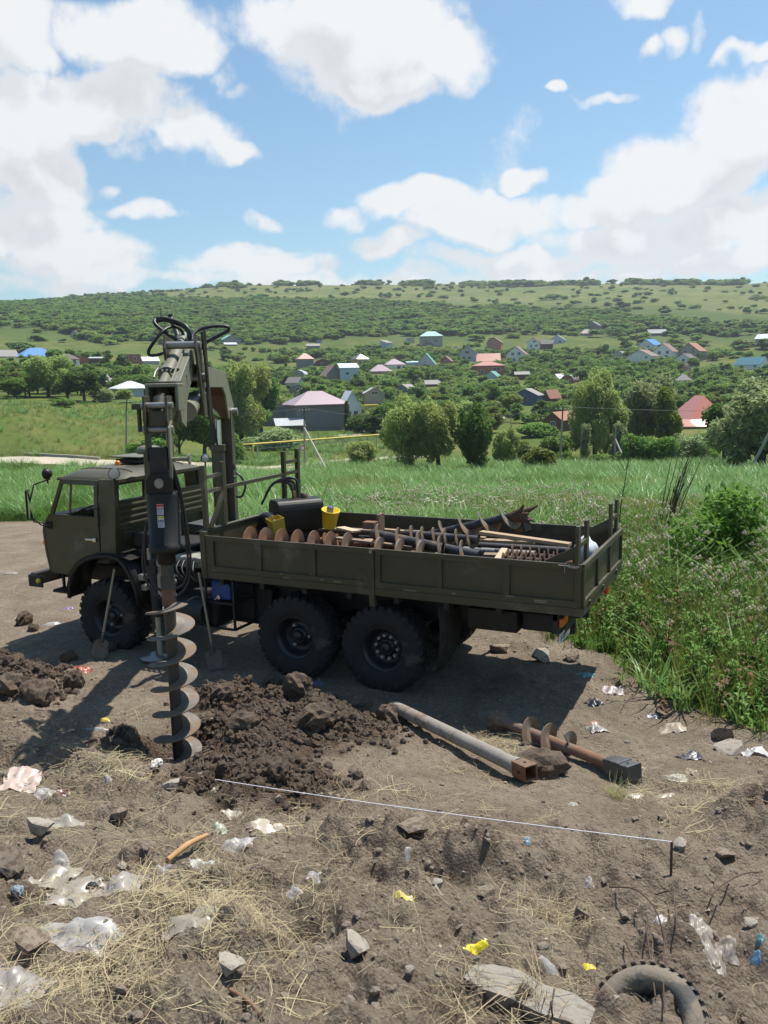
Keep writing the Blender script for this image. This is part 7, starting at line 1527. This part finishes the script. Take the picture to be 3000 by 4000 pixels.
# -- string line, stake, rusty wires
def string_line():
    b = gp(2622, 3425, True); dep = float((b-CAM)@CF); v = ray(2624, 3288); top = CAM+v*(dep/float(v@CF))
    tag(MB().tube([tuple(b-np.array((0, 0, .15))), tuple(top)], .009, 8).build('stake', mat('rusty_rod', (.085, .045, .03), .8, .3, 12)), 'thin dark rusty rod stake holding the string', 'stake')
    e = gp(845, 3120, True)+np.array((0, 0, .18)); P = [top*(1-t)+e*t+np.array((0, 0, -.02*4*t*(1-t))) for t in np.linspace(0, 1, 14)]
    tag(MB().tube([tuple(p) for p in P], .0032, 5, False).build('string', mat('white_string', (.75, .75, .78), .7, .05, 5)), 'taut white string line stretched across the trodden soil', 'string')
    wm = mat('rusty_wire', (.075, .045, .032), .8, .3, 12); r = random.Random(8)
    W = [([(2380, 3470), (2480, 3480), (2560, 3560), (2600, 3700)], .35, 'long rusty wire arching over the buried tyre from the left'), ([(2560, 3500), (2620, 3490), (2640, 3580), (2640, 3650)], .3, 'short rusty wire hoop right of the arching wire'), ([(2760, 3560), (2800, 3480), (2900, 3420), (2980, 3410)], .3, 'rusty wire bending off to the right edge'), ([(2520, 3600), (2540, 3750), (2560, 3900)], .25, 'upright rusty wire in front of the buried tyre'), ([(2440, 3680), (2480, 3760), (2520, 3850)], .2, 'rusty wire standing left of the buried tyre'), ([(2600, 3640), (2590, 3780), (2595, 3960)], .25, 'rusty wire standing inside the buried tyre'), ([(2165, 3870), (2155, 3940), (2160, 3985)], .2, 'rusty rod end beside the concrete slab')]
    for pts, h, lab in W:
        P = []
        for i, (x, y) in enumerate(pts): g = gp(x, y, True); t = i/(len(pts)-1); P.append(g+(CAM-g)/np.linalg.norm(CAM-g)*h*math.sin(math.pi*min(1, .15+t*.8))+np.array((0, 0, .01)))
        tag(MB().tube(curve_pts([tuple(p) for p in P], 6), .0045, 6).build('rusty_wire', wm), lab, 'wire')
string_line()
# -- buried tyre and concrete slab
def buried():
    p = gp(2540, 3950); o = thing('buried_tyre', 'worn grey car tyre half buried in the right foreground', 'tyre', tuple(p)); m = mat('old_tyre', (.085, .080, .072), .9, .3, 9, col2=(.19, .16, .12), thr=.48, bump=.3, bscale=50)
    b = MB(); R, r = .225, .08; n, k = 56, 14; V = []
    for i in range(n):
        a = 2*math.pi*i/n
        for j in range(k):
            t = 2*math.pi*j/k; rr = R+r*math.cos(t)*(1.0 if math.cos(t) > 0 else .75); V.append((rr*math.cos(a), rr*math.sin(a), .095*math.sin(t)))
    F = [(i*k+j, i*k+(j+1) % k, ((i+1) % n)*k+(j+1) % k, ((i+1) % n)*k+j) for i in range(n) for j in range(k)]; b.add(V, F, True)
    Mx = Matrix.Translation((0, 0, -.095)) @ Matrix.Rotation(math.radians(30), 4, 'X') @ Matrix.Rotation(math.radians(-14), 4, 'Y')
    b.xf(Mx).build('tyre_body', m, o); lug = MB()
    for i in range(36):
        a = 2*math.pi*i/36
        for z in (-.05, .05): lug.box((R+r*.88, -.014, z-.026), (R+r*.995, .014, z+.026)); c = lug.v[-8:]; lug.v[-8:] = [tuple(Matrix.Rotation(a+(.03 if z > 0 else -.03), 4, 'Z') @ Vector(q)) for q in c]
    lug.xf(Mx).build('tread', m, o)['kind'] = 'stuff'
    a, c = at(1880, 3800, .0), at(2280, 3985, .0); d = (c-a); d[2] = 0; L = np.linalg.norm(d); d /= L; s = np.array((-d[1], d[0], 0)); mm = mat('slab_concrete', (.33, .30, .245), .95, .3, 5, col2=(.19, .15, .11), thr=.56, bump=.5, bscale=35)
    o2 = MB().prism([(-1, -.8), (-.62, -1), (-.2, -.86), (.3, -1), (.72, -.8), (1, -.95), (.97, .5), (.6, .9), (.15, .72), (-.3, 1), (-.7, .7), (-.96, .2)], -1, 1, 2).build('concrete_slab', mm); o2.location = (a+c)/2+np.array((0, 0, -.025)); o2.scale = (L*.60, .10, .06); o2.rotation_euler = (.16, -.05, math.atan2(d[1], d[0])); tag(o2, 'long pale broken concrete slab at the bottom right', 'slab')
buried()
# -- litter
def scrap(px, py, wpx, hpx, col, label, name='plastic_scrap', cat='litter', rough=.35, seed=0, crump=.5, lift=.012, trans=0, rot=None):
    p = at(px, py); big = 1.3 if wpx > 110 else 1.1; w = px_size(p, wpx)*big; h = px_size(p, hpx)*1.35*big; r = np.random.default_rng(seed+int(px)*7+int(py)); nx, ny = 13, 11; a = (r.uniform(-.3, .3) if rot is None else rot)-YAW
    u, v = np.meshgrid(np.linspace(-.5, .5, nx), np.linspace(-.5, .5, ny), indexing='ij'); ang = np.arctan2(v, u); ed = .78+.5*(vnoise(ang*1.6+seed*3+px, ang*0+2.3, 3)-.3)
    U = u*ed*w+.06*w*(vnoise(v*6+px, u*3, 5)-.5); Vv = v*ed*h; x = p[0]+U*math.cos(a)-Vv*math.sin(a); y = p[1]+U*math.sin(a)+Vv*math.cos(a)
    z = gz(x, y)+lift-.02*(np.hypot(u, v) > .38)+.8*crump*min(w, h)*np.clip(fbm(u*4.2+px*.1, v*4.2+py*.1, 3, seed, .55, True)-.35, 0, 1)*(1-.5*np.hypot(u, v)*2).clip(0, 1)
    V = np.stack([x, y, z], -1).reshape(-1, 3); i = np.arange(nx-1)[:, None]*ny+np.arange(ny-1)[None]; F = np.stack([i, i+ny, i+ny+1, i+1], -1).reshape(-1, 4)
    col = tuple(c*k_ for c, k_ in zip(col, (.80, .77, .72))); m = mat('scrap_%s' % '_'.join('%02d' % int(c*99) for c in col)+('t' if trans else ''), col, rough, .2, 11, trans=trans, col2=(.20, .165, .125), thr=.57)
    o = link(name, np_mesh(name, V, F, False), m); tag(o, label, cat); return o
FILM = (.36, .33, .285); WH = (.56, .55, .54)
L_ = [(300,3500,170,120,FILM,'largest torn grey film sheet on the left foreground straw',.4),(230,3430,120,110,FILM,'upright folded corner of grey film at the left',.6),(300,3660,280,90,(.55,.55,.55),'pale twisted film strip below the torn sheet',.4),(470,3460,150,120,(.50,.48,.45),'translucent film flap right of the torn sheet',.5),(740,3610,150,110,(.46,.42,.36),'grey film rag caught in the straw',.5),(60,3850,230,180,(.45,.42,.42),'shiny grey film at the bottom left edge',.35),(250,3210,120,60,(.52,.50,.46),'grey film beside the large flat stone',.3),(235,3350,80,40,(.55,.55,.56),'small crumpled grey film below the flat stone',.3),
 (90,3060,130,110,(.62,.50,.46),'pinkish printed bag at the left edge',.4),(170,3100,100,46,WH,'bright white paper scrap beside the pinkish bag',.5),(240,3105,70,34,(.10,.02,.03),'dark wine red wrapper right of the white scrap',.4),(420,3040,32,26,WH,'tiny white paper ball left of the auger hole',.8),(930,3300,120,56,WH,'white crumpled rag under the string on the left',.5),(860,3240,60,50,(.55,.62,.50),'small white and green scrap above the white rag',.6),(790,3385,90,50,(.72,.72,.74),'white torn plastic right of the orange stick',.6),(640,3400,80,34,(.42,.42,.46),'grey film at the lower end of the orange stick',.3),
 (1040,3235,170,50,(.55,.49,.40),'long pale bark sliver below the string',.15),(900,3185,110,40,(.50,.46,.38),'pale bark piece left of the long sliver',.3),(1150,3490,80,40,(.52,.50,.48),'thin grey film piece on the middle slope',.3),(1225,3420,60,40,(.50,.49,.50),'small grey rag on the middle slope',.6),(1580,3500,90,36,(.72,.62,.16),'broken pale yellow plastic shard',.7),(1860,3708,96,30,(.78,.70,.02),'bright yellow plastic strip in the foreground',.4),(2300,3780,60,60,(.72,.60,.06),'crumpled yellow and red sweet packet',.35),(2145,3775,95,40,(.50,.50,.50),'flat translucent plastic piece left of the yellow packet',.2),
 (2730,3640,90,110,(.44,.40,.36),'torn pale film standing in the right foreground',.8),(2790,3740,70,120,(.42,.39,.35),'hanging film strip right of the buried tyre',.5),(2580,3600,60,36,(.66,.65,.66),'small white film scrap above the buried tyre',.6),(2840,3690,90,80,(.52,.48,.44),'faded film rag near the right edge',.6),(2970,3670,40,40,(.10,.25,.30),'teal scrap at the right edge',.5),(2950,3745,40,50,(.12,.25,.42),'blue bottle label near the right edge',.5),
 (2330,2850,70,50,WH,'white crumpled paper right of the ground auger',.8),(2320,2825,60,20,(.40,.20,.17),'reddish paper behind the white crumpled paper',.3),(2240,3145,50,26,WH,'white scrap below the ground auger head',.5),(2630,2850,100,60,(.50,.42,.34),'tan torn cardboard by the weeds',.6),(2550,2800,60,24,(.66,.68,.80),'pale blue white packet at the weed edge',.4),(2395,2705,80,60,(.60,.52,.54),'pink and white rag hanging in the weeds',.7),(2320,2750,70,50,(.03,.03,.05),'black cloth rag near the shadow edge',.8),(2700,2955,90,50,(.08,.08,.10),'black and grey rag on the right soil',.7),(2640,3040,80,40,(.58,.55,.46),'cream scrap left of the brown film',.5),(2700,3020,50,40,(.35,.22,.06),'amber brown film upright on the right soil',.9),(2480,3110,110,40,(.42,.37,.29),'splintered pale board pieces right of the auger head',.3),(2600,3110,80,34,(.42,.38,.30),'short splintered board near the cream scrap',.3),(2940,2945,90,60,(.9,.92,.98),'bright white bag at the right edge by the weeds',.9),(2285,2640,70,40,(.10,.32,.34),'teal film scrap under the weeds behind the truck',.4),
 (325,2618,60,34,(.45,.06,.03),'red plastic shard in the sunlit soil',.5),(270,2378,40,16,(.30,.16,.50),'purple scrap beyond the front wheel',.5),(205,2438,70,24,(.62,.62,.66),'white scrap beyond the soil ball',.5),(100,2410,70,20,(.56,.56,.58),'grey white litter near the left heap',.4),(410,2812,50,20,(.60,.48,.08),'yellow scrap in the drill shadow',.3),(40,2240,60,16,(.55,.53,.50),'pale paper scrap far left by the bumper',.4),(2060,3290,30,20,(.30,.45,.60),'tiny blue scrap under the string',.5),(1590,3340,26,36,(.45,.45,.45),'tiny upright grey scrap on the slope',.8),(2300,3450,40,36,(.50,.45,.45),'white and brown lump on the right slope',.8),(380,2845,110,14,(.45,.46,.46),'thin grey reed strip in the drill shadow',.2),(1720,3490,50,24,(.60,.57,.50),'cream chip by the yellow shard',.4),(1240,2670,60,30,(.13,.18,.30),'blue bottle scrap beside the rear wheel',.5)]
for i, (x, y, w, h, c, lab, cr) in enumerate(L_): scrap(x, y, w, h, c, lab, seed=i, crump=cr, trans=.25 if c[0] > .4 and abs(c[0]-c[2]) < .12 else 0)
p, q = at(655, 3375, .03), at(810, 3285, .05); tag(MB().tube(curve_pts([tuple(p), tuple((p+q)/2+np.array((0, 0, .02))), tuple(q)], 6), [.018, .02, .02, .021, .02, .022, .022, .02, .02, .02, .019, .018, .016], 8).build('stick', mat('orange_wood', (.40, .23, .10), .8, .35, 6, stretch=(1, 1, 6))), 'peeled orange brown stick on the left slope', 'stick')
p, q = at(900, 3880, .02), at(1020, 3985, .03); tag(MB().tube(curve_pts([tuple(p), tuple((p+q)/2+np.array((.02, 0, .01))), tuple(q)], 6), .012, 8).build('root', mat('root_brown', (.20, .12, .07), .8, .3, 9)), 'curved brown root at the bottom edge', 'root')
# -- crumbs, pebbles and straw
CL = []
for i in range(6): me = clod_mesh(50+i, 2, 1.25); me.materials.append(CLOD); CL.append(bpy.data.objects.new('c%d' % i, me))
DC = mat('dry_crumb', (.27, .22, .165), 1.0, .35, 14, bump=.6, bscale=55)
for i in range(4): me = rock_mesh(60+i, 9); me.materials.append((CONC2, ROCKB, mat('pebble_tan', (.36, .30, .21), .9, .3, 9), DC)[i]); CL.append(bpy.data.objects.new('d%d' % i, me))
DC = mat('dry_crumb', (.27, .22, .165), 1.0, .35, 14, bump=.6, bscale=55)
for i in range(3): me = clod_mesh(80+i, 2, 1.2); me.materials.append(DC); CL.append(bpy.data.objects.new('e%d' % i, me))
CLC = protos('crumbs', CL)
def crumbs():
    x, y, d = area_pts(22000, 2.4, 15, -.5, .68); bd = border_dist(x, y); m = rough_mask(x, y); dug = np.zeros(len(x))
    for px_, py_, rx, ry, rot in PILES[:8]: dug = np.maximum(dug, np.exp(-(((x-px_)/(rx*1.1))**2+((y-py_)/(ry*1.1))**2)**1.5))
    k = (bd < .4) & (RNG.random(len(x)) < np.clip(.10+.55*m, 0, 1)) ; x, y, dug, d = x[k], y[k], dug[k], d[k]; n = len(x)
    s = .007+.024*RNG.random(n)**4+.007*RNG.random(n); isd = RNG.random(n) < dug*.95+.01; idx = np.where(isd, RNG.integers(0, 6, n), np.where(RNG.random(n) < .22, RNG.integers(6, 10, n), RNG.integers(10, 13, n)))
    P = np.stack([x, y, gz(x, y)-s*.05], 1); scatter('soil_crumbs', P, rand_rot(n, .4), np.stack([s, s*.9, s*.55], 1), idx, CLC, 'small crumbs and pebbles strewn over the dirt', 'gravel')
    X = []; S_ = []
    for j, (px_, py_, rx, ry, rot) in enumerate(PILES[:8]):
        nn = int(2600*rx*ry/.4); xx = px_+RNG.normal(0, .55, nn)*rx; yy = py_+RNG.normal(0, .55, nn)*ry; X.append(np.stack([xx, yy], 1)); S_.append(.006+.050*RNG.random(nn)**5)
    X = np.concatenate(X); S_ = np.concatenate(S_); far = np.hypot(X[:, 0]-DR[0], X[:, 1]-DR[1]) > .36; X, S_ = X[far], S_[far]; n = len(X); P = np.stack([X[:, 0], X[:, 1], gz(X[:, 0], X[:, 1])+S_*.25], 1)
    scatter('spoil_lumps', P, RNG.uniform(0, 6.28, (n, 3)), np.stack([S_, S_*RNG.uniform(.6, 1, n), S_*RNG.uniform(.5, .95, n)], 1), RNG.integers(0, 6, n), CLC, 'loose dark lumps of freshly dug spoil', 'soil')
crumbs()
ST = []
SM = leafmat('straw', (.45, .365, .22), .25, .15, .2, 6); SM2 = leafmat('straw_grey', (.30, .24, .15), .25, .1, .2, 6)
def straw_proto(i, n, L):
    r = np.random.default_rng(900+i); V = []; F = []
    for j in range(n):
        a = r.uniform(0, 6.28); l = L*r.uniform(.4, 1.1); c = r.normal(0, .10, 2); bend = r.normal(0, .10); w = r.uniform(.0010, .0023); rise = abs(r.normal(0, .10)); b = len(V)
        for s in range(5):
            t = s/4-.5; px_, py_ = c[0]+math.cos(a+bend*t*4)*l*t, c[1]+math.sin(a+bend*t*4)*l*t; z = .008+.02*abs(r.normal())*.3+rise*l*(t+.5)*.6
            V += [(px_-math.sin(a)*w, py_+math.cos(a)*w, z), (px_+math.sin(a)*w, py_-math.cos(a)*w, z+w)]
        F += [(b+2*s, b+2*s+1, b+2*s+3, b+2*s+2) for s in range(4)]
    me = np_mesh('s', V, F); me.materials.append(SM if i % 3 else SM2); return bpy.data.objects.new('s%d' % i, me)
STC = protos('straw', [straw_proto(i, (10, 14, 8, 3, 4, 2)[i], (.40, .50, .30, .35, .22, .5)[i]) for i in range(6)])
def straw():
    x, y, d = area_pts(20000, 2.4, 14, -.5, .68); bd = border_dist(x, y); den = .03+.22*sstep(.54, .68, fbm(x*.9, y*.9, 3, 120)); hot = np.zeros(len(x))
    for px_, py_, r_, s_ in ((820,3560,.6,1.2),(760,3640,.55,1.2),(250,3880,.8,1),(520,3760,.6,.9),(350,3010,.45,.9),(500,2960,.3,.8),(2150,3590,.35,.9),(300,3480,.6,.5),(1080,3680,.4,.8),(1900,2900,.3,.9),(1950,2950,.25,.8),(2000,3900,.5,.6),(2150,3900,.4,.6),(2650,3080,.5,.6),(120,2390,.5,.6),(1300,3560,.5,.4),(2750,3150,.5,.5)):
        g = gp(px_, py_); hot = np.maximum(hot, s_*np.exp(-((x-g[0])**2+(y-g[1])**2)/(r_*r_)))
    dug = np.zeros(len(x))
    for q in PILES[:6]: dug = np.maximum(dug, np.exp(-(((x-q[0])/(q[2]*1.1))**2+((y-q[1])/(q[3]*1.1))**2)**2))
    left = sstep(7.5, 3.5, x)*sstep(-2.4, -3.4, y)*.30
    k = (bd < .6) & (RNG.random(len(x)) < np.clip(den*.45+hot*.8+left*.5, 0, 1)*(1-.95*dug)) & (y < .0-.3*(x > -1)); x, y, hot = x[k], y[k], hot[k]; n = len(x)
    idx = np.where(RNG.random(n) < .30+.5*hot, RNG.integers(0, 3, n), RNG.integers(3, 6, n)); P = np.stack([x, y, gz(x, y)+.004+.03*hot*RNG.random(n)], 1)
    scatter('dry_straw', P, rand_rot(n, .12), uni(n, .4, .9), idx, STC, 'dry yellow straw strewn over the dirt', 'straw')
    # dry tufts still rooted
    for px_, py_, lab, s_ in ((2130, 3600, 'dry yellow grass tussock in the right foreground', .55), (2410, 3120, 'small tuft of green yellow grass below the auger head', .38), (990, 3660, 'dry bent tussock at the foreground pit', .5), (2080, 3880, 'dry brown tussock beside the concrete slab', .5)):
        V, F = blades(46, .42, .10, .006, 1.1, int(px_)); me = np_mesh('tuft', V, F); o = link('grass_tuft', me, SM if 'green' not in lab else GM[2]); o.location = at(px_, py_); o.scale = (s_*1.6, s_*1.6, s_*1.2); tag(o, lab, 'grass tuft')
straw()
# ------------------------------------------------------------------ thin summer haze
def haze():
    o = MB().box((-1900, -1900, -40), (1900, 1900, 190)).build('haze', None); o['kind'] = 'stuff'
    m = bpy.data.materials.new('haze_air'); m.use_nodes = True; t = m.node_tree; t.nodes.remove(t.nodes['Principled BSDF'])
    v = N(t, 'ShaderNodeVolumePrincipled'); v.inputs['Color'].default_value = (.82, .90, 1.0, 1); v.inputs['Density'].default_value = .00017; v.inputs['Anisotropy'].default_value = .3
    t.links.new(v.outputs[0], t.nodes['Material Output'].inputs['Volume']); o.data.materials.append(m)
haze()
